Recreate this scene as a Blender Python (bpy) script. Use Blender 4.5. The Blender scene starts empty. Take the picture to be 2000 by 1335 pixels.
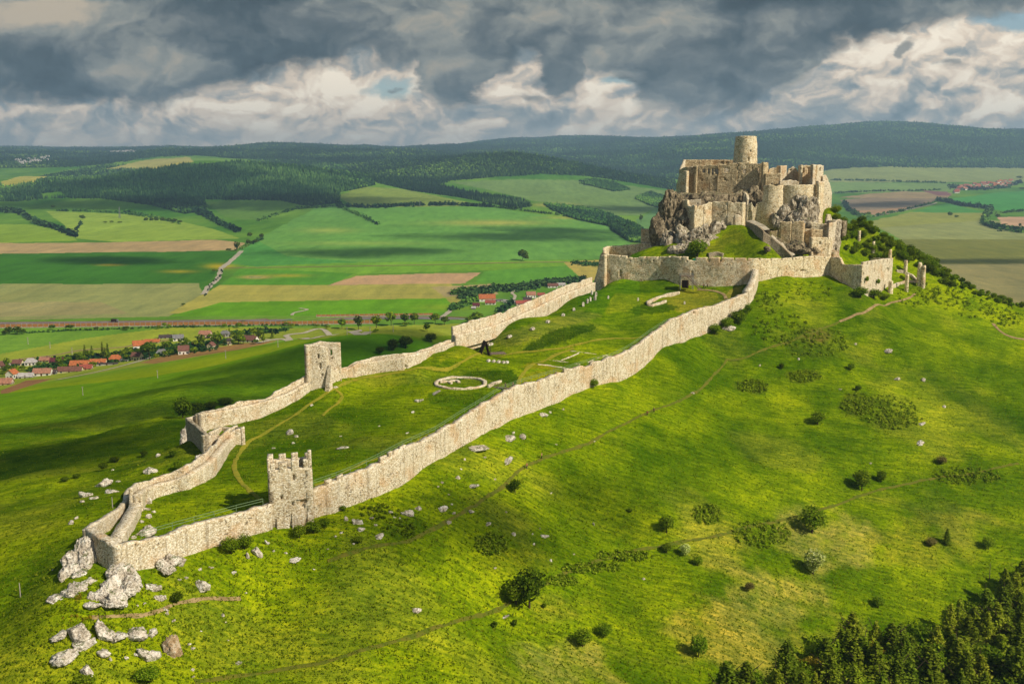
import bpy, math, random
import numpy as np
from math import radians, sin, cos, pi

random.seed(7); RNG = np.random.default_rng(7)
D = bpy.data
SC = bpy.context.scene
COL = SC.collection

# ------------------------------------------------------------------ camera
PW, PH, FOC = 2000.0, 1335.0, 1944.0          # photograph size and focal length in its pixels
TILT = radians(9.83)
ct, st_ = cos(TILT), sin(TILT)
cam = D.objects.new("camera", D.cameras.new("camera"))
COL.objects.link(cam)
cam.data.sensor_width = 36.0
cam.data.lens = FOC * 36.0 / PW
cam.data.clip_start = 1.0
cam.data.clip_end = 60000.0
cam.rotation_euler = (pi / 2 - TILT, 0, 0)
SC.camera = cam
SC.view_settings.view_transform = 'Standard'
SC.view_settings.look = 'None'
SC.view_settings.exposure = 0.22
SC.view_settings.gamma = 1.0
SC.render.engine = 'CYCLES'
SC.cycles.use_denoising = True
SC.cycles.max_bounces = 5
SC.cycles.diffuse_bounces = 2
SC.cycles.glossy_bounces = 1
SC.cycles.transmission_bounces = 2
SC.cycles.volume_bounces = 0
SC.cycles.transparent_max_bounces = 12

def ratio(py):                                # z / y of the ray through row py
    yc = (PH / 2 - py) / FOC
    return (-st_ + yc * ct) / (ct + yc * st_)
def dir_y(py):
    return ct + (PH / 2 - py) / FOC * st_
def ucol(px, py):                             # x / y of the ray
    return (px - PW / 2) / FOC / dir_y(py)
def P(px, py, Y):
    return (ucol(px, py) * Y, Y, ratio(py) * Y)
def proj(X, Y, Z):
    X = np.asarray(X, float); Y = np.asarray(Y, float); Z = np.asarray(Z, float)
    f = Y * ct - Z * st_
    up = Y * st_ + Z * ct
    return PW / 2 + FOC * X / f, PH / 2 - FOC * up / f

# ------------------------------------------------------------------ sun
SUN_EL, SUN_SIDE = radians(40), radians(-33)  # side: angle from +X, negative = towards the camera
SV = np.array([cos(SUN_EL) * cos(SUN_SIDE), cos(SUN_EL) * sin(SUN_SIDE), sin(SUN_EL)])
sun = D.objects.new("sun", D.lights.new("sun", 'SUN'))
COL.objects.link(sun)
sun.data.energy = 4.6
sun.data.angle = radians(0.5)
sun.data.color = (1.0, 0.90, 0.74)
from mathutils import Vector
sun.rotation_euler = Vector(SV).to_track_quat('Z', 'Y').to_euler()

HAZE_D = 7.2e-5
# clouds out of the frame: px, py of the place they shade, radii in metres, turn, height
CLOUDS_ = [(40,905,52,30,20),(235,850,45,16,26),(330,800,110,26,24),(470,742,120,26,22),(590,694,80,26,20),(700,668,60,20,10),(810,656,60,22,8),
           (1010,462,330,170,0,760),(700,492,230,120,15,760),(1090,450,220,150,0,760),(1280,410,400,260,0,800),(200,508,170,80,-12,760),(1720,400,300,250,0,800),(1900,510,200,60,0,760),
           (200,400,600,260,0,800),(600,395,500,300,0,800),
           (950,1015,34,13,20),(720,1040,24,8,20),(1180,980,26,10,20)]

# ------------------------------------------------------------------ node helper
class NT:
    def __init__(s, nt):
        s.nt = nt; s.n = nt.nodes; s.l = nt.links
    def new(s, t, **kw):
        nd = s.n.new(t)
        for k, v in kw.items(): setattr(nd, k, v)
        return nd
    def put(s, sock, v):
        if isinstance(v, bpy.types.NodeSocket): s.l.new(v, sock)
        elif v is not None: sock.default_value = v
    def m(s, op, a, b=None, c=None, clamp=False):
        nd = s.new('ShaderNodeMath', operation=op, use_clamp=clamp)
        for i, v in enumerate((a, b, c)):
            if v is not None: s.put(nd.inputs[i], v)
        return nd.outputs[0]
    def mix(s, f, a, b, blend='MIX'):
        nd = s.new('ShaderNodeMix', data_type='RGBA', blend_type=blend)
        s.put(nd.inputs[0], f)
        s.put(nd.inputs[6], a if isinstance(a, bpy.types.NodeSocket) else (*a, 1))
        s.put(nd.inputs[7], b if isinstance(b, bpy.types.NodeSocket) else (*b, 1))
        return nd.outputs[2]
    def noise(s, vec, scale, detail=4, rough=0.5, dist=0.0):
        nd = s.new('ShaderNodeTexNoise')
        s.put(nd.inputs['Vector'], vec); nd.inputs['Scale'].default_value = scale
        nd.inputs['Detail'].default_value = detail; nd.inputs['Roughness'].default_value = rough
        nd.inputs['Distortion'].default_value = dist
        return nd.outputs[0]
    def ramp(s, f, stops, interp='LINEAR'):
        nd = s.new('ShaderNodeValToRGB'); cr = nd.color_ramp; cr.interpolation = interp
        while len(cr.elements) < len(stops): cr.elements.new(0.5)
        for e, (p, c) in zip(cr.elements, stops):
            e.position = p; e.color = (*c, 1) if hasattr(c, '__len__') else (c, c, c, 1)
        s.put(nd.inputs[0], f)
        return nd.outputs[0]
    def sm(s, v, lo, hi):
        nd = s.new('ShaderNodeMapRange', interpolation_type='SMOOTHSTEP')
        s.put(nd.inputs[0], v); nd.inputs[1].default_value = lo; nd.inputs[2].default_value = hi
        return nd.outputs[0]
    def comb(s, x, y, z=0.0):
        nd = s.new('ShaderNodeCombineXYZ')
        for i, v in enumerate((x, y, z)): s.put(nd.inputs[i], v)
        return nd.outputs[0]

def lin(r, g, b):
    f = lambda c: (c / 12.92 if c <= .04045 else ((c + .055) / 1.055) ** 2.4)
    return (f(r / 255), f(g / 255), f(b / 255))

# ------------------------------------------------------------------ world: Nishita sky behind layered cloud
def build_world():
    w = D.worlds.new("World"); SC.world = w; w.use_nodes = True
    t = NT(w.node_tree); t.n.clear()
    out = t.new('ShaderNodeOutputWorld'); bg = t.new('ShaderNodeBackground')
    t.l.new(bg.outputs[0], out.inputs[0])
    sky = t.new('ShaderNodeTexSky'); sky.sky_type = 'NISHITA'
    sky.sun_disc = False; sky.sun_elevation = SUN_EL
    sky.sun_rotation = pi / 2 - SUN_SIDE
    sky.altitude = 600; sky.air_density = 1.2; sky.dust_density = 1.5
    bg.inputs[1].default_value = 0.1
    tc = t.new('ShaderNodeTexCoord'); sp = t.new('ShaderNodeSeparateXYZ')
    t.l.new(tc.outputs['Generated'], sp.inputs[0])
    X, Y, Z = sp.outputs
    ay = t.m('MAXIMUM', t.m('ABSOLUTE', Y), 0.12)
    u = t.m('DIVIDE', X, ay); v = t.m('DIVIDE', Z, ay)
    v = t.m('MINIMUM', v, 1.5)
    # domain warp gives ragged cloud outlines
    pv = t.comb(t.m('MULTIPLY', u, 1.0), t.m('MULTIPLY', v, 1.7), t.m('MULTIPLY', Y, 0.3))
    w1 = t.noise(pv, 7.0, 7, 0.55); w2n = t.new('ShaderNodeVectorMath', operation='ADD')
    t.put(w2n.inputs[0], pv); w2n.inputs[1].default_value = (5.2, 3.1, 1.7)
    w2 = t.noise(w2n.outputs[0], 7.0, 7, 0.55)
    w3 = t.noise(pv, 26.0, 6, 0.6)
    c1 = t.m('SUBTRACT', w1, 0.5); c2 = t.m('SUBTRACT', w2, 0.5); c3 = t.m('SUBTRACT', w3, 0.5)
    uu = t.m('ADD', u, t.m('ADD', t.m('MULTIPLY', c1, 0.12), t.m('MULTIPLY', c3, 0.028)))
    vv = t.m('ADD', v, t.m('ADD', t.m('MULTIPLY', c2, 0.055), t.m('MULTIPLY', c3, 0.016)))
    def gauss(px, py, sx, sy, rot=None):
        u0, v0 = ucol(px, py), ratio(py)
        a = t.m('DIVIDE', t.m('SUBTRACT', uu, u0), sx / FOC)
        b = t.m('DIVIDE', t.m('SUBTRACT', vv, v0), sy / FOC)
        q = t.m('ADD', t.m('MULTIPLY', a, a), t.m('MULTIPLY', b, b))
        return t.m('POWER', 2.718, t.m('MULTIPLY', q, -1.0))
    def total(lst):
        r = 0.0
        for g in lst:
            e = t.m('MULTIPLY', gauss(*g[:4]), g[4])
            r = e if r == 0.0 else t.m('ADD', r, e)
        return r
    # emboss: brighter where the cloud faces the light (upper right)
    def off(vec, d):
        nd = t.new('ShaderNodeVectorMath', operation='ADD'); t.put(nd.inputs[0], vec)
        nd.inputs[1].default_value = d; return nd.outputs[0]
    qv = t.comb(uu, t.m('MULTIPLY', vv, 1.35), t.m('MULTIPLY', Y, 0.3))
    b0 = t.noise(qv, 17, 7, 0.54); b1 = t.noise(off(qv, (-0.007, 0.014, 0)), 17, 7, 0.54)
    emb = t.m('SUBTRACT', b0, b1)
    L0 = t.noise(qv, 6.5, 5, 0.5)
    def puff(vec):                             # cauliflower billows
        nd = t.new('ShaderNodeTexVoronoi', feature='F1', voronoi_dimensions='2D'); t.put(nd.inputs['Vector'], vec)
        nd.inputs['Scale'].default_value = 15; nd.inputs['Detail'].default_value = 3; nd.inputs['Roughness'].default_value = .55
        return nd.outputs['Distance']
    pf = t.m('SUBTRACT', puff(off(qv, (-0.005, 0.011, 0))), puff(qv))
    # ---- bright cumulus behind
    lum = t.m('ADD', 0.64, t.m('ADD', t.m('ADD', t.m('MULTIPLY', emb, 1.2), t.m('MULTIPLY', pf, .75)), t.m('MULTIPLY', t.m('SUBTRACT', L0, 0.5), 0.7)))
    lum = t.m('ADD', lum, total([(560, 185, 120, 42, .34), (670, 160, 70, 34, .26), (470, 235, 90, 16, .14), (1700, 110, 110, 42, .36), (1650, 95, 60, 40, .14),
                                 (1840, 90, 80, 40, .28), (1950, 200, 70, 40, .22), (1880, 215, 60, 20, .12), (1010, 165, 45, 30, .28), (1150, 175, 50, 30, .26),
                                 (1180, 245, 80, 14, .18), (70, 215, 90, 12, .20), (90, 270, 60, 10, .2), (500, 268, 60, 10, .28), (890, 240, 50, 14, .22),
                                 (430, 205, 40, 20, .16), (1530, 235, 40, 10, .16), (850, 265, 200, 12, .08),
                                 (1400, 260, 300, 40, -.14), (620, 255, 70, 14, -.16), (1600, 190, 110, 50, -.16), (250, 245, 200, 10, -.10), (960, 215, 60, 16, -.14), (1780, 170, 80, 30, -.08)]))
    lightc = t.ramp(lum, [(0.0, lin(92, 108, 116)), (0.25, lin(126, 136, 140)), (0.42, lin(150, 154, 152)), (0.58, lin(186, 178, 166)),
                          (0.75, lin(228, 208, 184)), (1.0, lin(255, 240, 216))])
    # ---- blue holes
    hole = t.m('ADD', total([(780, 168, 75, 26, 1.1), (1975, 38, 75, 20, 1.3), (1205, 152, 32, 14, 1.0), (1600, 98, 12, 12, .5)]), t.m('MULTIPLY', emb, -1.2))
    hole = t.sm(hole, 0.38, 0.95)
    blue = t.mix(0.35, sky.outputs[0], tuple(10 * c for c in lin(122, 152, 160)))
    # ---- dark deck with a ragged lower edge
    edge = [(-300, 190), (0, 188), (60, 196), (140, 206), (190, 196), (250, 196), (330, 212), (400, 184), (435, 158), (500, 138), (620, 132), (740, 124),
            (825, 128), (850, 185), (900, 200), (948, 190), (970, 140), (1020, 105), (1060, 160), (1085, 192), (1125, 180), (1140, 135), (1200, 135),
            (1235, 205), (1320, 228), (1480, 216), (1560, 170), (1595, 100), (1640, 84), (1800, 62), (1900, 36), (2100, 0)]
    lo, hi = ucol(-400, 150), ucol(2400, 150)
    stops = [((ucol(px, py) - lo) / (hi - lo), ratio(py) * 4) for px, py in edge]
    uf = t.m('DIVIDE', t.m('SUBTRACT', uu, lo), hi - lo)
    ev = t.m('DIVIDE', t.ramp(uf, stops), 4.0)
    dk = t.m('SUBTRACT', vv, ev)
    dk = t.m('ADD', dk, t.m('MULTIPLY', emb, 0.05))
    deck = t.sm(dk, -0.010, 0.013)
    small = t.sm(t.m('ADD', total([(1752, 92, 26, 18, 1.0), (1857, 128, 30, 12, 1.1), (790, 168, 22, 7, 1.0), (1030, 190, 38, 18, 1.0), (40, 190, 60, 14, .8), (1745, 108, 14, 12, .8)]), t.m('MULTIPLY', emb, 1.2)), 0.35, 1.15)
    deck = t.m('MAXIMUM', deck, t.m('MULTIPLY', small, 0.75))
    dl = t.m('ADD', 0.46, t.m('ADD', t.m('ADD', t.m('MULTIPLY', emb, 0.8), t.m('MULTIPLY', pf, .25)), t.m('MULTIPLY', t.m('SUBTRACT', L0, 0.5), 1.95)))
    dl = t.m('ADD', dl, total([(40, 25, 150, 45, .42), (330, 30, 160, 36, .10), (560, 60, 130, 40, .12), (1060, 30, 130, 40, .24), (1480, 40, 220, 26, .20), (1750, 28, 160, 24, .16),
                               (1250, 110, 110, 40, .10), (1430, 120, 60, 30, .10), (250, 140, 60, 22, .10), (1900, 10, 160, 24, .2), (800, 70, 80, 26, .1),
                               (330, 180, 90, 32, -.16), (60, 130, 120, 34, -.14), (100, 170, 120, 22, -.14), (820, 20, 90, 24, -.12), (900, 160, 60, 34, -.02), (560, 110, 100, 24, -.08), (700, 30, 60, 16, -.08)]))
    darkc = t.ramp(dl, [(0.0, lin(46, 57, 64)), (0.3, lin(68, 80, 86)), (0.5, lin(98, 105, 107)), (0.7, lin(136, 138, 132)), (1.0, lin(184, 170, 148))])
    ten = lambda c: t.mix(1.0, c, (10, 10, 10), 'MULTIPLY')
    base = t.mix(hole, ten(lightc), blue)
    colr = t.mix(deck, base, ten(darkc))
    # overhead (out of frame) the deck breaks up and lets the sky through
    high = t.sm(v, 0.25, 0.6)
    brk = t.m('MULTIPLY', high, t.sm(L0, 0.42, 0.58))
    colr = t.mix(brk, colr, sky.outputs[0])
    colr = t.mix(t.m('MULTIPLY', t.m('SUBTRACT', 1.0, t.sm(v, 0.015, 0.06)), 0.4), colr, tuple(10 * c for c in lin(214, 204, 188)))
    # below the horizon: plain dull ground light
    colr = t.mix(t.sm(v, -0.05, -0.01), (0.6, 0.8, 0.5), colr)
    t.l.new(colr, bg.inputs[0])
build_world()

# ------------------------------------------------------------------ numpy noise
def _hash(ix, iy, iz, seed):
    h = (ix * 374761393 + iy * 668265263 + iz * 2147483647 + seed * 974634777) & 0xFFFFFFFF
    h = ((h ^ (h >> 13)) * 1274126177) & 0xFFFFFFFF
    h ^= h >> 16
    return (h & 0xFFFF) / 65535.0 * 2 - 1
def vnoise(x, y, z=None, seed=0):
    x = np.asarray(x, float); y = np.asarray(y, float)
    z = np.zeros_like(x) if z is None else np.asarray(z, float)
    fx, fy, fz = np.floor(x), np.floor(y), np.floor(z)
    ix, iy, iz = fx.astype(np.int64), fy.astype(np.int64), fz.astype(np.int64)
    a, b, c = x - fx, y - fy, z - fz
    a = a * a * (3 - 2 * a); b = b * b * (3 - 2 * b); c = c * c * (3 - 2 * c)
    r = 0
    for dz in (0, 1):
        wz = c if dz else 1 - c
        if dz and not np.any(c): continue
        for dy in (0, 1):
            wy = b if dy else 1 - b
            r = r + wz * wy * ((1 - a) * _hash(ix, iy + dy, iz + dz, seed) + a * _hash(ix + 1, iy + dy, iz + dz, seed))
    return r
def fbm(x, y, z=None, oct=4, seed=0, gain=0.5):
    r = 0; a = 1.0; f = 1.0; n = 0
    for o in range(oct):
        r = r + a * vnoise(x * f + 17.3 * o, y * f - 9.1 * o, None if z is None else z * f + 5.7 * o, seed + o)
        n += a; a *= gain; f *= 2.03
    return r / n
def smooth(x, a, b):
    t = np.clip((x - a) / (b - a), 0, 1)
    return t * t * (3 - 2 * t)
def inpoly(x, y, poly):
    x = np.asarray(x, float); y = np.asarray(y, float)
    r = np.zeros(x.shape, bool); n = len(poly)
    for i in range(n):
        x0, y0 = poly[i]; x1, y1 = poly[(i + 1) % n]
        if y0 == y1: continue
        c = ((y0 > y) != (y1 > y)) & (x < (x1 - x0) * (y - y0) / (y1 - y0) + x0)
        r ^= c
    return r

# ------------------------------------------------------------------ terrain shape
NEAR = [  # px, py, distance
 (568,1035,186),(640,1006,192),(870,905,225),(1000,815,262),(1165,752,296),(1290,680,330),(1350,652,345),(1400,632,357),(1455,605,366),(1478,578,376),
 (1480,549,389),(1550,544,395),(1620,541,402),(1665,562,390),(1740,562,412),(1180,558,413),(1330,552,398),(1440,556,389),(1250,545,407),
 (1350,590,374),(1200,640,350),(1100,700,318),(950,700,322),(900,745,285),(700,760,280),(650,748,278),(800,850,240),(700,850,243),(600,850,246),(500,850,248),
 (480,950,205),(420,980,196),(330,1030,182),(256,1118,162.5),(316,1110,168),(350,1094,171.5),(395,1078,175.5),(428,1067,178),(470,1050,181),(505,1040,183.5),(205,1130,159),(250,1055,173),(300,975,200),(420,930,216),(475,860,243),
 (500,815,260.5),(405,842,250),(452,827,255),(1112,586,380),(1058,619,362),(985,650,336),(600,755,279),(665,740,282),(760,725,292),(850,690,308),(900,672,318),(1000,630,346),(1100,595,375),(1160,570,396),
 (360,880,256),(280,900,246),(200,940,228),(100,1000,196),(50,950,235),(0,1000,210),(0,900,290),(150,900,270),(300,820,335),(0,850,350),
 (200,800,420),(100,760,550),(400,740,480),(500,700,600),(330,760,430),(600,660,760),(750,650,620),(850,645,600),(700,680,520),(900,640,800),
 (0,1100,174),(0,1200,158),(0,1335,142),(200,1250,149),(200,1335,142),(500,1200,168),(500,1335,152),(450,1110,174),(130,1180,153),
 (1000,1335,165),(1000,1200,186),(1000,1100,200),(1000,1000,218),(1000,900,240),(700,1100,180),(700,1200,169),(700,1335,154),
 (1400,1335,185),(1400,1200,208),(1400,1000,250),(1400,800,305),(1400,700,340),(1200,900,258),(1200,1100,220),
 (1700,1335,205),(1700,1200,228),(1700,1000,268),(1700,800,320),(1700,700,355),(1700,620,374),(1550,620,366),(1720,592,397),(1690,588,383),(1640,578,384),
 (2000,1335,215),(2000,1200,240),(2000,1000,280),(2000,800,335),(2000,700,375),(2000,650,398),
 (2000,600,428),(1900,562,432),(1850,532,436),(1800,507,438),(1740,472,440),(1680,432,440),(1625,402,440),(1750,550,425),(1700,510,430),
 (1440,439,419),(1468,449,413),(1490,463,407),(1395,470,413),(1500,470,415),(1330,500,408),(1540,500,412),(1440,500,405),(1250,500,418),(1600,440,436),
]
FREE = [  # X, Y, Z  hidden or outside the frame
 (340,400,-92),(330,250,-128),(340,600,-150),(-300,200,-108),(-500,300,-140),(-260,120,-104),(0,100,-108),(0,60,-114),(-100,100,-98),(150,120,-126),(300,100,-150),
 (60,440,-40),(75,452,-40),(45,428,-40),(95,450,-33),(110,445,-30),(130,450,-28),(28,440,-62),(130,500,-48),(60,500,-72),(150,620,-115),(60,600,-110),(200,520,-85),(250,520,-100),(230,640,-140),(100,740,-146),(-50,450,-98),(-60,400,-92),(-100,360,-92),
 (-20,520,-112),(-100,420,-98),(-130,340,-90),(-700,500,-150),(500,500,-150),(500,800,-150),(-30,640,-125),(160,460,-42),(190,470,-58),
 (0,470,-100),(20,430,-80),(150,440,-30),(-72,305,-76),(-35,330,-74),(-5,372,-72),(-95,290,-78)]
for _x in range(-1200, 3400, 350): FREE.append((ucol(_x, 620) * 960, 960, -150))
for _x in (-150, 50, 250, 420, 560): NEAR.append((_x, {-150: 745, 50: 733, 250: 702, 420: 684, 560: 668}[_x], 0))
_pts = []
for px, py, Y in NEAR:
    if Y == 0: Y = -149 / ratio(py)
    _pts.append(P(px, py, Y))
_pts += FREE
_pts = np.array(_pts, float)
def tps_fit(p, lam=0.0008):
    q = p[:, :2] / 100.0; n = len(q)
    d = np.linalg.norm(q[:, None] - q[None], axis=2)
    K = np.where(d > 0, d * d * np.log(d + 1e-12), 0) + lam * np.eye(n)
    Pm = np.c_[np.ones(n), q]
    A = np.zeros((n + 3, n + 3)); A[:n, :n] = K; A[:n, n:] = Pm; A[n:, :n] = Pm.T
    s = np.linalg.solve(A, np.r_[p[:, 2], 0, 0, 0])
    return q, s
_tq, _ts = tps_fit(_pts)
def near_h(X, Y):
    sh = X.shape; x = X.ravel() / 100; y = Y.ravel() / 100
    r = np.empty(x.size)
    for i in range(0, x.size, 20000):
        a = x[i:i + 20000]; b = y[i:i + 20000]
        d2 = (a[:, None] - _tq[None, :, 0]) ** 2 + (b[:, None] - _tq[None, :, 1]) ** 2
        r[i:i + 20000] = (0.5 * d2 * np.log(d2 + 1e-12)) @ _ts[:-3] + _ts[-3] + _ts[-2] * a + _ts[-1] * b
    return r.reshape(sh)
FPX = [-900, 0, 200, 400, 600, 800, 1000, 1200, 1400, 1600, 1800, 2000, 2900]
FY = [960, 1600, 2300, 3200, 4200, 5200, 6500, 8000, 10000, 12500, 16000, 26000]
_v = lambda Y: [None] * 13
FT = [
 [None] * 13,
 [None] * 13,
 [452, 452, 452, 450, 448, 450, 452, 455, 455, 455, 455, 455, 455],
 [404, 404, 404, 408, 405, 398, 402, 418, 420, 420, 418, 418, 418],
 [348, 350, 346, 318, 330, 365, 368, 378, 388, 392, 388, 386, 386],
 [352, 352, 348, 334, 336, 330, 302, 334, 360, 366, 364, 362, 362],
 [318, 318, 322, 312, 310, 306, 312, 344, 342, 340, 341, 341, 341],
 [302, 302, 304, 290, 286, 294, 305, 306, 290, 300, 300, 302, 300],
 [295, 294, 298, 288, 283, 290, 292, 282, 262, 252, 254, 258, 255],
 [292, 292, 288, 286, 284, 288, 276, 272, 260, 246, 248, 253, 250],
 [296, 296, 296, 296, 296, 296, 270, 274, 285, 280, 280, 280, 280],
 [325, 325, 325, 325, 325, 325, 325, 325, 325, 325, 325, 325, 325]]
_rowpy = lambda Z, Y: next(p / 4 for p in range(1000, 3000) if ratio(p / 4) <= Z / Y)
FT[0] = [_rowpy(-150, 960)] * 13; FT[1] = [_rowpy(-150, 1600)] * 13
FT = np.array(FT, float)
def _cr(v0, v1, v2, v3, t):
    return v1 + 0.5 * t * (v2 - v0 + t * (2 * v0 - 5 * v1 + 4 * v2 - v3 + t * (3 * (v1 - v2) + v3 - v0)))
def far_h(X, Y):
    px = PW / 2 + FOC * (X / Y) * 1.0
    ix = np.interp(px, FPX, np.arange(len(FPX))); iy = np.interp(np.log(Y), np.log(FY), np.arange(len(FY)))
    i0 = np.clip(np.floor(ix).astype(int), 0, len(FPX) - 2); j0 = np.clip(np.floor(iy).astype(int), 0, len(FY) - 2)
    tx = ix - i0; ty = iy - j0
    g = lambda j, i: FT[np.clip(j, 0, len(FY) - 1), np.clip(i, 0, len(FPX) - 1)]
    rows = [_cr(g(j0 + k, i0 - 1), g(j0 + k, i0), g(j0 + k, i0 + 1), g(j0 + k, i0 + 2), tx) for k in (-1, 0, 1, 2)]
    py = _cr(*rows, ty)
    yc = (PH / 2 - py) / FOC
    z = Y * (-st_ + yc * ct) / (ct + yc * st_)
    z = np.where(Y < 2000, np.minimum(z, -140), z)
    a = smooth(Y, 2600, 5200)
    z = z + a * (30 * fbm(X / 900, Y / 900, oct=4, seed=3) + smooth(Y, 5200, 8000) * (60 * fbm(X / 1100, Y / 2000, oct=4, seed=5)))
    return z

def ramp_rows():
    r = [45.0]
    while r[-1] < 560: r.append(r[-1] * (1.0045 if 120 < r[-1] < 470 else 1.009))
    while r[-1] < 2600: r.append(r[-1] * 1.0042)
    while r[-1] < 14000: r.append(r[-1] * 1.0055)
    while r[-1] < 18000: r.append(r[-1] * 1.03)
    return np.array(r)
RY = ramp_rows()
_f = np.linspace(-0.62, 0.62, 1250)
RU = np.r_[np.linspace(-1.3, -0.64, 30), _f, np.linspace(0.64, 1.3, 30)]
GU, GY = np.meshgrid(RU, RY)
GX = GU * GY
NEARLY = RY < 1000
GZ = np.empty_like(GX)
nn = int(NEARLY.sum())
_sr = np.unique(np.r_[np.arange(0, nn, 3), nn - 1]); _sc = np.unique(np.r_[np.arange(0, len(RU), 4), len(RU) - 1])   # smooth spline: fitted coarse, then refined
_cz = near_h(GX[np.ix_(_sr, _sc)], GY[np.ix_(_sr, _sc)])
def refine(cz, sr, sc, nr, nc):
    def up(v, xs, n):                          # cubic interpolation along axis 0
        x = np.arange(n); k = np.clip(np.searchsorted(xs, x, 'right') - 1, 0, len(xs) - 2); t = ((x - xs[k]) / (xs[k + 1] - xs[k]))[:, None]
        g = lambda i: v[np.clip(i, 0, len(xs) - 1)]
        return _cr(g(k - 1), g(k), g(k + 1), g(k + 2), t)
    return up(up(cz, sr, nr).T, sc, nc).T
GZ[:nn] = refine(_cz, _sr, _sc, nn, len(RU))
GZ[:nn] = np.where(np.abs(GX[:nn]) > 520, -150 + (GZ[:nn] + 150) * np.exp(-((np.abs(GX[:nn]) - 520) / 220) ** 2), GZ[:nn])
_fh = far_h(GX, GY)
_b = smooth(GY, 780, 960)
GZ[nn:] = _fh[nn:]
GZ[:nn] = GZ[:nn] * (1 - _b[:nn]) + _b[:nn] * -150.0
GZ = np.maximum(GZ, np.where(GY < 960, -152.0, -1e9))
# relief of the hill turf
_n = smooth(GZ, -145, -110) * (1 - smooth(GY, 500, 700))
GZ += _n * (0.9 * fbm(GX / 14, GY / 14, oct=3, seed=11) + 0.28 * fbm(GX / 3.1, GY / 3.1, oct=3, seed=12))
GZ_BASE = GZ

def hz(X, Y):                                 # height of the finished ground sheet
    X = np.asarray(X, float); Y = np.asarray(Y, float)
    iu = np.clip(np.interp(X / Y, RU, np.arange(len(RU))), 0, len(RU) - 1.001)
    iy = np.clip(np.interp(Y, RY, np.arange(len(RY))), 0, len(RY) - 1.001)
    a = iu.astype(int); b = iy.astype(int); fu = iu - a; fy = iy - b
    return (GZ[b, a] * (1 - fu) + GZ[b, a + 1] * fu) * (1 - fy) + (GZ[b + 1, a] * (1 - fu) + GZ[b + 1, a + 1] * fu) * fy
def hit(px, py, y0=0.0, y1=1e9):              # ground point seen at a pixel of the photograph
    u = ucol(px, py); s = ratio(py)
    iu = min(max(float(np.interp(u, RU, np.arange(len(RU)))), 0), len(RU) - 1.001); a = int(iu); f = iu - a
    z = GZ[:, a] * (1 - f) + GZ[:, a + 1] * f
    d = z - s * RY
    k = np.where((d > 0) & (RY > y0) & (RY < y1))[0]
    if len(k) == 0: return (u * 9000, 9000, s * 9000)
    k = k[0]
    if k == 0: Y = RY[0]
    else:
        t = d[k - 1] / (d[k - 1] - d[k]) if d[k - 1] < 0 else 1.0
        Y = RY[k - 1] + t * (RY[k] - RY[k - 1])
    return (u * Y, Y, float(hz(u * Y, Y)))

# the levelled ground of the round foundation
_c = hit(900, 749); _r = np.hypot(GX - _c[0], GY - _c[1]); _w = 1 - smooth(_r, 9.5, 16)
GZ[:] = GZ * (1 - _w) + (_c[2] + (GZ - _c[2]) * .12) * _w
# ------------------------------------------------------------------ tagging and mesh building helpers
def tag(o, label=None, cat=None, group=None, kind=None):
    if label: o['label'] = label
    if cat: o['category'] = cat
    if group: o['group'] = group
    if kind: o['kind'] = kind
    return o
def link(name, me, parent=None, mat=None):
    o = D.objects.new(name, me); COL.objects.link(o)
    if parent: o.parent = parent
    if mat is not None and me is not None:
        for mm in (mat if isinstance(mat, (list, tuple)) else [mat]): me.materials.append(mm)
    return o
def mesh_np(name, co, faces, mats=None):
    """faces: list of (k, array n x k)"""
    m = D.meshes.new(name); co = np.asarray(co, np.float32).reshape(-1, 3)
    m.vertices.add(len(co)); m.vertices.foreach_set('co', co.ravel())
    fl = [np.asarray(f, np.int32) for f in faces if len(f)]
    li = np.concatenate([f.ravel() for f in fl]); sizes = np.concatenate([np.full(len(f), f.shape[1], np.int32) for f in fl])
    m.loops.add(len(li)); m.loops.foreach_set('vertex_index', li)
    m.polygons.add(len(sizes)); m.polygons.foreach_set('loop_start', (np.cumsum(sizes) - sizes).astype(np.int32))
    if mats is not None: m.polygons.foreach_set('material_index', np.asarray(mats, np.int32))
    m.update(calc_edges=True)
    return m
def empty(name, loc, label=None, cat=None, group=None, rz=0):
    o = D.objects.new(name, None); COL.objects.link(o); o.location = loc; o.rotation_euler = (0, 0, rz)
    o.empty_display_size = 1
    return tag(o, label, cat, group)
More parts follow.
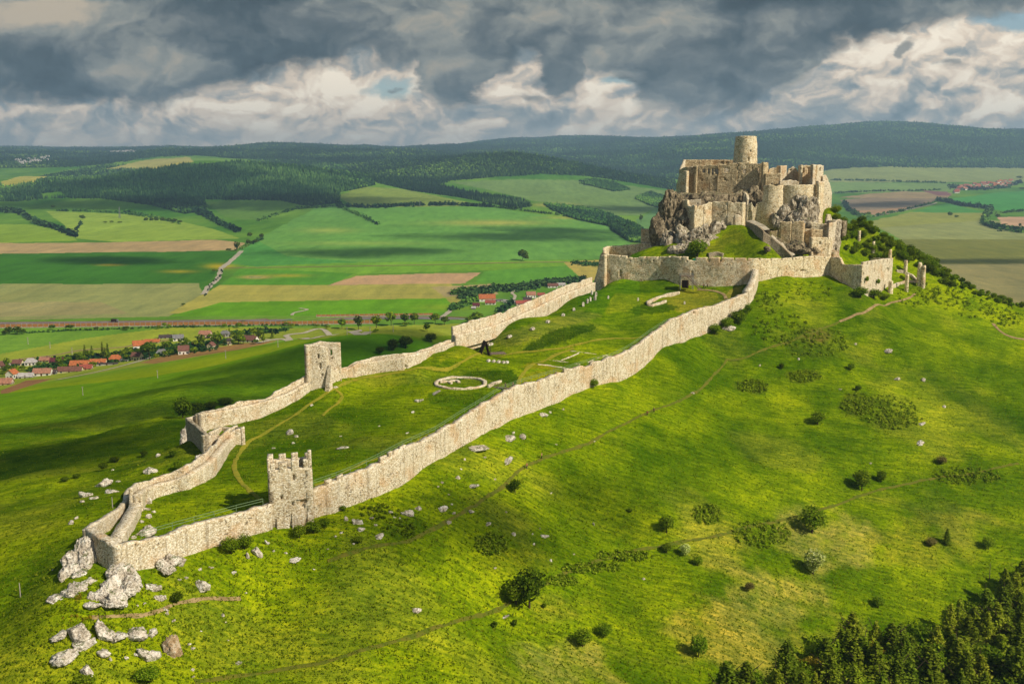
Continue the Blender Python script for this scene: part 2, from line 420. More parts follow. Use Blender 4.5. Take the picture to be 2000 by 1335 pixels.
class MB:
    def __init__(s): s.v = []; s.f = []; s.m = []
    def add(s, vs, fs, mi=0):
        b = len(s.v); s.v += [tuple(v) for v in vs]
        for f in fs: s.f.append([b + i for i in f]); s.m.append(mi)
    def box(s, c, d, rz=0, mi=0):
        cx, cy, cz = c; dx, dy, dz = d[0] / 2, d[1] / 2, d[2] / 2; a, b = cos(rz), sin(rz)
        vs = [(cx + x * a - y * b, cy + x * b + y * a, cz + z) for z in (-dz, dz) for x, y in ((-dx, -dy), (dx, -dy), (dx, dy), (-dx, dy))]
        s.add(vs, [(0, 3, 2, 1), (4, 5, 6, 7), (0, 1, 5, 4), (1, 2, 6, 5), (2, 3, 7, 6), (3, 0, 4, 7)], mi)
    def tube(s, p, q, r0, r1=None, n=6, mi=0):
        p = Vector(p); q = Vector(q); r1 = r0 if r1 is None else r1
        d = (q - p).normalized(); a = d.orthogonal().normalized(); b = d.cross(a)
        vs = [p + a * cos(2 * pi * i / n) * r0 + b * sin(2 * pi * i / n) * r0 for i in range(n)] + \
             [q + a * cos(2 * pi * i / n) * r1 + b * sin(2 * pi * i / n) * r1 for i in range(n)]
        s.add(vs, [(i, (i + 1) % n, n + (i + 1) % n, n + i) for i in range(n)] + [tuple(range(n))[::-1], tuple(range(n, 2 * n))], mi)
    def mesh(s, name):
        m = D.meshes.new(name); m.from_pydata(s.v, [], s.f); m.polygons.foreach_set('material_index', s.m); m.update(); return m
    def build(s, name, mat, parent=None):
        return link(name, s.mesh(name), parent, mat)

# ------------------------------------------------------------------ materials
MAT = {}
def base_mat(name, rough=0.9, spec=0.2):
    m = D.materials.new(name); m.use_nodes = True; t = NT(m.node_tree); b = t.n['Principled BSDF']
    b.inputs['Roughness'].default_value = rough; b.inputs['Specular IOR Level'].default_value = spec
    MAT[name] = m; return m, t, b
def pos(t):
    return t.new('ShaderNodeNewGeometry').outputs['Position']
def bump(t, b, h, strength, dist):
    n = t.new('ShaderNodeBump'); n.inputs['Strength'].default_value = strength; n.inputs['Distance'].default_value = dist
    t.l.new(h, n.inputs['Height']); t.l.new(n.outputs[0], b.inputs['Normal'])
def sc3(t, v, s):
    n = t.new('ShaderNodeVectorMath', operation='MULTIPLY'); t.put(n.inputs[0], v); n.inputs[1].default_value = s; return n.outputs[0]
def stone_mat(name, dark, mid, lite, stain, stain_amt=.5, scale=3.2, bmp=.6, streak=.35):
    m, t, b = base_mat(name)
    p = pos(t)
    vo = t.new('ShaderNodeTexVoronoi'); t.put(vo.inputs['Vector'], sc3(t, p, (1, 1, 1.35))); vo.inputs['Scale'].default_value = scale
    vo.inputs['Randomness'].default_value = 1
    sp = t.new('ShaderNodeSeparateColor'); t.l.new(vo.outputs['Color'], sp.inputs[0])
    n1 = t.noise(p, 0.35, 5, .6); n2 = t.noise(p, 3.5, 3, .6); n3 = t.noise(sc3(t, p, (1.2, 1.2, .12)), 0.9, 4, .6)
    f = t.m('ADD', t.m('MULTIPLY', sp.outputs[0], .55), t.m('ADD', t.m('MULTIPLY', n1, .5), t.m('MULTIPLY', n2, .25)))
    c = t.ramp(f, [(.30, dark), (.50, mid), (.85, lite)])
    c = t.mix(t.m('MULTIPLY', t.sm(t.noise(p, .16, 4, .6), .50, .68), stain_amt), c, stain)
    c = t.mix(t.m('MULTIPLY', t.sm(n3, .52, .72), streak), c, tuple(x * .38 for x in dark))
    pit = t.m('MULTIPLY', t.sm(sp.outputs[1], .90, .93), t.sm(t.noise(p, .3, 2, .5), .42, .6))
    c = t.mix(t.m('MULTIPLY', pit, .8), c, tuple(x * .22 for x in dark))
    c = t.mix(t.m('MULTIPLY', t.sm(t.noise(p, .45, 6, .75), .58, .66), .3), c, tuple(x * .5 for x in dark))
    ed = t.sm(vo.outputs['Distance'], .30, .62)
    c = t.mix(t.m('MULTIPLY', ed, .35), c, tuple(x * .5 for x in dark))
    t.l.new(c, b.inputs['Base Color'])
    bump(t, b, t.m('SUBTRACT', n2, t.m('MULTIPLY', vo.outputs['Distance'], .8)), bmp, .12)
    return m
L = lambda r, g, b, k=1.45: tuple(x / k for x in lin(r, g, b))
stone_mat('pale_limestone_masonry', L(168, 144, 106, 1.25), L(228, 208, 168, 1.25), L(254, 244, 218, 1.15), L(216, 164, 100, 1.15), .45, streak=.5)
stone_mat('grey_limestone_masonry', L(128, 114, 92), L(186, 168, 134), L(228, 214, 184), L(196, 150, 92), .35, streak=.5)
stone_mat('castle_masonry', L(160, 138, 100, 1.05), L(226, 204, 158, 1.05), L(252, 240, 206, 1.05), L(218, 158, 92, 1.1), .4, scale=2.2, streak=.45)
stone_mat('palace_masonry', L(132, 112, 78, 1.1), L(200, 176, 132, 1.1), L(240, 220, 176, 1.1), L(200, 142, 82, 1.2), .4, scale=2.1, streak=.6)
def rock_mat(name, dark, mid, lite, moss):
    m, t, b = base_mat(name)
    p = pos(t)
    n = t.noise(p, .55, 9, .68, .5); n2 = t.noise(p, 2.6, 6, .7)
    vo = t.new('ShaderNodeTexVoronoi', feature='DISTANCE_TO_EDGE'); t.put(vo.inputs['Vector'], p); vo.inputs['Scale'].default_value = .75
    w = t.noise(p, 1.1, 4, .6)
    c = t.ramp(t.m('ADD', t.m('MULTIPLY', n, .6), t.m('MULTIPLY', n2, .4)), [(.38, dark), (.49, mid), (.60, lite)])
    cr_ = t.noise(p, .9, 3, .5)
    c = t.mix(t.m('MULTIPLY', t.m('SUBTRACT', 1, t.sm(t.m('ABSOLUTE', t.m('SUBTRACT', cr_, .5)), .0, .022)), .75), c, tuple(x * .3 for x in dark))
    c = t.mix(t.m('MULTIPLY', t.m('SUBTRACT', 1, t.sm(vo.outputs['Distance'], .0, .05)), .22), c, tuple(x * .35 for x in dark))
    g = t.new('ShaderNodeNewGeometry'); s = t.new('ShaderNodeSeparateXYZ'); t.l.new(g.outputs['Normal'], s.inputs[0])
    up = t.sm(s.outputs[2], .45, .8)
    c = t.mix(t.m('MULTIPLY', up, t.m('MULTIPLY', t.sm(w, .5, .6), .8)), c, moss)
    t.l.new(c, b.inputs['Base Color'])
    bump(t, b, t.m('ADD', n2, n), .9, .35)
    return m
rock_mat('limestone_rock', L(134, 120, 100, 1.1), L(218, 206, 186, 1.1), L(252, 246, 232, 1.05), L(96, 110, 30))
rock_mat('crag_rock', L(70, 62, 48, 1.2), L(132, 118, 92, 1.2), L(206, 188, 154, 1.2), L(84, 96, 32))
rock_mat('weathered_rock', L(84, 74, 58, 1.15), L(166, 152, 126, 1.15), L(240, 228, 204, 1.1), L(96, 110, 30))
rock_mat('rusty_rock', L(150, 116, 76), L(212, 180, 138), L(242, 228, 200), L(96, 110, 30))
def plain_mat(name, c, c2=None, scale=1.0, rough=.9, amt=1.0, spec=.2):
    m, t, b = base_mat(name, rough, spec)
    c2 = c2 or tuple(x * .75 for x in c)
    t.l.new(t.mix(t.m('MULTIPLY', t.sm(t.noise(pos(t), scale, 5, .6), .35, .65), amt), c, c2), b.inputs['Base Color'])
    return m
plain_mat('dark_opening', (.012, .011, .009), (.02, .018, .014), 2)
plain_mat('dark_wood', L(70, 52, 40), L(44, 34, 28), 3)
plain_mat('grey_wood', L(150, 132, 112), L(110, 94, 80), 3)
plain_mat('grey_metal', L(150, 155, 150), L(110, 115, 112), 5, .5, spec=.5)
plain_mat('handrail_metal', L(150, 176, 130), L(120, 150, 100), 5, .5)
plain_mat('bare_earth', L(186, 160, 112), L(150, 128, 84), .8)
plain_mat('worn_turf', L(170, 158, 40), L(140, 146, 28), .9)
plain_mat('trodden_turf', L(122, 118, 34), L(96, 112, 18), .7)
plain_mat('shadowy_turf', L(60, 92, 8), L(74, 104, 12), .7)
plain_mat('pale_gravel', L(214, 202, 176), L(180, 168, 142), .5)
plain_mat('asphalt', L(150, 148, 144), L(128, 126, 122), .05)
plain_mat('orange_boards', L(200, 140, 80), L(176, 118, 64), .4)
plain_mat('concrete', L(200, 192, 176), L(160, 152, 138), .5)
plain_mat('white_paint', (.75, .75, .72), (.6, .6, .57), 3)
plain_mat('green_tarp', L(40, 150, 110), L(30, 120, 90), 3)

# ------------------------------------------------------------------ ground sheet: albedo of fields, meadow and turf
PXg, PYg = proj(GX, GY, GZ)
far = GY > 560
alb = np.empty(GX.shape + (3,))
nz1 = fbm(GX / 60, GY / 60, oct=4, seed=21)[..., None]; nz2 = fbm(GX / 12, GY / 12, oct=4, seed=22)[..., None]
C = lambda r, g, b, k=1.45: np.array(L(r, g, b, k))
turf = np.clip(.5 + 1.3 * nz1 + .75 * nz2, 0, 1)
alb[:] = C(88, 120, 6) * (1 - turf) + C(144, 166, 14) * turf
dry = smooth(fbm(GX / 26, GY / 18, oct=5, seed=31), .08, .42)[..., None]
_nearrow = int((RY <= 560).sum())
def boxsel(x0, x1, y0, y1, m, r0=0, r1=None):
    """flat indices of the sheet's vertices inside a window of the photograph"""
    r1 = r1 or GX.shape[0]
    k = np.nonzero((PXg[r0:r1] > x0 - m) & (PXg[r0:r1] < x1 + m) & (PYg[r0:r1] > y0 - m) & (PYg[r0:r1] < y1 + m))
    return k[0] + r0, k[1]
def near_zone(cx, cy, rx, ry, col, amt, noise=.5, seed=41, hard=.6):
    k = boxsel(cx - 2 * rx, cx + 2 * rx, cy - 2 * ry, cy + 2 * ry, 0, 0, _nearrow)
    x, y = GX[k], GY[k]
    d = ((PXg[k] - cx) / rx) ** 2 + ((PYg[k] - cy) / ry) ** 2 + noise * fbm(x / 7, y / 7, oct=5, seed=seed) * 2
    w = (1 - smooth(d, 1 - hard, 1 + hard)) * amt * np.clip(.75 + .7 * fbm(x / 1.7, y / 1.7, oct=3, seed=seed + 5), 0, 1)
    alb[k] = alb[k] * (1 - w[..., None]) + np.array(col) * w[..., None]
def bb(poly): return min(p[0] for p in poly), max(p[0] for p in poly), min(p[1] for p in poly), max(p[1] for p in poly)
def near_poly(poly, col, amt=1.0, warp=0.0):
    k = boxsel(*bb(poly), warp, int((RY < 100).sum()), _nearrow)
    x = PXg[k] + warp * fbm(GX[k] / 5, GY[k] / 5, oct=3, seed=51); y = PYg[k] + warp * .6 * fbm(GX[k] / 5, GY[k] / 5, oct=3, seed=52)
    w = inpoly(x, y, poly); k = (k[0][w], k[1][w])
    alb[k] = alb[k] * (1 - amt) + np.array(col) * amt
right_side = smooth(PXg, 900, 1500) * smooth(PYg, 900, 1150) * (~far)
w = (dry[..., 0] * (.18 + .5 * right_side))[..., None] * (~far)[..., None]
alb[:] = alb * (1 - w) + C(178, 168, 66) * w
for z in [(1480,1180,110,60,C(186,176,74),.75,.9,61),(1620,1060,90,50,C(182,172,80),.7,.9,62),(1420,1240,120,50,C(182,172,60),.7,.9,63),(1110,1300,110,50,C(182,174,76),.7,.8,64),
          (1090,1190,60,26,C(170,166,50),.5,.8,65),(1560,1010,40,30,C(190,174,90),.5,.9,66),(1010,1100,60,26,C(160,160,30),.5,.8,67),(1800,1060,90,50,C(160,158,44),.6,.9,68),
          (1590,668,72,30,C(84,104,26),.75,.6,69),(1600,655,30,12,C(120,96,60),.6,.6,70),(1675,790,36,22,C(82,92,24),.75,.6,71),(1470,755,30,14,C(84,96,28),.7,.8,72),
          (1570,735,34,12,C(120,126,26),.5,.8,73),(1750,820,46,20,C(78,98,20),.5,.8,74),(1490,1040,60,30,C(96,116,14),.6,.7,75),(1890,930,70,20,C(70,94,12),.6,.7,76),
          (1380,1005,26,20,C(72,98,12),.6,.7,77),(960,1065,30,20,C(64,94,12),.5,.7,78),(790,1030,50,22,C(52,84,10),.7,.7,79),(1155,790,60,16,C(120,150,14),.5,.7,80),
          (200,1240,160,30,C(118,140,14),.5,.8,81),(1260,1040,60,20,C(150,160,20),.4,.8,82)]:
    near_zone(*z[:7], seed=z[7])
# the mown and unmown parts of the court, and the ring wall's painted shadow
near_poly([(1182,600),(1200,572),(1245,578),(1268,590),(1255,600),(1225,606),(1185,612)], C(152,160,30), .85, 4)
near_poly([(1290,585),(1325,562),(1372,564),(1400,574),(1412,590),(1380,604),(1330,610),(1310,604)], C(158,158,44), .8, 4)
near_poly([(1410,590),(1425,564),(1452,556),(1446,582),(1425,590)], C(168,160,62), .8, 4)
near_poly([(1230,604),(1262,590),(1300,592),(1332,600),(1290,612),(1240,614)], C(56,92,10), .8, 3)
near_poly([(1140,560),(1180,556),(1290,546),(1325,556),(1322,574),(1280,572),(1230,574),(1200,572),(1180,610),(1130,622),(1150,600),(1120,600)], C(72,112,10), .7, 4)  # cast shade of the ring wall, painted as deeper green turf
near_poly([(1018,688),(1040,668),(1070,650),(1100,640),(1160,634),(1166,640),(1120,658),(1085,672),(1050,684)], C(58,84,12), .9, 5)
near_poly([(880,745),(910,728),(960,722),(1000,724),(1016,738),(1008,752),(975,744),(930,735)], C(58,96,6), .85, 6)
near_poly([(840,770),(870,772),(930,768),(1000,762),(960,790),(880,796),(838,786)], C(70,108,8), .6, 8)
near_poly([(862,690),(900,680),(960,668),(1050,655),(1010,690),(960,696),(880,700),(858,708)], C(146,158,26), .7, 5)
near_poly([(960,655),(1060,625),(1130,606),(1180,616),(1100,640),(1040,664),(1000,676),(960,670)], C(140,140,58), .55, 8)
near_poly([(1080,720),(1010,716),(1040,706),(1110,722),(1150,730),(1100,745),(1018,752),(1022,730)], C(160,156,28), .6, 5)
near_poly([(1330,498),(1400,470),(1440,436),(1470,450),(1500,480),(1545,502)], C(96,116,16), .6, 5)
near_poly([(1360,495),(1420,455),(1440,440),(1455,470),(1400,490)], C(140,138,44), .35, 8)
# fields of the valley and the hills
def fz(n): return fbm(GX / 220, GY / 420, oct=3, seed=n)[..., None]
vb = np.clip(.5 + 1.1 * fz(91), 0, 1)
fcol = C(58, 122, 38) * (1 - vb) + C(96, 156, 52) * vb
fcol = fcol * (1 + .12 * fbm(GX / 25, GY / 120, oct=3, seed=92)[..., None])
meadow = smooth(GZ, -149, -128)[..., None] * (GY < 960)[..., None]
gm = np.clip(.5 + 1.3 * fz(93), 0, 1)
mc = C(84, 140, 20) * (1 - gm) + C(122, 162, 20) * gm
fw = smooth(GY, 300, 480)[..., None] * (PXg < 1250)[..., None]
alb[:] = alb * (1 - fw) + mc * fw
fw = far[..., None] * (1 - meadow) * 1.0
alb[:] = alb * (1 - fw) + fcol * fw
FIELDS = [  # drawn in order; polygon corners are places in the valley
 ([(-300,640),(-300,700),(0,690),(170,660),(330,640),(600,640),(900,632),(900,655),(560,662),(420,690),(0,760),(-300,800)], C(120,158,52)),
 ([(-400,555),(390,553),(395,575),(330,618),(-400,634)], C(158,160,92)),
 ([(-400,590),(200,590),(250,612),(-400,630)], C(168,158,100)),
 ([(395,575),(430,556),(880,552),(900,585),(860,612),(620,612),(330,612)], C(140,164,80)),
 ([(330,618),(430,590),(870,582),(890,600),(860,616),(560,616)], C(86,158,30)),
 ([(430,556),(470,524),(700,530),(650,556)], C(74,148,44)),
 ([(930,552),(945,530),(1160,512),(1200,540),(1100,552)], C(78,150,52)),
 ([(470,524),(490,515),(1120,508),(1160,516),(950,528),(700,534)], C(96,162,50)),
 ([(640,557),(695,538),(937,532),(906,553)], C(206,166,118)),
 ([(840,560),(960,554),(975,575),(870,580)], C(178,160,104)),
 ([(-400,498),(470,490),(410,545),(390,553),(-400,556)], C(52,118,36)),
 ([(-400,478),(230,473),(420,468),(478,474),(470,488),(300,492),(-400,500)], C(196,166,112)),
 ([(-400,428),(60,438),(140,455),(150,470),(0,474),(-400,478)], C(112,166,56)),
 ([(90,412),(300,420),(420,448),(470,466),(230,472),(150,466),(125,440)], C(120,172,66)),
 ([(440,515),(480,480),(500,470),(620,490),(700,512),(500,520)], C(70,150,66)),
 ([(500,468),(620,404),(680,400),(940,402),(1180,438),(1240,470),(1200,505),(700,512),(560,500)], C(88,158,70)),
 ([(660,384),(700,364),(780,368),(950,402),(830,404),(690,404)], C(112,156,72)),
 ([(400,394),(560,388),(570,408),(500,430),(440,424)], C(80,136,56)),
 ([(880,356),(1000,350),(1150,352),(1300,372),(1310,392),(1250,420),(1180,420),(1100,398),(1040,392),(960,372)], C(96,146,80)),
 ([(1240,430),(1300,400),(1320,380),(1310,440),(1260,460)], C(86,146,80)),
 ([(0,356),(40,345),(95,344),(60,358),(10,366)], C(150,176,80)),
 ([(205,330),(290,312),(370,307),(378,316),(300,330)], C(150,176,96)),
 ([(400,332),(440,322),(520,318),(560,326),(480,336)], C(120,150,40)),
 ([(1610,330),(1700,324),(2600,330),(2600,352),(1800,356),(1610,356)], C(120,158,92)),
 ([(1610,356),(1850,358),(1900,362),(1860,374),(1700,376),(1610,378)], C(104,156,84)),
 ([(1700,378),(1760,374),(1860,376),(1850,388),(1780,388),(1640,386)], C(176,152,108)),
 ([(1640,390),(1700,386),(1850,388),(1780,406),(1716,420),(1670,416)], C(158,138,108)),
 ([(1660,412),(1700,410),(1790,404),(1760,412),(1716,421)], C(190,152,112)),
 ([(1800,372),(1850,374),(1860,382),(1830,382)], C(146,104,96)),
 ([(1860,388),(1960,374),(2600,366),(2600,420),(1960,412),(1880,400)], C(64,150,70)),
 ([(1780,414),(1850,396),(1920,414),(1900,424),(1780,424)], C(70,150,66)),
 ([(1690,434),(1780,414),(1920,416),(1930,436),(2600,460),(2600,470),(1760,465)], C(126,158,78)),
 ([(1720,445),(1780,440),(1930,430),(2600,458),(2600,470),(1760,468)], C(160,164,96)),
 ([(1755,467),(2600,468),(2600,520),(1830,520),(1790,500)], C(104,130,64)),
 ([(1820,515),(2600,515),(2600,600),(1960,600),(1900,560)], C(158,148,92)),
 ([(1948,424),(2060,422),(2100,450),(1980,446),(1955,438)], C(214,172,130)),
 ([(1100,512),(1200,506),(1230,545),(1140,548)], C(150,166,84)),
 ([(0,762),(50,742),(105,738),(60,752),(0,772)], C(160,116,74)),
 ([(270,708),(330,692),(420,678),(490,668),(540,666),(470,682),(380,696),(300,710)], C(164,126,72)),
]
for k, (poly, colr) in enumerate(FIELDS):
    w = boxsel(*bb(poly), 4, _nearrow)
    wv = 2.2 * fbm(GX[w] / 60, GY[w] / 90, oct=3, seed=100 + k)
    _i = inpoly(PXg[w] + wv * 2, PYg[w] + wv * .5, poly); w = (w[0][_i], w[1][_i])
    m_ = (1 + .16 * fbm(GX[w] / 70, GY[w] / 150, oct=4, seed=130 + k) + .06 * vnoise(GX[w] / 9, GY[w] / 60, seed=k))[..., None]
    alb[w] = colr * m_
for cx, cy, rx, ry, c_ in [(430,520,26,5,C(160,170,30)),(350,530,30,3,C(140,160,40)),(500,541,26,3,C(190,170,110)),(560,538,40,3,C(140,160,50)),(215,517,24,2,C(150,165,50)),
                           (960,435,100,5,C(150,182,90)),(1120,425,60,3,C(140,174,80)),(1080,400,40,4,C(150,176,90)),(700,475,120,4,C(120,176,80)),(640,450,50,5,C(130,178,84)),(870,600,60,6,C(110,160,40))]:
    w = boxsel(cx - 2.2 * rx, cx + 2.2 * rx, cy - 2.2 * ry, cy + 2.2 * ry, 0, _nearrow)
    g_ = np.exp(-((PXg[w] - cx) / rx) ** 2 - ((PYg[w] - cy) / ry) ** 2) * .8
    alb[w] = alb[w] * (1 - g_[..., None]) + c_ * g_[..., None]
_gr = (alb[_nearrow:, :, 1] > alb[_nearrow:, :, 0] * 1.12)[..., None]
alb[_nearrow:] *= np.where(_gr, np.array([1.8, 1.18, 1.15]), np.array([1.02, 1.06, 1.15]))
# wooded ground lies dark under the trees
WOODS = [
 [(-400,365),(0,362),(60,350),(120,336),(200,322),(330,318),(380,322),(520,312),(640,316),(720,345),(735,362),(665,376),(662,396),(600,403),(550,392),(400,390),(408,412),(360,418),(300,402),(200,388),(100,388),(40,394),(-400,396)],
 [(-400,280),(0,280),(60,280),(120,280),(200,280),(240,280),(330,270),(500,265),(600,265),(760,268),(950,280),(1040,296),(1140,310),(1250,330),(1320,352),(1320,372),(1200,352),(1150,345),(1060,340),(1000,344),(880,354),(860,362),(960,382),(1030,392),(1040,402),(1010,408),(900,386),(800,372),(740,358),(660,320),(560,318),(440,308),(380,304),(300,308),(200,324),(100,328),(-400,334)],
 [(925,290),(945,255),(1100,250),(1190,250),(1215,275),(1230,300),(1150,310),(1040,294)],
 [(1120,306),(1160,280),(1240,255),(1350,240),(1450,230),(1530,225),(1700,225),(1850,225),(2000,225),(2600,225),(2600,330),(2000,329),(1850,328),(1720,326),(1620,330),(1560,345),(1320,350),(1250,332)],
 [(1060,398),(1120,402),(1180,414),(1215,430),(1225,445),(1180,440),(1120,428),(1080,412)],
 [(1270,375),(1300,385),(1310,395),(1300,410),(1265,400),(1240,388)],
 [(1185,425),(1240,438),(1262,455),(1262,480),(1230,472),(1195,450)],
 [(1160,350),(1200,356),(1230,370),(1200,374),(1150,362),(1110,356)],
]
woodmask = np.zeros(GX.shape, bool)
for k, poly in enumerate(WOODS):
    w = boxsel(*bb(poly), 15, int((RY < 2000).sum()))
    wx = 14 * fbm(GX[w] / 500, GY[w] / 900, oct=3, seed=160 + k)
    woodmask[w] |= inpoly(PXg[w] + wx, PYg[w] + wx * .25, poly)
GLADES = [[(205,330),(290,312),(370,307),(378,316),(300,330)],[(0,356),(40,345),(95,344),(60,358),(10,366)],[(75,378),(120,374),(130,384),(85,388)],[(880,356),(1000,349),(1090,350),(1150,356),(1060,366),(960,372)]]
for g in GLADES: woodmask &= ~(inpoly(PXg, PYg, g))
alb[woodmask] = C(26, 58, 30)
for px0, py0, rx, ry, c_ in [(1620,290,70,10,C(76,110,42)),(1880,288,90,12,C(90,124,48)),(1960,310,120,10,C(70,106,44)),(1270,315,60,8,C(84,128,66)),(480,325,60,6,C(96,124,40))]:
    w = np.exp(-((PXg - px0) / rx) ** 2 - ((PYg - py0) / ry) ** 2) * (GY > 3500) * woodmask * .75
    alb[:] = alb * (1 - w[..., None]) + c_ * w[..., None]

ny, nx = GX.shape
co = np.stack([GX, GY, GZ], -1).reshape(-1, 3)
ii = np.arange(ny * nx).reshape(ny, nx)
q = np.stack([ii[:-1, :-1], ii[:-1, 1:], ii[1:, 1:], ii[1:, :-1]], -1).reshape(-1, 4)
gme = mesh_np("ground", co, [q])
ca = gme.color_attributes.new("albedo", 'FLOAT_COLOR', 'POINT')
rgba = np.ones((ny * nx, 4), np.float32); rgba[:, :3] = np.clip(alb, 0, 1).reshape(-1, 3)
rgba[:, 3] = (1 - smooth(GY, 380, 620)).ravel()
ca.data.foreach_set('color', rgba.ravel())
gme.polygons.foreach_set('use_smooth', np.ones(len(gme.polygons), bool))
def ground_mat():
    m, t, b = base_mat('meadow_and_fields', 1.0, .0)
    at = t.new('ShaderNodeAttribute'); at.attribute_name = 'albedo'
    p = pos(t); turfy = at.outputs['Alpha']
    n1 = t.noise(p, 1.1, 6, .72); n2 = t.noise(p, .22, 4, .6); n3 = t.noise(sc3(t, p, (1, .8, 1)), 3.2, 3, .7)
    d = t.m('ADD', t.m('MULTIPLY', n1, .5), t.m('ADD', t.m('MULTIPLY', n3, .3), t.m('MULTIPLY', n2, .2)))
    k = t.ramp(d, [(.36, (.34, .42, .5)), (.47, (.82, .86, .85)), (.54, (1.12, 1.08, 1)), (.64, (1.75, 1.5, 1.6))])
    c1 = t.mix(1.0, at.outputs['Color'], k, 'MULTIPLY')
    mp = t.new('ShaderNodeMapping'); t.l.new(p, mp.inputs[0]); mp.inputs['Rotation'].default_value = (0, 0, radians(-38)); mp.inputs['Scale'].default_value = (.12, .9, .3)
    stk = t.noise(mp.outputs[0], 1.3, 5, .65)
    c1 = t.mix(1.0, c1, t.ramp(stk, [(.38, (.62, .70, .7)), (.5, (1, 1, 1)), (.62, (1.35, 1.22, 1.2))]), 'MULTIPLY')
    brd = t.noise(p, .045, 5, .6, .6)
    c1 = t.mix(1.0, c1, t.ramp(brd, [(.36, (.62, .74, .8)), (.5, (1, 1, 1)), (.64, (1.22, 1.12, 1.1))]), 'MULTIPLY')
    tuft = t.sm(t.noise(p, .62, 5, .75), .60, .66)
    c1 = t.mix(t.m('MULTIPLY', tuft, .32), c1, L(40, 70, 10))
    f1 = t.m('ADD', t.m('MULTIPLY', t.noise(sc3(t, p, (1, .25, 1)), .05, 5, .65), .6), t.m('MULTIPLY', t.noise(sc3(t, p, (.03, 1, 1)), .16, 3, .7), .4)); f2 = t.noise(p, .35, 4, .7)
    kk = t.ramp(t.m('ADD', t.m('MULTIPLY', f1, .6), t.m('MULTIPLY', f2, .4)), [(.38, (.66, .72, .78)), (.5, (1, 1, 1)), (.62, (1.34, 1.24, 1.15))])
    c2 = t.mix(1.0, at.outputs['Color'], kk, 'MULTIPLY')
    t.l.new(t.mix(turfy, c2, c1), b.inputs['Base Color'])
    bump(t, b, t.m('ADD', t.m('MULTIPLY', n1, turfy), t.m('MULTIPLY', n3, .3)), .55, .5)
    return m
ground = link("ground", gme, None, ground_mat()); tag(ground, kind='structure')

# ------------------------------------------------------------------ draped ribbons: paths, tracks, roads
def drape(pts, step):
    """pts: world XY list -> resampled points"""
    out = []
    P_ = [np.array(p, float) for p in pts]; n = len(P_)
    for i in range(n - 1):
        p0 = P_[max(i - 1, 0)]; p1 = P_[i]; p2 = P_[i + 1]; p3 = P_[min(i + 2, n - 1)]
        k = max(1, int(np.linalg.norm(p2 - p1) / step))
        for j in range(k):
            out.append(_cr(p0, p1, p2, p3, j / k))
    out.append(P_[-1])
    return np.array(out)
def path(name, px, width, mat, label=None, kind='structure', lift=.07, rag=.25, step=None, world=False):
    pts = px if world else [hit(*p)[:2] for p in px]
    Ym = np.mean([p[1] for p in pts])
    c = drape(pts, step or max(1.0, Ym * .004))
    t = np.gradient(c, axis=0); t /= np.linalg.norm(t, axis=1)[:, None] + 1e-9
    nrm = np.stack([t[:, 1], -t[:, 0]], -1)
    w = width * (1 + rag * fbm(c[:, 0] / (width * 2), c[:, 1] / (width * 2), oct=2, seed=9)) / 2
    ks = [-1, -.5, 0, .5, 1]
    rows = [c + nrm * (w * k)[:, None] for k in ks]
    lf = lift + np.hypot(c[:, 0], c[:, 1]) * .0003
    co = np.concatenate([np.c_[r, hz(r[:, 0], r[:, 1]) + lf - (0 if abs(k) < 1 else lift * .8)] for r, k in zip(rows, ks)])
    n = len(c); i = np.arange(n - 1)
    f = np.concatenate([np.stack([a * n + i, (a + 1) * n + i, (a + 1) * n + i + 1, a * n + i + 1], -1) for a in range(4)])
    o = link(name, mesh_np(name, co, [f[:, ::-1]]), None, MAT[mat])
    return tag(o, label, kind=kind)
path('path', [(520,982),(500,968),(470,940),(458,915),(462,895),(478,872),(492,858),(540,832),(580,808),(620,780),(655,758),(700,740),(760,730),(830,718),(900,708),(980,696),(1060,684),(1130,672),(1200,661),(1262,657),(1330,640)], 1.1, 'worn_turf', rag=.5)
path('path', [(614,948),(660,930),(720,900),(800,868),(860,838),(920,808),(975,772)], .7, 'worn_turf')
path('path', [(655,760),(668,772),(662,785),(640,802),(630,812)], .9, 'worn_turf')
path('path', [(1012,752),(1018,735),(1040,712),(1080,696),(1120,680)], 1.3, 'worn_turf', rag=.5)
path('path', [(1362,566),(1392,568),(1412,574),(1418,584)], 1.2, 'bare_earth')
path('path', [(1787,574),(1770,584),(1735,594),(1700,603),(1670,615),(1640,628)], .9, 'bare_earth')
path('path', [(1940,632),(1955,648),(1975,658),(2010,664),(2060,668)], 1.4, 'bare_earth')
path('path', [(1420,702),(1405,722),(1380,748),(1350,770),(1310,790),(1265,806),(1200,838),(1150,866),(1100,882),(1060,895),(1020,915),(980,952),(940,978),(905,1000),(870,1020),(830,1040),(780,1060),(700,1075),(640,1096)], .8, 'trodden_turf', rag=.6)
path('path', [(1640,628),(1560,660),(1500,680),(1450,700),(1420,702)], .8, 'trodden_turf', rag=.6)
path('path', [(1990,905),(1900,925),(1800,938),(1700,962),(1620,990),(1500,1022),(1400,1046),(1300,1064),(1200,1085),(1120,1112),(1060,1142),(990,1180),(920,1205),(850,1225),(760,1255),(660,1285),(560,1305),(460,1320),(380,1330)], .8, 'trodden_turf', rag=.6)
path('path', [(470,1168),(420,1168),(380,1172),(340,1180),(300,1196),(250,1202),(180,1206)], .6, 'bare_earth', rag=.6)
path('field_path', [(472,490),(462,500),(445,515),(432,524)], 9, 'pale_gravel')
path('field_path', [(432,524),(425,545),(408,560),(398,575)], 7, 'pale_gravel', rag=.8)
path('field_path', [(440,523),(560,522),(800,518),(1000,513),(1110,512)], 6, 'bare_earth')
path('field_path', [(1700,424),(1760,412),(1810,402),(1830,396)], 9, 'pale_gravel')
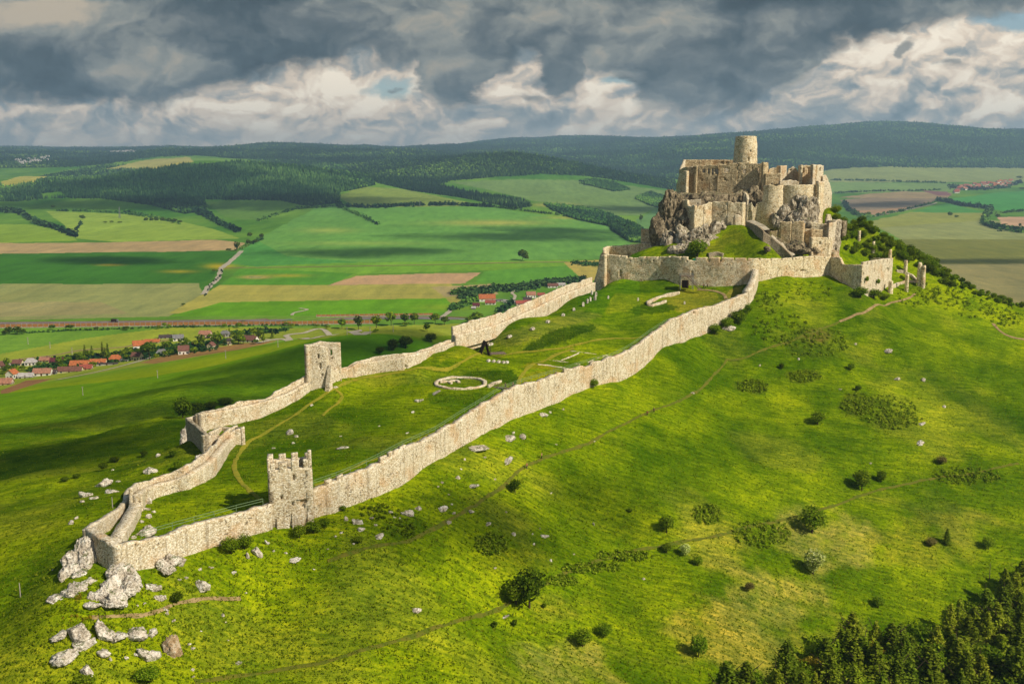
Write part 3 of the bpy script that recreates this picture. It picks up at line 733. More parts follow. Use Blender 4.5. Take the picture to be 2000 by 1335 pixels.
path('field_path', [(570,616),(575,611),(600,605),(585,602)], 4, 'pale_gravel')
path('road', [(862,620),(878,608),(885,598)], 6, 'pale_gravel')
path('field_path', [(0,706),(60,699),(110,693),(160,684),(240,678),(270,672),(330,664)], 4, 'bare_earth')
path('lane', [(500,670),(560,664),(600,662),(650,654),(690,648),(720,648)], 5, 'pale_gravel')
path('lane', [(700,648),(640,650),(590,651),(560,655),(566,663),(600,662)], 5, 'pale_gravel')
path('village_lane', [(110,742),(200,724),(290,700),(330,678),(380,668),(470,662),(540,664)], 4, 'pale_gravel')
path('lane', [(1002,588),(1006,578),(1000,572),(1010,566)], 4, 'pale_gravel')
# ridge of pale rubble where the second field edge runs
path('railway_bed', [(-400,632),(0,632.5),(200,631),(400,628),(520,625.5),(700,622),(860,622),(940,624),(1000,626)], 24, 'asphalt', lift=.5, rag=0, step=12)
# ------------------------------------------------------------------ masonry generator
def gpt(p):
    """(px, py_top, py_base[, distance]) -> X, Y, z_top, z_base"""
    if len(p) == 3:
        X, Y, Z = hit(p[0], p[2]); return [X, Y, ratio(p[1]) * Y, Z]
    Y = p[3]; return [ucol(p[0], (p[1] + p[2]) / 2) * Y, Y, ratio(p[1]) * Y, ratio(p[2]) * Y]
def gwall(name, pts, th=1.2, cell=.6, mat='pale_limestone_masonry', parent=None, hole=(), niche=(), cren=None, ruin=.15, drop=1.2, jit=.08, world=False, close=False, notch=0.0, batter=0.0, seed=0, curve=False, origin=None):
    """wall along a line; its right-hand side (facing the direction of travel) is the front. Real openings are left out of the block grid."""
    w = [list(p) for p in pts] if world else [gpt(p) for p in pts]
    w = np.array([list(q)[:4] for q in w], float)
    if close: w = np.vstack([w, w[:1]])
    c = []
    for i in range(len(w) - 1):
        k = max(1, int(round(np.linalg.norm(w[i + 1, :2] - w[i, :2]) / cell)))
        for j in range(k):
            if curve and len(w) > 2: c.append(_cr(w[max(i - 1, 0)], w[i], w[i + 1], w[min(i + 2, len(w) - 1)], j / k))
            else: c.append(w[i] * (1 - j / k) + w[i + 1] * j / k)
    c.append(w[-1]); c = np.array(c); n = len(c)
    s = np.r_[0, np.cumsum(np.linalg.norm(np.diff(c[:, :2], axis=0), axis=1))]
    t = np.gradient(c[:, :2], axis=0); t /= np.linalg.norm(t, axis=1)[:, None] + 1e-9
    nrm = np.stack([t[:, 1], -t[:, 0]], -1)
    # mitre so the thickness stays even round corners
    if close: nrm[0] = nrm[-1] = (nrm[0] + nrm[-1]) / max(np.linalg.norm(nrm[0] + nrm[-1]), 1e-6) * 1.3
    zt = c[:, 2] + ruin * (fbm(s / 3.1, s * 0 + seed, oct=3, seed=seed + 1) * 1.6 + vnoise(s / .8, s * 0, seed=seed + 5) * .5)
    if notch: zt -= notch * smooth(vnoise(s / 5.5, s * 0 + 3.3, seed=seed + 8), .35, .55)
    zb = c[:, 3] - drop
    if not world and len(pts[0]) == 3:
        zb = np.minimum(zb, hz(c[:, 0], c[:, 1]) - drop); zb = np.minimum(zb, hz(c[:, 0] - nrm[:, 0] * th, c[:, 1] - nrm[:, 1] * th) - drop)
    nz = max(2, int(math.ceil(np.max(zt - zb) / cell)))
    fr = np.linspace(0, 1, nz + 1)
    Z = zb[:, None] + (zt - zb)[:, None] * fr[None]
    pts3 = []
    for l, off in enumerate((0.0, -th * .45, -th)):
        b = batter * (1 - fr)[None] * (zt - zb)[:, None] * (1 if l == 0 else 0)
        X = c[:, 0][:, None] + nrm[:, 0][:, None] * (off + b); Y = c[:, 1][:, None] + nrm[:, 1][:, None] * (off + b)
        j = jit * (1.5 if mat in ('castle_masonry', 'palace_masonry') else .7) * (vnoise(X / .9, Y / .9, Z / .9, seed + l) * .8 + 1.3 * vnoise(X / 3.5, Y / 3.5, Z / 3.5, seed + 7 + l))
        X = X + nrm[:, 0][:, None] * j * (l != 1); Y = Y + nrm[:, 1][:, None] * j * (l != 1)
        zz = Z + (vnoise(X / .7, Y / .7, Z / .7, seed + 11) * jit * .8) * (fr[None] > .01)
        pts3.append(np.stack([X, Y, zz], -1))
    V = np.stack(pts3)                        # layer, along, up, 3
    cc = (V[0, :-1, :-1] + V[0, 1:, :-1] + V[0, :-1, 1:] + V[0, 1:, 1:]) / 4
    px, py = proj(cc[..., 0], cc[..., 1], cc[..., 2])
    A = np.ones((n - 1, nz), bool); B = A.copy()
    for h in hole:
        m = (px > h[0]) & (px < h[2]) & (py > h[1]) & (py < h[3]); A &= ~m; B &= ~m
    for h in niche:
        m = (px > h[0]) & (px < h[2]) & (py > h[1]) & (py < h[3]); A &= ~m
    if cren:
        per, gap, hh = cren[:3]; sm_ = (s[:-1] + s[1:]) / 2
        top = ((zt[:-1] + zt[1:]) / 2)[:, None] - cc[..., 2] < hh
        m = ((sm_ + (cren[3] if len(cren) > 3 else 0)) % per < gap)[:, None] & top; A &= ~m; B &= ~m
    idx = lambda l, i, k: (l * n + i) * (nz + 1) + k
    F = []
    I, K = np.meshgrid(np.arange(n - 1), np.arange(nz), indexing='ij')
    def quad(mask, a, b, c_, d):
        i, k = I[mask], K[mask]
        if len(i): F.append(np.stack([idx(*a(i, k)), idx(*b(i, k)), idx(*c_(i, k)), idx(*d(i, k))], -1))
    S = [A, B]
    for l, (M, O) in enumerate(((A, np.zeros_like(A)), (B, A))):
        quad(M & ~O, lambda i, k: (l, i, k), lambda i, k: (l, i + 1, k), lambda i, k: (l, i + 1, k + 1), lambda i, k: (l, i, k + 1))
    for l, (M, O) in enumerate(((A, B), (B, np.zeros_like(B)))):
        quad(M & ~O, lambda i, k: (l + 1, i, k), lambda i, k: (l + 1, i, k + 1), lambda i, k: (l + 1, i + 1, k + 1), lambda i, k: (l + 1, i + 1, k))
    for l, M in enumerate((A, B)):
        up = np.zeros_like(M); up[:, :-1] = M[:, 1:]
        quad(M & ~up, lambda i, k: (l, i, k + 1), lambda i, k: (l, i + 1, k + 1), lambda i, k: (l + 1, i + 1, k + 1), lambda i, k: (l + 1, i, k + 1))
        dn = np.ones_like(M); dn[:, 1:] = M[:, :-1]
        quad(M & ~dn, lambda i, k: (l, i, k), lambda i, k: (l + 1, i, k), lambda i, k: (l + 1, i + 1, k), lambda i, k: (l, i + 1, k))
        lf = np.zeros_like(M); lf[1:] = M[:-1]
        if close: lf[0] = M[-1]
        quad(M & ~lf, lambda i, k: (l, i, k), lambda i, k: (l, i, k + 1), lambda i, k: (l + 1, i, k + 1), lambda i, k: (l + 1, i, k))
        rt = np.zeros_like(M); rt[:-1] = M[1:]
        if close: rt[-1] = M[0]
        quad(M & ~rt, lambda i, k: (l, i + 1, k), lambda i, k: (l + 1, i + 1, k), lambda i, k: (l + 1, i + 1, k + 1), lambda i, k: (l, i + 1, k + 1))
    fc = np.concatenate(F); v = V.reshape(-1, 3)
    used, inv = np.unique(fc, return_inverse=True)
    v = v[used]; fc = inv.reshape(fc.shape)
    if parent is not None:
        o0 = np.array(parent.location)
    else:
        o0 = np.array([c[:, 0].mean(), c[:, 1].mean(), c[:, 3].min()])
    o = link(name, mesh_np(name, v - o0, [fc]), parent, MAT[mat])
    if parent is None: o.location = o0
    return o
def thing(name, px, py, label, cat, group=None, Y=None):
    """empty standing at the ground point seen at a pixel (or at a given distance)"""
    loc = hit(px, py) if Y is None else P(px, py, Y)
    return empty(name, loc, label, cat, group)
def rel(parent, mb):
    l = parent.location
    mb.v = [(x - l[0], y - l[1], z - l[2]) for x, y, z in mb.v]
    return mb

# ------------------------------------------------------------------ rocks
import bmesh
def ico(sub):
    bm = bmesh.new(); bmesh.ops.create_icosphere(bm, subdivisions=sub, radius=1)
    v = np.array([x.co[:] for x in bm.verts]); f = np.array([[y.index for y in x.verts] for x in bm.faces]); bm.free(); return v, f
_ICO = {k: ico(k) for k in (1, 2, 3, 4, 5)}
def rock_mesh(name, size, seed, sub=3, rough=.35, freq=1.3, flat=.6):
    """broken limestone: an ellipsoid cut by random planes, then weathered by ridged noise"""
    v, f = _ICO[sub]; v = v.copy(); s = seed * 13.7; rg = np.random.default_rng(seed)
    for k in range(9):
        nrm = rg.normal(size=3); nrm /= np.linalg.norm(nrm); d = rg.uniform(.45, .82)
        h = v @ nrm; m = h > d; v[m] -= np.outer((h[m] - d) * .92, nrm)
    x, y, z = v.T
    r = 1 + rough * .55 * fbm(x * .9 + s, y * .9, z * .9, oct=2, seed=seed + 3) + rough * .42 * (1 - 2.6 * np.abs(fbm(x * freq * 1.7 + s, y * freq * 1.7, z * freq * .75, oct=4, seed=seed, gain=.62)))
    r = r - rough * .16 * smooth(.12 - np.abs(vnoise(x * 2.6 + s, y * 2.6, z * 1.4, seed + 40)), 0, .1) + rough * .10 * fbm(x * 6, y * 6, z * 4, oct=2, seed=seed + 50)
    v = v * r[:, None]
    v = v * np.array(size) * .58
    v[:, 2] = np.maximum(v[:, 2], -size[2] * .58 * flat)
    return mesh_np(name, v, [f])
def crag(name, foot, zb, zt, mat='crag_rock', amp=2.0, freq=.16, taper=.75, res=.55, seed=0, parent=None, topamp=1.0, power=1.0):
    """a rock body standing on a footprint of (px, distance) corners, from z_base to z_top (a number, or a function of x, y)"""
    f = np.array([(ucol(p, 450) * Y, Y) for p, Y in foot]); m = f.mean(0)
    ring = []
    for i in range(len(f)):
        a, b = f[i], f[(i + 1) % len(f)]; k = max(1, int(np.linalg.norm(b - a) / res))
        for j in range(k): ring.append(_cr(f[i - 1], a, b, f[(i + 2) % len(f)], j / k))
    ring = np.array(ring); n = len(ring)
    H = (zt if not callable(zt) else zt(m[0], m[1])) - zb
    nv = max(4, int(H / res)); nc = 10
    rows = []
    for k in range(nv + 1):
        t = k / nv; sc_ = 1 - (1 - taper) * t ** power
        rr = m + (ring - m) * sc_
        ztop = np.array([zt(*p) for p in rr]) if callable(zt) else np.full(n, zt)
        rows.append(np.c_[rr, zb + (ztop - zb) * t])
    for k in range(1, nc + 1):
        t = k / nc; rr = m + (rows[nv][:, :2] - m) * (1 - t * .999)
        ztop = np.array([zt(*p) for p in rr]) if callable(zt) else np.full(n, zt)
        rows.append(np.c_[rr, ztop])
    v = np.array(rows)
    x, y, z = v[..., 0], v[..., 1], v[..., 2]
    d = 1 - 2.2 * np.abs(fbm(x * freq, y * freq, z * freq * .7, oct=5, seed=seed, gain=.55)); d2 = fbm(x * freq * .4, y * freq * .4, z * freq * .3, oct=2, seed=seed + 9)
    out = np.r_[[ring - m]]; out = out / (np.linalg.norm(out, axis=2)[..., None] + 1e-6)
    fade = np.ones(len(v)); fade[nv + 1:] = np.linspace(.8, 0, nc)
    d3 = 1 - 2 * np.abs(fbm(x * freq * 3.1, y * freq * 3.1, z * freq * 1.5, oct=4, seed=seed + 21, gain=.6))
    dd = (amp * (d - .3) + amp * 1.2 * d2 + amp * .55 * (d3 - .4)) * fade[:, None]
    v[..., :2] += out * dd[..., None]
    v[..., 2] += topamp * (fbm(x * freq * 1.7, y * freq * 1.7, z * freq, oct=4, seed=seed + 4)) * (np.arange(len(v)) > 0)[:, None]
    R = len(v); i = np.arange(n); q_ = []
    for k in range(R - 1):
        q_.append(np.stack([k * n + i, k * n + (i + 1) % n, (k + 1) * n + (i + 1) % n, (k + 1) * n + i], -1))
    o0 = np.array([m[0], m[1], zb]) if parent is None else np.array(parent.location)
    o = link(name, mesh_np(name, v.reshape(-1, 3) - o0, [np.concatenate(q_)]), parent, MAT[mat])
    if parent is None: o.location = o0
    return o

# ------------------------------------------------------------------ lower court: the long front wall
PL, GL, CA, PA = 'pale_limestone_masonry', 'grey_limestone_masonry', 'castle_masonry', 'palace_masonry'
w = gwall('curtain_wall', [(613,958,1012),(630,950,1007),(647,943,1003),(667,936,996),(685,927,988),(705,918,981),(728,909,972),(748,900,964),(777,884,952),(799,872,938),(820,863,920),(840,855,906),(863,842,895),(900,818,873),(957,783,840),(991,762,824),(1020,751,812),(1047,743,803),(1070,737,793),(1105,726,777),(1137,716,763),(1168,706,752),(1200,698,746),(1240,678,730),(1275,652,700),(1293,641,680)],
      th=1.5, cell=.5, ruin=.34, notch=.55, niche=[(748,900,752,903),(1107,752,1109,755)], mat=PL)
tag(w, 'long pale curtain wall climbing from the square front tower towards the castle', 'castle wall')
for k_, (a_, b_) in enumerate([(640,650),(660,672),(746,757),(762,768),(772,780),(785,795),(1102,1112)]):
    xs_ = [613,667,705,748,799,840,900,991,1105,1200]; ts_ = [958,936,918,900,872,855,818,762,726,698]; bs_ = [1012,996,981,964,938,906,873,824,777,746]
    q_ = [hit(x_, float(np.interp(x_, xs_, bs_))) for x_ in (a_, b_)]; zz_ = [ratio(float(np.interp(x_, xs_, ts_))) * g_[1] for x_, g_ in zip((a_, b_), q_)]
    gwall('merlon', [(g_[0], g_[1], z_ + .75, z_ - .3) for g_, z_ in zip(q_, zz_)], th=.8, cell=.35, mat=PL, parent=w, world=True, ruin=.2, seed=800 + k_, drop=.3)
w2 = gwall('curtain_wall', [(1293,638,680),(1302,632,676),(1315,622,672),(1340,613,666),(1364,604,657),(1394,596,643),(1420,587,624),(1445,578,606),(1462,571,596)], th=1.5, cell=.6, ruin=.3, mat=PL,
      niche=[(1300+28*i-1.5, 632-12.3*i+1.0, 1300+28*i+1.5, 632-12.3*i+5.5) for i in range(6)], seed=4)
tag(w2, 'upper stretch of the front curtain wall with small loopholes under its rim', 'castle wall')
w3 = gwall('spur_wall', [(1462,569,598),(1472,556,588,373.5),(1478,540,583,381),(1481,526,574,387)], th=2.6, cell=.6, ruin=.1, mat=PL, seed=6)
tag(w3, 'short steep wall with a walkway linking the curtain wall to the ring wall', 'castle wall')
w4 = gwall('curtain_wall', [(234,1066,1104,160),(256,1060,1118,162.5),(282,1055,1120,165),(316,1046,1110,168),(350,1035,1094,171.5),(395,1022,1078,175.5),(428,1013,1067,178),(470,1001,1050,181),(505,991,1040,183.5),(532,984,1033,185.5)], th=1.4, cell=.5, ruin=.22, notch=.3, mat=PL, seed=8, drop=4)
tag(w4, 'pale curtain wall between the rocky western point and the front tower', 'castle wall')
w5 = gwall('corner_wall', [(168,1033,1066,168.5),(172,1037,1080,167),(188,1046,1112,163),(210,1058,1132,160.5),(224,1064,1128,159.5),(234,1066,1105,159.5)], th=1.6, cell=.5, ruin=.15, mat=PL, seed=10, drop=2.5)
tag(w5, 'shaded grey wall face closing the rocky western point of the court', 'castle wall')

def walk_wall(name, pts, label, wt=1.5, par=1.35, seed=0, mat=PL, cren=None, niche=(), hole=(), parh=None):
    """wall seen from the court: inner face, wall-walk and a parapet on the outer edge"""
    w = np.array([gpt(p) for p in pts])
    t = empty(name, tuple(w[0, [0, 1, 3]]), label, 'castle wall')
    gwall('wall_body', w, th=wt + .1, cell=.6, ruin=.12, mat=mat, parent=t, world=True, seed=seed, niche=niche, hole=hole)
    tn = np.gradient(w[:, :2], axis=0); tn /= np.linalg.norm(tn, axis=1)[:, None]
    nr = np.stack([tn[:, 1], -tn[:, 0]], -1)
    b = w.copy(); b[:, :2] -= nr * wt; b[:, 3] -= 2.5
    ph = np.full(len(w), par) if parh is None else np.array(parh)
    b[:, 2] = w[:, 2] + ph
    gwall('parapet', b, th=.75, cell=.4, ruin=.16, mat=mat, parent=t, world=True, seed=seed + 1, drop=.5, cren=cren, notch=.5)
    return t
lw = walk_wall('curtain_wall', [(279,964,998),(286,956,984),(305,950,972),(338,940,962),(372,926,955),(400,912,942),(422,896,928),(436,878,905),(449,862,882),(464,848,866),(478,840,856)],
          'curved pale wall with a wall-walk from the western point up to the triangular bastion', seed=20, wt=1.7)
gwall('parapet', [(172,1033,1050,170.5),(190,1020,1042,174),(215,1006,1032,181),(238,990,1018,188),(250,978,1004,195),(253,960,990,203),(262,951,982,206)], th=1.0, cell=.5, mat=PL, parent=lw, ruin=.1, seed=24, drop=1.5)
gwall('wall_body', [(234,1060,1080,166),(239,1050,1068,169),(250,1030,1054,173),(262,1010,1040,180),(274,990,1020,188),(280,968,1000,196)], th=2.2, cell=.6, mat=PL, parent=lw, ruin=.1, seed=25, drop=3)
walk_wall('curtain_wall', [(396,808,846,248),(405,806,842,250),(430,803,835,252.5),(452,799,827,255),(485,793,821,258.5),(520,784,811,262),(545,776,801,264.8),(565,768,791,267.5),(585,757,779,270),(603,747,766,273),(626,736,746,278)],
          'pale wall between the triangular bastion and the back tower with a row of loopholes', seed=30, wt=1.5, parh=[.4,.4,.5,1.3,1.3,.3,1.3,1.4,1.4,1.4,1.6])
walk_wall('curtain_wall', [(664,722,740),(675,722,738),(686,718,737),(700,709,735),(738,705,728),(790,697,722),(821,689,709),(847,682,690),(870,675,684),(888,668,675)],
          'low pale wall with an arched gate east of the back tower', seed=40, wt=1.2, parh=[.2,.3,.2,.2,1.2,1.0,.2,.5,.9,.6], niche=[(789,712,797,722)])
walk_wall('curtain_wall', [(891,655,675,318),(915,650,669,323),(944,643,661,329),(975,633,651,336),(998,624,643,342),(1030,610,632,350),(1058,597,620,360),(1085,584,603,370),(1112,571,588,380),(1140,561,576,392),(1163,552,566,404)],
          'tall far curtain wall with a high parapet climbing to the ring wall corner', seed=50, wt=1.3, parh=[3.4,3.5,3.4,3.3,3.2,3.0,2.9,2.8,2.6,2.4,2.2])

# ------------------------------------------------------------------ front tower
A0 = hit(531, 1036); A1 = hit(612, 1016)
YT = (A0[1] + A1[1]) / 2 - .5
ftl = P(529, 1038, YT - 1.0); ftr = P(613, 1014, YT + 1.2)
ft = empty('gate_tower', ftl, 'square crenellated front tower of pale stone beside the long wall', 'tower')
zt_ = ratio(916) * YT
dirx = np.array([ftr[0] - ftl[0], ftr[1] - ftl[1]]); wlen = np.linalg.norm(dirx); dirx /= wlen; dy_ = np.array([-dirx[1], dirx[0]])
c0 = np.array(ftl[:2]); c1 = np.array(ftr[:2]); c2 = c1 + dy_ * 8; c3 = c0 + dy_ * 8
zb_ = min(ftl[2], ftr[2]) - 1
NF = [(548,967,553,975),(568,978,572,986),(588,975,597,992),(572,926,576,936)]
gwall('front_wall', [(*c0, zt_, ftl[2]), (*c1, zt_, ftr[2])], th=1.3, cell=.42, mat=PL, parent=ft, world=True, ruin=.1, niche=NF, seed=60, drop=2.5)
gwall('side_wall', [(*c1, zt_, ftr[2]), (*c2, zt_, ftr[2])], th=1.3, cell=.5, mat=PL, parent=ft, world=True, ruin=.1, seed=61, drop=3)
gwall('back_wall', [(*c2, zt_, ftr[2]), (*c3, zt_, ftl[2])], th=1.3, cell=.5, mat=PL, parent=ft, world=True, ruin=.1, seed=62, drop=3)
gwall('side_wall', [(*c3, zt_, ftl[2]), (*c0, zt_, ftl[2])], th=1.3, cell=.5, mat=GL, parent=ft, world=True, ruin=.1, seed=63, drop=3)  # side turned from the sun, its shade put into darker stone
def merlon(pa, pb, h, th=1.0, back=False, seed=0):
    ln = wlen
    f = lambda x: (x - 529) / (613 - 529)
    o = c0 + dy_ * (0.0 if not back else 8 - th)
    a = o + dirx * wlen * f(pa); b = o + dirx * wlen * f(pb)
    gwall('merlon', [(*a, zt_ + h, zt_), (*b, zt_ + h, zt_)], th=th, cell=.35, mat=PL, parent=ft, world=True, ruin=.08, seed=seed, drop=.4)
for i, (a, b, h) in enumerate([(527.5,532.5,2.4),(532.5,542,1.4),(549,564.5,1.25),(573,588,1.6),(596,605.5,1.7),(605.5,612.5,3.3)]): merlon(a, b, h, seed=70 + i)
for i, (a, b, h) in enumerate([(530,541,1.1),(552,566,1.1),(577,590,1.1)]): merlon(a, b, h, back=True, seed=80 + i)
for s_ in (0, 1):
    for k in (.3, .65):
        a = (c0 if s_ == 0 else c1) + dy_ * 8 * k + dirx * (.0 if s_ == 0 else -1.0); b = a + dy_ * 1.6
        q0, q1 = (b, a) if s_ == 0 else (a, b)
        gwall('merlon', [(*(q1 if s_ else q0), zt_ + 1.2, zt_), (*(q0 if s_ else q1), zt_ + 1.2, zt_)] if False else [(*a, zt_ + 1.2, zt_), (*b, zt_ + 1.2, zt_)], th=-.9 if s_ == 0 else -1.0, cell=.4, mat=PL, parent=ft, world=True, ruin=.08, seed=90, drop=.4)
for i, px_ in enumerate((541, 571, 601)):
    f = (px_ - 529) / (84.0); a = c0 + dirx * (wlen * f); b = a - dy_ * 1.1
    z0 = (ftl[2] * (1 - f) + ftr[2] * f) - 1.6; z1 = z0 + (5.2, 5.4, 4.2)[i]; mb = MB(); wd = dirx * (2.4, 2.4, 1.1)[i]
    mb.add([(*(a + dy_ * .2), z0), (*(a + wd + dy_ * .2), z0), (*(b + wd), z0), (*b, z0), (*(a + dy_ * .2), z1), (*(a + wd + dy_ * .2), z1)],
           [(0, 1, 2, 3), (3, 2, 5, 4), (0, 3, 4), (1, 5, 2), (0, 4, 5, 1)])
    rel(ft, mb).build('buttress', MAT[PL], ft)
mb = MB(); mb.box((*(c0 + dirx * 5.9 - dy_ * .12), ratio(975) * YT + .0), (1.15, .3, .12), math.atan2(dirx[1], dirx[0])); rel(ft, mb).build('lintel', MAT[PL], ft)

# ------------------------------------------------------------------ back tower, open towards the court
YB = hit(640, 756)[1]
bt = empty('back_tower', P(640, 756, YB), 'tall ruined back tower open towards the court at the far wall', 'tower')
A = np.array([*P(596, 735, YB - 1.2)[:2]]); B = np.array(P(641, 752, YB)[:2]); Cc = np.array(P(667, 738, YB + 7.5)[:2]); Dd = A + (Cc - B)
zA = lambda py, Y: ratio(py) * Y
gwall('left_wall', [(*A, zA(673.5, A[1]), zA(738, A[1])), (*((A + B) / 2), zA(673, (A[1] + B[1]) / 2), zA(744, B[1])), (*B, zA(677, B[1]), zA(751, B[1]))], th=1.2, cell=.42, mat=PL, parent=bt, world=True, ruin=.15, seed=101,
      niche=[(620,690,623,699),(624.5,708,628,719),(628,728,631,735)], drop=3)
gwall('right_wall', [(*B, zA(690, B[1]), zA(751, B[1])), (*(B * .85 + Cc * .15), zA(706, B[1]), zA(749, B[1])), (*(B * .6 + Cc * .4), zA(722, B[1]), zA(745, B[1])), (*(B * .4 + Cc * .6), zA(731, B[1]), zA(742, B[1])), (*(B * .2 + Cc * .8), zA(718, Cc[1]), zA(738, Cc[1])), (*Cc, zA(672, Cc[1]), zA(738, Cc[1]))],
      th=1.2, cell=.42, mat=PL, parent=bt, world=True, ruin=.2, seed=102, drop=3)
gwall('back_wall', [(*Cc, zA(668, Cc[1]), zA(738, Cc[1])), (*Dd, zA(666, Dd[1]), zA(736, Dd[1]))], th=1.2, cell=.42, mat=PL, parent=bt, world=True, ruin=.15, seed=103, drop=3, hole=[(644,681,647.5,691)], niche=[(628,668,630,672),(637,668,639,672),(646,668,648,672),(655,668,657,672)])
gwall('side_wall', [(*Dd, zA(666, Dd[1]), zA(736, Dd[1])), (*A, zA(673.5, A[1]), zA(738, A[1]))], th=1.2, cell=.42, mat=PL, parent=bt, world=True, ruin=.15, seed=104, drop=3)
mb = MB(); q = B; r_ = (B - Cc) / np.linalg.norm(B - Cc); s2 = np.array([-r_[1], r_[0]])
mb.add([(*(q + s2 * -.2), zA(765, YB)), (*(q + s2 * 1.5), zA(765, YB)), (*(q + r_ * 2.2 + s2 * 1.3), zA(765, YB)), (*(q + r_ * 2.2), zA(765, YB)), (*(q + s2 * .1), zA(712, YB)), (*(q + s2 * 1.2), zA(712, YB))],
       [(0, 3, 2, 1), (3, 4, 5, 2), (0, 4, 3), (1, 2, 5), (0, 1, 5, 4)])
rel(bt, mb).build('buttress', MAT[PL], bt)

# ------------------------------------------------------------------ triangular bastion on the left
yb = hit(395, 893)[1]
tb = empty('bastion', P(398, 890, yb), 'small triangular bastion jutting from the left wall with one shaded face', 'bastion')
gwall('shaded_wall', [(364,817,868,yb + 16),(382,832,880,yb + 8),(401,849,892,yb)], th=1.0, cell=.5, mat=GL, parent=tb, ruin=.1, seed=110, drop=4)  # darker masonry colour carries the shade of this face
gwall('front_wall', [(401,849,893,yb),(415,849,886,yb + 3),(430,849,872,yb + 8)], th=1.0, cell=.5, mat=PL, parent=tb, ruin=.1, seed=111, drop=3)
gwall('inner_wall', [(407,844,858,yb + 9),(430,833,848,yb + 18),(455,833,846,yb + 16),(478,834,853,yb + 9)], th=-.9, cell=.5, mat=PL, parent=tb, ruin=.1, seed=112, drop=2)
gwall('cross_wall', [(430,850,862,yb + 7),(455,842,858,yb + 8),(478,834,853,yb + 9)], th=1.2, cell=.5, mat=PL, parent=tb, ruin=.1, seed=113, drop=2)
gwall('rear_wall', [(366,817,832,yb + 16),(385,811,828,yb + 18),(400,806,840,yb + 17)], th=1.0, cell=.5, mat=PL, parent=tb, ruin=.1, seed=114, drop=2)

# ------------------------------------------------------------------ ring wall round the castle rock
ring = gwall('ring_wall', [(1163,560,566,420),(1172,498,560,414),(1188,497,551,411),(1219,500,545,408),(1247,502,541,406),(1297,501,542,401.5),(1326,501,555,397),(1365,503,556,394),(1405,503,559,391),(1443,505,556,389),(1466,505,553,388),(1482,505,549,388.5),(1541,504,545,394),(1584,500,542,398),(1621,502,541,402)],
      th=1.6, cell=.5, mat=CA, ruin=.15, seed=120, curve=True, notch=.0, batter=.0, cren=(5.2, .55, .8), drop=3,
      niche=[(1188,528,1192,534),(1210,527,1215,541),(1348.5,528,1353.5,539),(1563,527,1575,529.2)] + [(1230+22*i,508,1232+22*i,511) for i in range(9)],
      hole=[(1343,495,1358,508),(1225,495,1246,503)])
tag(ring, 'long crenellated ring wall round the foot of the castle rock with stair door', 'castle wall')
tl = gwall('leaning_buttress', [(1158,557,562,413),(1166,530,560,412),(1174,498,557,411),(1182,498,553,410)], th=4, cell=.6, mat=CA, ruin=.05, seed=121, drop=3)
tag(tl, 'sloping stone buttress at the far left corner of the ring wall', 'buttress')
rb = empty('ring_bastion', P(1680, 561, 390), 'pale bastion with crenels projecting from the ring wall at right', 'bastion')
gwall('shaded_wall', [(1621,502,541,402),(1638,503,548,398),(1643,516,551,396),(1665,517,562,391),(1684,517,560,389)], th=1.1, cell=.5, mat=CA, parent=rb, ruin=.12, seed=122, drop=8, niche=[(1660,535,1663,540)])
gwall('front_wall', [(1684,512,560,389),(1700,509,560,396),(1720,506,561,405),(1742.5,504,562,416)], th=1.1, cell=.45, mat=PL, parent=rb, ruin=.08, seed=123, drop=10, cren=(4.6, .7, 1.5),
      niche=[(1706.5,524,1709,531),(1732,524,1736,531),(1685,531,1687,539)])
gwall('rear_wall', [(1743,504,545,417),(1720,504,540,424),(1697,504,530,432)], th=1.0, cell=.5, mat=CA, parent=rb, ruin=.1, seed=124, drop=3, cren=(4.6, .7, 1.2))
gwall('rear_wall', [(1697,503,530,432),(1672,500,525,430),(1652,499,520,425)], th=-1.0, cell=.5, mat=CA, parent=rb, ruin=.1, seed=125, drop=3, cren=(4.0, .8, 1.0))
g = gwall('inner_ring_wall', [(1186,500,508,428),(1182,484,503,436),(1190,481,503,445),(1225,478,503,443),(1252,475,503,440),(1282,475,503,436)], th=1.2, cell=.5, mat=CA, ruin=.12, seed=126, drop=4, niche=[(1200+24*i,484,1203+24*i,487) for i in range(4)] + [(1227,495,1233,502),(1249,496,1255,502)])
tag(g, 'sunlit far part of the ring wall curving behind the left corner', 'castle wall')
bl = empty('wall_block', P(1270, 477, 440), 'square roofless block on the far ring wall left of the rock', 'tower')
gwall('front_wall', [(1252,447,478,442),(1296,445,478,438)], th=1.0, cell=.5, mat=CA, parent=bl, ruin=.15, seed=127, drop=3, niche=[(1260,455,1262,459),(1274,468,1280,478)])
gwall('side_wall', [(1252,447,478,452),(1252,447,478,442)], th=1.0, cell=.5, mat=CA, parent=bl, ruin=.15, seed=128, drop=3)

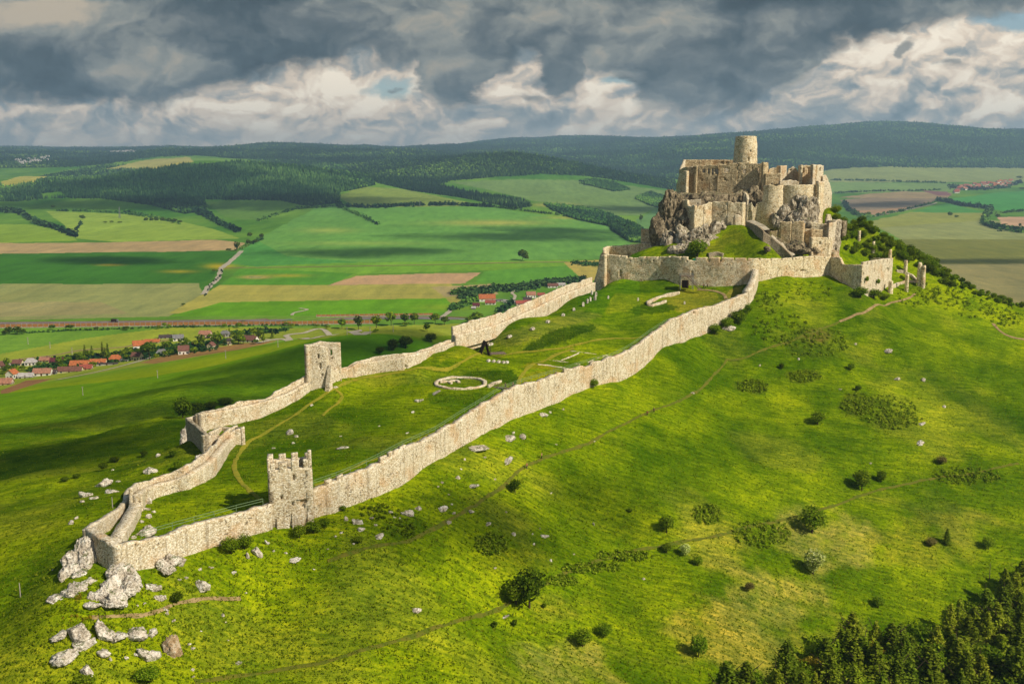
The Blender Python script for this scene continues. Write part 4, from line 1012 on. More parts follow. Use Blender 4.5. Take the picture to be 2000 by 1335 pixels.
# ------------------------------------------------------------------ castle rock
z = lambda py, Y: ratio(py) * Y
c_ = crag('castle_rock', [(1290,446),(1300,437),(1325,434),(1360,432),(1400,432),(1430,438),(1460,447),(1486,445),(1530,440),(1580,438),(1610,440),(1622,448),(1622,466),(1595,480),(1500,486),(1400,486),(1330,476),(1296,460)], z(512, 430) - 2, z(378, 446), amp=2.4, taper=.80, freq=.13, seed=3, power=1.1)
tag(c_, 'steep limestone crag that carries the upper castle', 'rock')
def blobs(name, label, items, mat='limestone_rock', sub=5, seed=0, rough=.8, freq=1.9):
    """one rock grown from overlapping broken lumps: (px, py, distance, width, height[, depth]) sizes in metres; py is the lump's middle"""
    vs, fs, n = [], [], 0
    for k, it in enumerate(items):
        px, py, Y, w_, h_ = it[:5]; dpt = it[5] if len(it) > 5 else w_ * .8
        m = rock_mesh('tmp', (w_, dpt, h_), seed + k, sub, rough, freq, flat=1.0)
        a = np.empty(len(m.vertices) * 3, np.float32); m.vertices.foreach_get('co', a); a = a.reshape(-1, 3)
        f = np.empty(len(m.polygons) * 3, np.int32); m.loops.foreach_get('vertex_index', f); D.meshes.remove(m)
        vs.append(a + np.array(P(px, py, Y))); fs.append(f.reshape(-1, 3) + n); n += len(a)
    v = np.concatenate(vs); o0 = v.mean(0)
    o = link(name, mesh_np(name, v - o0, [np.concatenate(fs)]), None, MAT[mat]); o.location = o0
    return tag(o, label, 'rock')
blobs('rock_outcrop', 'broken pale rock below the left bastion of the upper castle',
      [(1312,490,421,8,9),(1330,478,419,8,9),(1352,470,417,8,9),(1372,462,417,7,8),(1392,455,418,6,7),(1410,448,420,5,5),(1345,490,414,8,7),(1368,480,413,7,8),(1322,498,413,7,6),(1300,500,424,8,8),(1388,470,415,5,5),(1356,496,411,6,5),(1336,462,422,7,8),(1402,440,422,5,4),(1416,452,419,4,4),(1306,475,425,6,7)], mat='weathered_rock', seed=300, rough=.6, freq=1.9)
blobs('rock_outcrop', 'dark steep rock edge left of the west bastion',
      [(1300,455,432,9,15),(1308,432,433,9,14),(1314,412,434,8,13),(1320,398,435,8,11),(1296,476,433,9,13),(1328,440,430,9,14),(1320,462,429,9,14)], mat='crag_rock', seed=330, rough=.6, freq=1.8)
blobs('rock_outcrop', 'pale streaked rock under the round palace bastion',
      [(1544,436,424,6,7),(1558,425,425,7,9),(1574,412,426.5,7,10),(1588,425,427,5,10),(1566,438,422,7,5),(1588,440,423,6,4),(1592,404,428,4,8),(1530,444,423,5,4),(1520,440,425,5,5),(1540,415,428.5,4,8),(1532,428,427,5,8),(1512,430,428.5,4,6),(1550,405,428,3,6),(1563,395,428.5,3,7)], mat='weathered_rock', seed=350, rough=.6, freq=1.9)
blobs('rock_outcrop', 'dark broken rock between the palace wall and the west bastion',
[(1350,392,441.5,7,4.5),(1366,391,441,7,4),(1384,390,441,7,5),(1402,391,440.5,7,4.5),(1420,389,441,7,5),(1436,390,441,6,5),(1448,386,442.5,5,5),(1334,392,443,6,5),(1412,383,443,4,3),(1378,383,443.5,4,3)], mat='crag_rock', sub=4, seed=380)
blobs('rock_outcrop', 'dark rock recess between the palace corner and the gate',
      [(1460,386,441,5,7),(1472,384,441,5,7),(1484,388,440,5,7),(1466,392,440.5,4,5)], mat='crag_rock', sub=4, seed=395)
blobs('rock_outcrop', 'low dark rocks under the terrace wall beside the ramp',
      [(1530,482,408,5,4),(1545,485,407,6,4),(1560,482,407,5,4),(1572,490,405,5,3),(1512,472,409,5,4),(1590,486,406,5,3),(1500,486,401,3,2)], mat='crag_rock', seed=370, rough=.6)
c_ = crag('rock_pinnacle', [(1612,424),(1622,419),(1636,420),(1642,428),(1636,438),(1618,438)], z(505, 426), z(430, 428), mat='weathered_rock', amp=1.0, taper=.7, freq=.25, seed=23, topamp=.8)
tag(c_, 'tall pale rock face behind the square corner tower', 'rock')
c_ = crag('rock_pinnacle', [(1641,432),(1646,429),(1652,431),(1652,437),(1646,440),(1641,438)], z(462, 434), z(431, 434), mat='crag_rock', amp=.5, taper=.8, freq=.4, seed=25, topamp=.4)
tag(c_, 'thin rock stump standing right of the pale rock face', 'rock')
c_ = crag('rock_outcrop', [(1625,414),(1632,411),(1640,412),(1643,418),(1636,424),(1626,422)], z(506, 414), z(491, 416), mat='rusty_rock', amp=.6, taper=.6, freq=.4, seed=27)
tag(c_, 'small orange stained rock at the foot of the corner tower', 'rock')

# ------------------------------------------------------------------ upper castle
keep = empty('round_keep', P(1456, 325, 452), 'round stone keep rising from the top of the castle', 'tower')
kc = np.array(P(1456, 300, 452)[:2]); rb_, rt_ = 45.5 / 2 / FOC * 452, 40 / 2 / FOC * 452
n_ = 40
kp = [(*(kc + np.array([sin(2 * pi * i / n_ + pi), cos(2 * pi * i / n_ + pi)]) * -rt_ * np.array([-1, 1])), z(266.5, 452), z(330, 452)) for i in range(n_)]
kp = [(kc[0] + rt_ * cos(a), kc[1] + rt_ * sin(a), z(266.5, 452), z(326, 452)) for a in np.linspace(0, 2 * pi, n_, endpoint=False)]
gwall('keep_wall', kp, th=1.6, cell=.45, mat=CA, parent=keep, world=True, close=True, ruin=.12, seed=130, batter=(rb_ - rt_) / 14, drop=1, niche=[(1461,307,1464,315),(1464.5,294,1467.5,297)])
mb = MB(); mb.tube((*kc, z(300, 452)), (*kc, z(277, 452)), rt_ - .8, rt_ - .8, 24); rel(keep, mb).build('platform', MAT[CA], keep)
for a in (-.5, .6):
    mb = MB(); mb.tube((kc[0] + 4 * sin(a), kc[1] - 3, z(280, 452)), (kc[0] + 4 * sin(a), kc[1] - 3, z(255, 452)), .05, .03, 5); rel(keep, mb).build('mast', MAT['grey_metal'], keep)

def block(name, label, cat, corners, mat=PA, names=None, th=1.2, cell=.5, niche=(), hole=(), cren=None, ruin=.3, seed=0, notch=0, drop=1.5, base=None, batter=0):
    """building of walls; corners (px, top, base, distance) in order with the outside on the right"""
    b = base or corners[0]
    t = empty(name, P(b[0], b[2], b[3]), label, cat)
    for i in range(len(corners) - 1):
        gwall((names[i] if names else 'wall'), [corners[i], corners[i + 1]], th=th, cell=cell, mat=mat, parent=t, ruin=ruin, seed=seed + i, niche=niche, hole=hole, cren=cren, notch=notch, drop=drop, batter=batter)
    return t
WIN = [(1359,331,1362,338),(1370.5,331,1376,338.5),(1382.5,330,1386.5,340),(1389,330,1393,341),(1396,330,1402,341),(1414,328.5,1424,337),(1451,325,1455,339),(1480,327,1483,337),(1467,325,1469,333)]
pal = block('palace', 'large roofless palace with a row of arched window openings below the keep', 'palace',
      [(1326,330,386,470),(1340,327,384,458),(1358,324,382,455),(1400,322,380,451),(1440,319,379,448),(1492,317.5,379,444),(1499,319,366,447),(1500,320,360,458)],
      names=['corner_wall', 'corner_wall', 'front_wall', 'front_wall', 'front_wall', 'side_wall', 'side_wall'], hole=WIN, seed=140, cell=.42, ruin=.3,
      niche=[(1414,348,1418,352),(1369,350,1372,354),(1440,345,1442,348)])
gwall('rear_wall', [(1334,312,345,478),(1388,312,345,476),(1392,312,345,476),(1440,312,345,474)], th=1.0, cell=.5, mat=PA, parent=pal, ruin=.12, seed=150, niche=[(1406,316,1413,321),(1417,316,1424,321)])
gwall('inner_wall', [(1440,322,360,462),(1405,324,360,463),(1365,326,360,464),(1345,326,360,468)], th=-1.0, cell=.6, mat=PL, parent=pal, ruin=.3, seed=151)
gwall('inner_wall', [(1500,320,360,460),(1470,322,360,461),(1442,322,360,462)], th=-1.0, cell=.6, mat=PL, parent=pal, ruin=.2, seed=152)
gwall('side_wall', [(1334,312,350,478),(1326,330,386,470)], th=1.2, cell=.5, mat=PL, parent=pal, ruin=.2, seed=153)
gwall('buttress', [(1321,359,386,462),(1329,334,386,456),(1340,334,386,453)], th=2.0, cell=.5, mat=CA, parent=pal, ruin=.1, seed=154)
gwall('buttress', [(1356,322,372,452.5),(1361,324,372,452)], th=1.0, cell=.4, mat=PA, parent=pal, ruin=.1, seed=155)
gwall('buttress', [(1489,317,372,441.5),(1495,318,372,441.5)], th=2.0, cell=.4, mat=PA, parent=pal, ruin=.1, seed=156)

er = block('palace_ruin', 'broken eastern palace walls with empty windows at the castle top right', 'ruin',
      [(1494,339,366,441),(1525,338,366,440)], names=['front_wall'], seed=160, ruin=.15, niche=[(1505,358,1509,363)])
gwall('rear_wall', [(1500,338,352,456),(1503,330,352,456),(1510,326,352,456),(1522,326.5,352,455),(1524,330,352,455)], th=1.0, cell=.4, mat=CA, parent=er, ruin=.4, seed=161)
gwall('pier', [(1524,323,352,446),(1536.5,323,352,449)], th=2, cell=.4, mat=PL, parent=er, ruin=.15, seed=162)
gwall('rear_wall', [(1537,338,356,450),(1540,329,356,450),(1547,327.5,356,450),(1556,330,356,450),(1559,338,356,450)], th=1.0, cell=.4, mat=PL, parent=er, ruin=.5, seed=163, niche=[(1543,331,1546,336)])
gwall('side_wall', [(1558,323,360,450),(1562,322.5,360,442)], th=1.1, cell=.4, mat=CA, parent=er, ruin=.2, seed=164)
gwall('rear_wall', [(1561,323,360,452),(1574,322,360,452),(1591,323,360,452)], th=1.0, cell=.4, mat=CA, parent=er, ruin=.3, seed=165, niche=[(1566,329,1571,338),(1577,327,1582,340)])
gwall('side_wall', [(1589,322,362,440),(1597,321.5,362,450)], th=-1.2, cell=.4, mat=PA, parent=er, ruin=.2, seed=166)
gwall('pier', [(1588,322,362,438),(1597,322,362,441)], th=1.5, cell=.4, mat=PL, parent=er, ruin=.2, seed=167)
gwall('front_wall', [(1597,322,362,441),(1608,323,362,447)], th=1.0, cell=.4, mat=PL, parent=er, ruin=.15, seed=168, hole=[(1600.5,328,1603.5,335)])
gwall('low_wall', [(1523,352,366,438),(1545,350,366,439),(1560,354,366,439)], th=1.2, cell=.4, mat=PL, parent=er, ruin=.5, seed=169)
gwall('side_wall', [(1597,355,420,434),(1603,354,420,435),(1618,354,420,446),(1624,375,420,452)], th=1.4, cell=.5, mat=PL, parent=er, ruin=.35, seed=170, niche=[(1612+(i % 2) * 5, 364 + 8 * i, 1614 + (i % 2) * 5, 366.5 + 8 * i) for i in range(6)])
gwall('pier', [(1607,344,362,444),(1612,342,362,445),(1618,352,362,447)], th=2, cell=.4, mat=PL, parent=er, ruin=.3, seed=171)
gwall('side_wall', [(1592,357,432,431),(1602,357,430,434)], th=-1.5, cell=.5, mat=CA, parent=er, ruin=.1, seed=172)

def round_wall(t, name, ang, px, top, base, Y, R, mat, seed, batter=0, niche=(), ruin=.15, th=1.3, cell=.5):
    cx, cy = P(px, (top + base) / 2, Y)[:2]; pts = []
    a0, a1 = ang
    for k in range(9):
        a = radians(a0 + (a1 - a0) * k / 8)
        pts.append((cx + R * cos(a), cy + R * sin(a), z(top, Y - R), z(base, Y - R)))
    return gwall(name, pts, th=th, cell=cell, mat=mat, parent=t, world=True, ruin=ruin, seed=seed, batter=batter, niche=niche, curve=True)
rt = empty('palace_bastion', P(1540, 440, 430), 'two curved bastion walls of the upper castle right of the gate', 'bastion')
round_wall(rt, 'round_wall', (205, 312), 1508, 362, 442, 436, 5.2, CA, 180, batter=.05, ruin=.3, niche=[(1503,381,1505,384),(1512,384,1514,386)])
round_wall(rt, 'round_wall', (192, 322), 1552, 361, 432, 438, 8.8, CA, 181, batter=.05, ruin=.3)
gwall('rear_wall', [(1574,361,432,430.5),(1596,361,430,432)], th=1.2, cell=.5, mat=CA, parent=rt, ruin=.12, seed=182)

gt = empty('castle_gate', P(1465, 431, 434), 'arched castle gate under a broken wall at the head of the ramp', 'gate')
gwall('gate_wall', [(1450,405,436,436),(1457,402,436,435),(1463,397,436,434.5),(1467,395,436,434),(1470,402,436,434),(1474,406,436,434),(1479,395,436,434),(1490,393,436,433)], th=1.4, cell=.36, mat=CA, parent=gt, ruin=.08, seed=190, niche=[(1459.5,413,1468,436),(1461,411,1466.5,414)], drop=3)
gwall('side_wall', [(1448,394,436,440),(1452,374,430,437),(1455,376,430,437),(1458,388,432,436)], th=1.4, cell=.4, mat=PL, parent=gt, ruin=.2, seed=191)
gwall('upper_block', [(1442,376,400,441),(1458,376,400,439)], th=3, cell=.5, mat=PA, parent=gt, ruin=.15, seed=192)
gwall('recess_wall', [(1478,393,438,438),(1492,393,438,437)], th=1.4, cell=.5, mat=PA, parent=gt, ruin=.1, seed=193)

lb = block('west_bastion', 'angular bastion of the upper castle with a shaded and a sunlit face', 'bastion',
      [(1318,396,452,441),(1324,389,452,434),(1341,391,450,428),(1343,402,450,427.5),(1356,402,449,423),(1374,398,447,424.5),(1390,394.5,441,426.5),(1420,395,436,424),(1451,395.5,437,422),(1456,396,437,430)],
      mat=CA, seed=200, ruin=.4, notch=.8, cell=.45, drop=3, names=['side_wall'] + ['shaded_wall'] * 3 + ['sunlit_wall'] * 2 + ['long_wall'] * 2 + ['side_wall'],
      niche=[(1333,410,1336,413),(1347,415,1350,418),(1375,416,1378,419),(1400,417,1403,420),(1410,414,1413,417)])
gwall('low_wall', [(1344,394,402,432),(1347,391,402,432),(1369,389,402,431),(1369.5,394,402,431)], th=.9, cell=.4, mat=PL, parent=lb, ruin=.15, seed=215, niche=[(1361,396,1364,399)])
gwall('buttress', [(1432,424,444,419.5),(1435,419,444,419),(1442,419,442,419),(1448,423,440,420)], th=2.5, cell=.4, mat=PL, parent=lb, ruin=.05, seed=216, drop=3)

# right-hand lower walls
rw = block('terrace_wall', 'low terrace walls stepping down below the round palace bastion', 'castle wall',
      [(1503,452,464,416),(1520,450,470,415),(1523,433,476,414.5),(1545,432,478,413),(1569,432,478,411.5),(1572,434,478,415)], mat=PA, seed=220, ruin=.4, notch=.8, drop=4)
gwall('rear_wall', [(1546,427,440,424),(1569,428,440,424)], th=1, cell=.5, mat=PA, parent=rw, ruin=.1, seed=227)
gwall('front_wall', [(1572,452,478,414),(1584,447,478,412),(1606,447,474,412)], th=1, cell=.5, mat=PA, parent=rw, ruin=.2, seed=228, drop=4)
gwall('rear_wall', [(1571,433,458,420),(1600,436,460,419),(1614,438,460,418),(1626,438,462,424)], th=1, cell=.5, mat=CA, parent=rw, ruin=.25, seed=229, drop=5, hole=[(1573,437,1583,446)])
gwall('sunlit_wall', [(1612,438,500,417),(1618,437,500,416),(1630,433,500,420),(1638,430,500,426)], th=1.3, cell=.5, mat=PL, parent=rw, ruin=.5, seed=231, drop=4, niche=[(1620,450,1622,453),(1634,460,1636,463),(1622,476,1624,479),(1633,485,1635,488)])
gwall('pier', [(1613,424,438,423),(1617,417,438,423),(1622,419,438,424),(1625,430,438,426)], th=1.3, cell=.4, mat=PL, parent=rw, ruin=.4, seed=232)
ct_ = block('corner_tower', 'square sunlit tower standing on the ring wall beside the pale rock face', 'tower',
      [(1582,463,506,411),(1582.5,463,506,404),(1621,464,506,406),(1622,465,506,413)], mat=CA, seed=240, ruin=.1, cell=.42, names=['side_wall', 'front_wall', 'side_wall'], niche=[(1599,471,1602.5,477),(1588,480,1589.5,482)], drop=4)
gwall('rear_wall', [(1622,465,506,413),(1582,463,506,411)], th=1, cell=.5, mat=CA, parent=ct_, ruin=.1, seed=244)

# ramp with its wall
rp = [(1456,431,442,418),(1468,437,451,413),(1478,441,456,409),(1490,450,463,405.5),(1505,461,474,405.5),(1522,476,490,404),(1535,489,502,402.5),(1546,500,510,401)]
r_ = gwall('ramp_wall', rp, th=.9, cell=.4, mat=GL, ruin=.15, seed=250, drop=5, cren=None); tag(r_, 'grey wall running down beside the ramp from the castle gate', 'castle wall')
mb = MB(); pr = [gpt(p) for p in rp]
for i in range(len(pr) - 1):
    a, b = pr[i], pr[i + 1]; d = np.array([b[0] - a[0], b[1] - a[1]]); d /= np.linalg.norm(d); nn_ = np.array([d[1], -d[0]])
    o1, o2 = nn_ * -.9, nn_ * -3.6
    mb.add([(a[0] + o1[0], a[1] + o1[1], a[2] + .05), (b[0] + o1[0], b[1] + o1[1], b[2] + .05), (b[0] + o2[0], b[1] + o2[1], b[2] + .35), (a[0] + o2[0], a[1] + o2[1], a[2] + .35),
            (a[0] + o1[0], a[1] + o1[1], a[2] - 6), (b[0] + o1[0], b[1] + o1[1], b[2] - 6), (b[0] + o2[0], b[1] + o2[1], b[2] - 6), (a[0] + o2[0], a[1] + o2[1], a[2] - 6)],
           [(0, 1, 2, 3), (4, 7, 6, 5), (3, 2, 6, 7), (0, 4, 5, 1)])
o = mb.build('ramp_path', MAT['pale_gravel']); tag(o, kind='structure')
# ------------------------------------------------------------------ words for telling look-alikes apart
_ONES = 'first second third fourth fifth sixth seventh eighth ninth tenth eleventh twelfth thirteenth fourteenth fifteenth sixteenth seventeenth eighteenth nineteenth'.split()
_TENS = 'twenty thirty forty fifty sixty seventy eighty ninety'.split()
def nth(i):
    if i < 19: return _ONES[i]
    n = i + 1; a, b = divmod(n, 10)
    if n >= 100: return 'hundred and ' + (nth(n - 101) if n > 100 else 'last')
    return (_TENS[a - 2][:-1] + 'ieth') if b == 0 else _TENS[a - 2] + ' ' + _ONES[b - 1]
def place_px(px, py, y0=0, y1=1e9): return hit(px, py, y0, y1)

# ------------------------------------------------------------------ rock below the western point and boulders in the grass
blobs('rock_outcrop', 'tall pale rock under the left side of the western wall point',
      [(160,1078,164,3.2,4.5),(148,1100,163,3.4,4.5),(140,1125,161,3.2,3.4),(168,1105,162,3.2,5),(180,1096,163,2,3.6),(160,1128,160,3,2.6),(174,1062,167,1.8,2.4)], seed=400, rough=.55)
blobs('rock_outcrop', 'long slanting pale rock slab left of the western rocks',
      [(165,1142,157,3.6,1.5),(150,1151,156,3.8,1.5),(134,1160,155.5,3.6,1.5),(118,1170,155,3.6,1.3),(176,1134,158,2.6,1.5)], seed=410, rough=.5)
blobs('rock_outcrop', 'massive pale rock below the right corner of the western wall point',
      [(232,1120,159,3,3),(252,1126,160,3.2,3),(222,1142,157.5,3.2,3),(246,1150,157,3.4,3),(206,1156,156,3,2.6),(230,1168,155,3.6,2.2),(190,1168,155,2.6,2.2),(258,1140,158,2.4,2.6),(212,1176,154,3,1.6),(182,1182,153,2.4,1.2)], seed=420, rough=.55)
blobs('rock_outcrop', 'pale broken rock at the foot of the wall right of the western point', [(318,1106,167,2.2,1.8),(336,1098,168.5,2.4,1.8),(350,1096,170,1.8,1.4),(330,1112,166,2,1.2)], seed=436)
blobs('rock_outcrop', 'pale rock bulging under the shaded bastion face', [(362,850,264,1.6,3.6),(360,866,263,2,2.4),(366,838,266,1.4,2)], seed=440)
ROCKS = {
 'below the western point': [(150,1240,46,38),(162,1262,40,32),(131,1284,42,38),(203,1240,38,40),(112,1244,34,22),(227,1246,32,30),(266,1244,36,32),(296,1238,20,20),(200,1276,28,16),(169,1315,18,30),(289,1284,32,34),(340,1274,42,44,'r'),(297,1150,28,24),(311,1170,22,20),(393,1150,26,26),(350,1132,9,5),(363,1129,8,6),(391,1112,10,5),(412,1109,9,6),(456,1119,9,6),(322,1190,12,6),(327,1198,8,7),(338,1212,10,6),(436,1202,9,6),(375,1266,10,7),(368,1258,9,7),(217,1288,7,8),(246,1286,8,8),(264,1279,10,7),(377,1308,8,5),(377,1321,8,5),(465,1294,14,5),(246,1240,6,8),(120,1170,6,4),(440,1215,5,4),(392,1232,5,4),(445,1250,5,4),(480,1158,5,4),(103,1112,5,4),(281,1178,7,5),(268,1182,5,4)],
 'before the gate tower': [(697,1022,17,22),(703,1035,13,14),(675,1016,7,12),(741,1048,18,14),(725,1013,7,6),(796,1004,20,14),(816,994,11,9),(762,1000,9,7),(666,1040,8,6),(577,1093,20,9),(502,1082,16,26),(485,1088,10,12),(522,1062,8,14),(534,1076,6,6),(558,1080,6,5),(640,1072,5,4),(613,1112,5,4),(690,1062,6,5),(733,1026,6,5),(770,1010,6,4),(780,1012,5,4),(655,1048,5,5)],
 'below the long wall': [(866,994,17,16),(894,934,9,9),(863,943,5,5),(921,949,20,6),(918,999,11,8),(875,1022,10,8),(886,1002,8,6),(1062,1048,16,10),(951,1024,14,6),(1004,1044,10,7),(1076,1095,7,6),(1121,1082,5,4),(815,1192,16,12),(984,1206,18,6),(931,878,34,12),(990,900,26,7),(993,858,24,12),(1022,855,12,10),(946,893,7,5),(908,898,5,5),(967,936,5,5),(872,992,6,5),(856,950,5,4),(877,966,5,5),(882,985,5,4),(1040,1043,4,4),(1054,1032,4,4),(1160,1024,5,5),(1043,1063,5,5),(967,1109,7,4),(1076,963,6,3),(1086,868,5,4),(1160,862,5,3),(1257,1131,6,6),(988,1000,5,4),(900,916,5,4)],
 'on the open slope': [(1736,687,14,7),(1671,672,6,6),(1751,741,11,6),(1804,743,9,6),(1844,794,8,7),(1800,828,14,8),(1797,865,16,6),(1484,714,5,4),(1423,642,20,18),(1352,768,8,4),(1560,702,5,4),(1640,760,6,4),(1700,905,5,4)],
 'outside the left wall': [(200,948,32,16),(166,970,20,18),(184,974,14,9),(214,962,24,10),(293,922,20,24),(160,980,10,6),(230,940,8,5),(150,1012,9,6),(140,1022,12,8),(310,890,10,6),(220,918,6,5)],
 'inside the left wall': [(291,982,16,14),(286,995,14,9),(292,1010,12,9),(283,1044,34,24),(262,1050,10,12),(300,1000,8,6),(276,1020,9,7)],
 'inside the walled court': [(389,898,12,16),(568,846,17,9),(668,875,18,7),(578,853,9,6),(533,876,7,4),(572,866,6,5),(817,784,14,8),(851,768,16,5),(806,806,6,5),(665,852,5,4),(608,792,6,4),(655,757,10,5),(740,832,5,4),(795,846,8,4)],
 'close under the long wall': [(1059,812,13,9),(1044,802,7,5),(1075,806,6,4),(1003,846,6,5),(1100,800,5,4)],
}
_rk = [rock_mesh('boulder', ((1, .7, 1), (1.1, .6, .8), (1, .8, .6))[i % 3], 500 + i, 4, .8, 1.7, flat=.6) for i in range(10)]
for m in _rk: m.materials.append(MAT['limestone_rock'])
_rr = rock_mesh('boulder', (1, .8, 1), 520, 4, .8, 1.6, flat=.6); _rr.materials.append(MAT['rusty_rock'])
for reg, lst in ROCKS.items():
    lst = sorted(lst, key=lambda r: r[0])
    for cls, lo, hi in (('large', 24, 999), ('middling', 11, 24), ('small', 0, 11)):
        sub = [r for r in lst if lo <= r[2] < hi]
        for i, r in enumerate(sub):
            X, Y, Z = hit(r[0], r[1]); w_ = r[2] * Y / FOC; h_ = r[3] * Y / FOC
            o = D.objects.new('boulder', _rr if len(r) > 4 else random.choice(_rk)); COL.objects.link(o)
            w_ *= .85 if r[2] < 11 else 1.0; o.scale = (w_ * 1.0, w_ * 1.0, max(h_ * 1.15, w_ * .35)); o.rotation_euler = (random.uniform(-.2, .2), random.uniform(-.55, .05), random.uniform(-.5, .5))
            o.location = (X, Y, Z + h_ * .05)
            tag(o, '%s %s rock %s%s' % (cls, 'rusty' if len(r) > 4 else 'pale', reg, (', ' + nth(i) + ' from left of that size') if len(sub) > 1 else ''), 'rock', 'rocks ' + reg)

# ------------------------------------------------------------------ things inside the court
fX, fY, fZ = hit(900, 749)
R0 = 53 / FOC * fY
kp = [(fX + R0 * cos(a), fY + R0 * sin(a), float(hz(fX + R0 * cos(a), fY + R0 * sin(a))) + .5, float(hz(fX + R0 * cos(a), fY + R0 * sin(a)))) for a in np.linspace(0, 2 * pi, 36, endpoint=False)]
fr = empty('round_foundation', (fX, fY, fZ), 'round stone foundation ring lying in the grass of the court', 'ruin')
gwall('ring_wall', kp, th=1.05, cell=.4, mat=PL, parent=fr, world=True, close=True, ruin=.15, seed=600, drop=1)
gwall('inner_wall', [(fX - 6, fY + .5, fZ + .5, fZ), (fX - 1.6, fY + 2.6, fZ + .5, fZ), (fX - 1, fY + 1, fZ + .5, fZ)], th=.9, cell=.4, mat=PL, parent=fr, world=True, ruin=.15, seed=601, drop=1)
gwall('inner_wall', [(fX - 4, fY + 1.5, fZ + .45, fZ), (fX - 3, fY - .5, fZ + .45, fZ)], th=.7, cell=.4, mat=PL, parent=fr, world=True, ruin=.15, seed=602, drop=1)
def low_wall(pts, h, label, th=.8, seed=0, name='foundation_wall', mat=PL):
    w_ = [hit(*p) for p in pts]
    o = gwall(name, [(x, y, z_ + h, z_) for x, y, z_ in w_], th=th, cell=.4, mat=mat, world=True, ruin=.12, seed=seed, drop=.6, jit=.1)
    return tag(o, label, 'ruin')
low_wall([(1325,573),(1300,578),(1275,586),(1262,592),(1264,597),(1275,599),(1290,595),(1302,591)], .9, 'low hook shaped wall stub on the mown grass below the ring wall', 1.1, 610)
low_wall([(957,757),(966,751),(980,746)], .7, 'short pale wall stub between the round foundation and the wall', .9, 611)
low_wall([(1050,712),(1068,714),(1108,720)], .22, 'lowest of the long foundation strips in the court beside the wall', .38, 612)
low_wall([(1073,703),(1100,707),(1133,712)], .15, 'foundation strip forming the near side of the rectangle', .38, 613)
low_wall([(1114,686),(1150,690),(1200,697)], .2, 'foundation strip forming the far side of the rectangle', .38, 614)
low_wall([(1096,704),(1131,690)], .15, 'foundation strip forming the left side of the rectangle', .38, 615)
low_wall([(1148,708),(1182,695)], .15, 'foundation strip forming the right side of the rectangle', .38, 616)
ol = low_wall([(1751,531),(1765,534),(1780,541),(1787,549),(1790,555)], 1.2, 'curved low wall between the stone pillars right of the castle', .9, 617, 'curved_wall')
low_wall([(1743,562),(1757,556),(1775,551),(1790,553)], 1.0, 'pale low wall running from the bastion corner to the pillars', .9, 618, 'curved_wall')
low_wall([(1384,503),(1400,499),(1412,503)], 1.6, 'dark rounded wall stump behind the ring wall parapet', 2, 619, 'wall_stump', GL)

def bx(parent, name, c, d, mat, rz=0, rot=None, p2=None):
    mb = MB(); mb.box((0, 0, 0), d)
    o = mb.build(name, MAT[mat], parent); o.location = c; o.rotation_euler = rot or (0, 0, rz); return o
hx, hy, hz0 = hit(950, 692)
hut = empty('wooden_shelter', (hx, hy, hz0), 'dark wooden lean-to shelter with a plank deck in the court', 'shelter', rz=.25)
bx(hut, 'deck', (3.4, 0, .25), (5.4, 3.2, .25), 'grey_wood')
bx(hut, 'roof_panel', (-1.3, .2, 2.1), (.22, 3.6, 4.9), 'dark_wood', rot=(0, radians(22), 0))
bx(hut, 'roof_panel', (.35, .3, 1.9), (.2, 3.4, 4.3), 'dark_wood', rot=(0, radians(-14), 0))
for yy in (-1.5, 1.6): bx(hut, 'post', (.9, yy, 1.4), (.16, .16, 2.8), 'dark_wood'); bx(hut, 'brace', (-.2, yy, 1.2), (2.2, .12, .14), 'dark_wood')
# carved stones laid out in the grass
blk = MB(); blk.box((0, 0, .35), (1.7, .9, .7)); blk.box((.2, .05, .75), (1.0, .7, .28), .2)
bm_ = blk.mesh('stone_block'); bm_.materials.append(MAT['limestone_rock'])
st1 = MB(); st1.box((0, 0, .7), (.8, .6, 1.4), .2); st1.box((.05, 0, 1.45), (.5, .4, .3)); sm_ = st1.mesh('standing_stone'); sm_.materials.append(MAT['limestone_rock'])
lst = [(929,676),(958,674),(995,659),(1040,644),(1070,630),(1100,617),(1121,606)]
for i, p_ in enumerate(lst):
    o = D.objects.new('stone_block', bm_); COL.objects.link(o); o.location = hit(*p_); o.rotation_euler = (0, 0, .3 + .2 * i)
    tag(o, 'carved stone block laid on the court grass, %s from the left of its long row' % nth(i), 'stone block', 'carved stones in a long row')
for i, p_ in enumerate([(954,706),(964,707),(974,708),(983,709),(990,709)]):
    o = D.objects.new('stone_block', bm_); COL.objects.link(o); o.location = hit(*p_); o.rotation_euler = (0, 0, 1.1); o.scale = (.8, .8, .8)
    tag(o, 'stone block below the wooden shelter, %s from the left of five' % nth(i), 'stone block', 'stone blocks below the shelter')
for i, p_ in enumerate([(1139,598),(1147,592),(1153,588),(1162,586),(1164,578),(1156,575)]):
    o = D.objects.new('standing_stone', sm_); COL.objects.link(o); o.location = hit(p_[0], p_[1], 300, 450); o.rotation_euler = (0, 0, .8 * i)
    tag(o, 'upright pale stone near the ring wall corner, %s of the group' % nth(i), 'stone', 'upright stones by the ring wall corner')
for i, p_ in enumerate([(1246,587),(1337,594),(1188,583)]):
    o = D.objects.new('standing_stone', sm_); COL.objects.link(o); o.location = hit(*p_); o.scale = (.7, .7, .7)
    tag(o, ['small upright stone on the round mown patch', 'small upright stone on the mown grass below the ring wall stairs', 'small pale post stone in the shade of the ring wall'][i], 'stone')

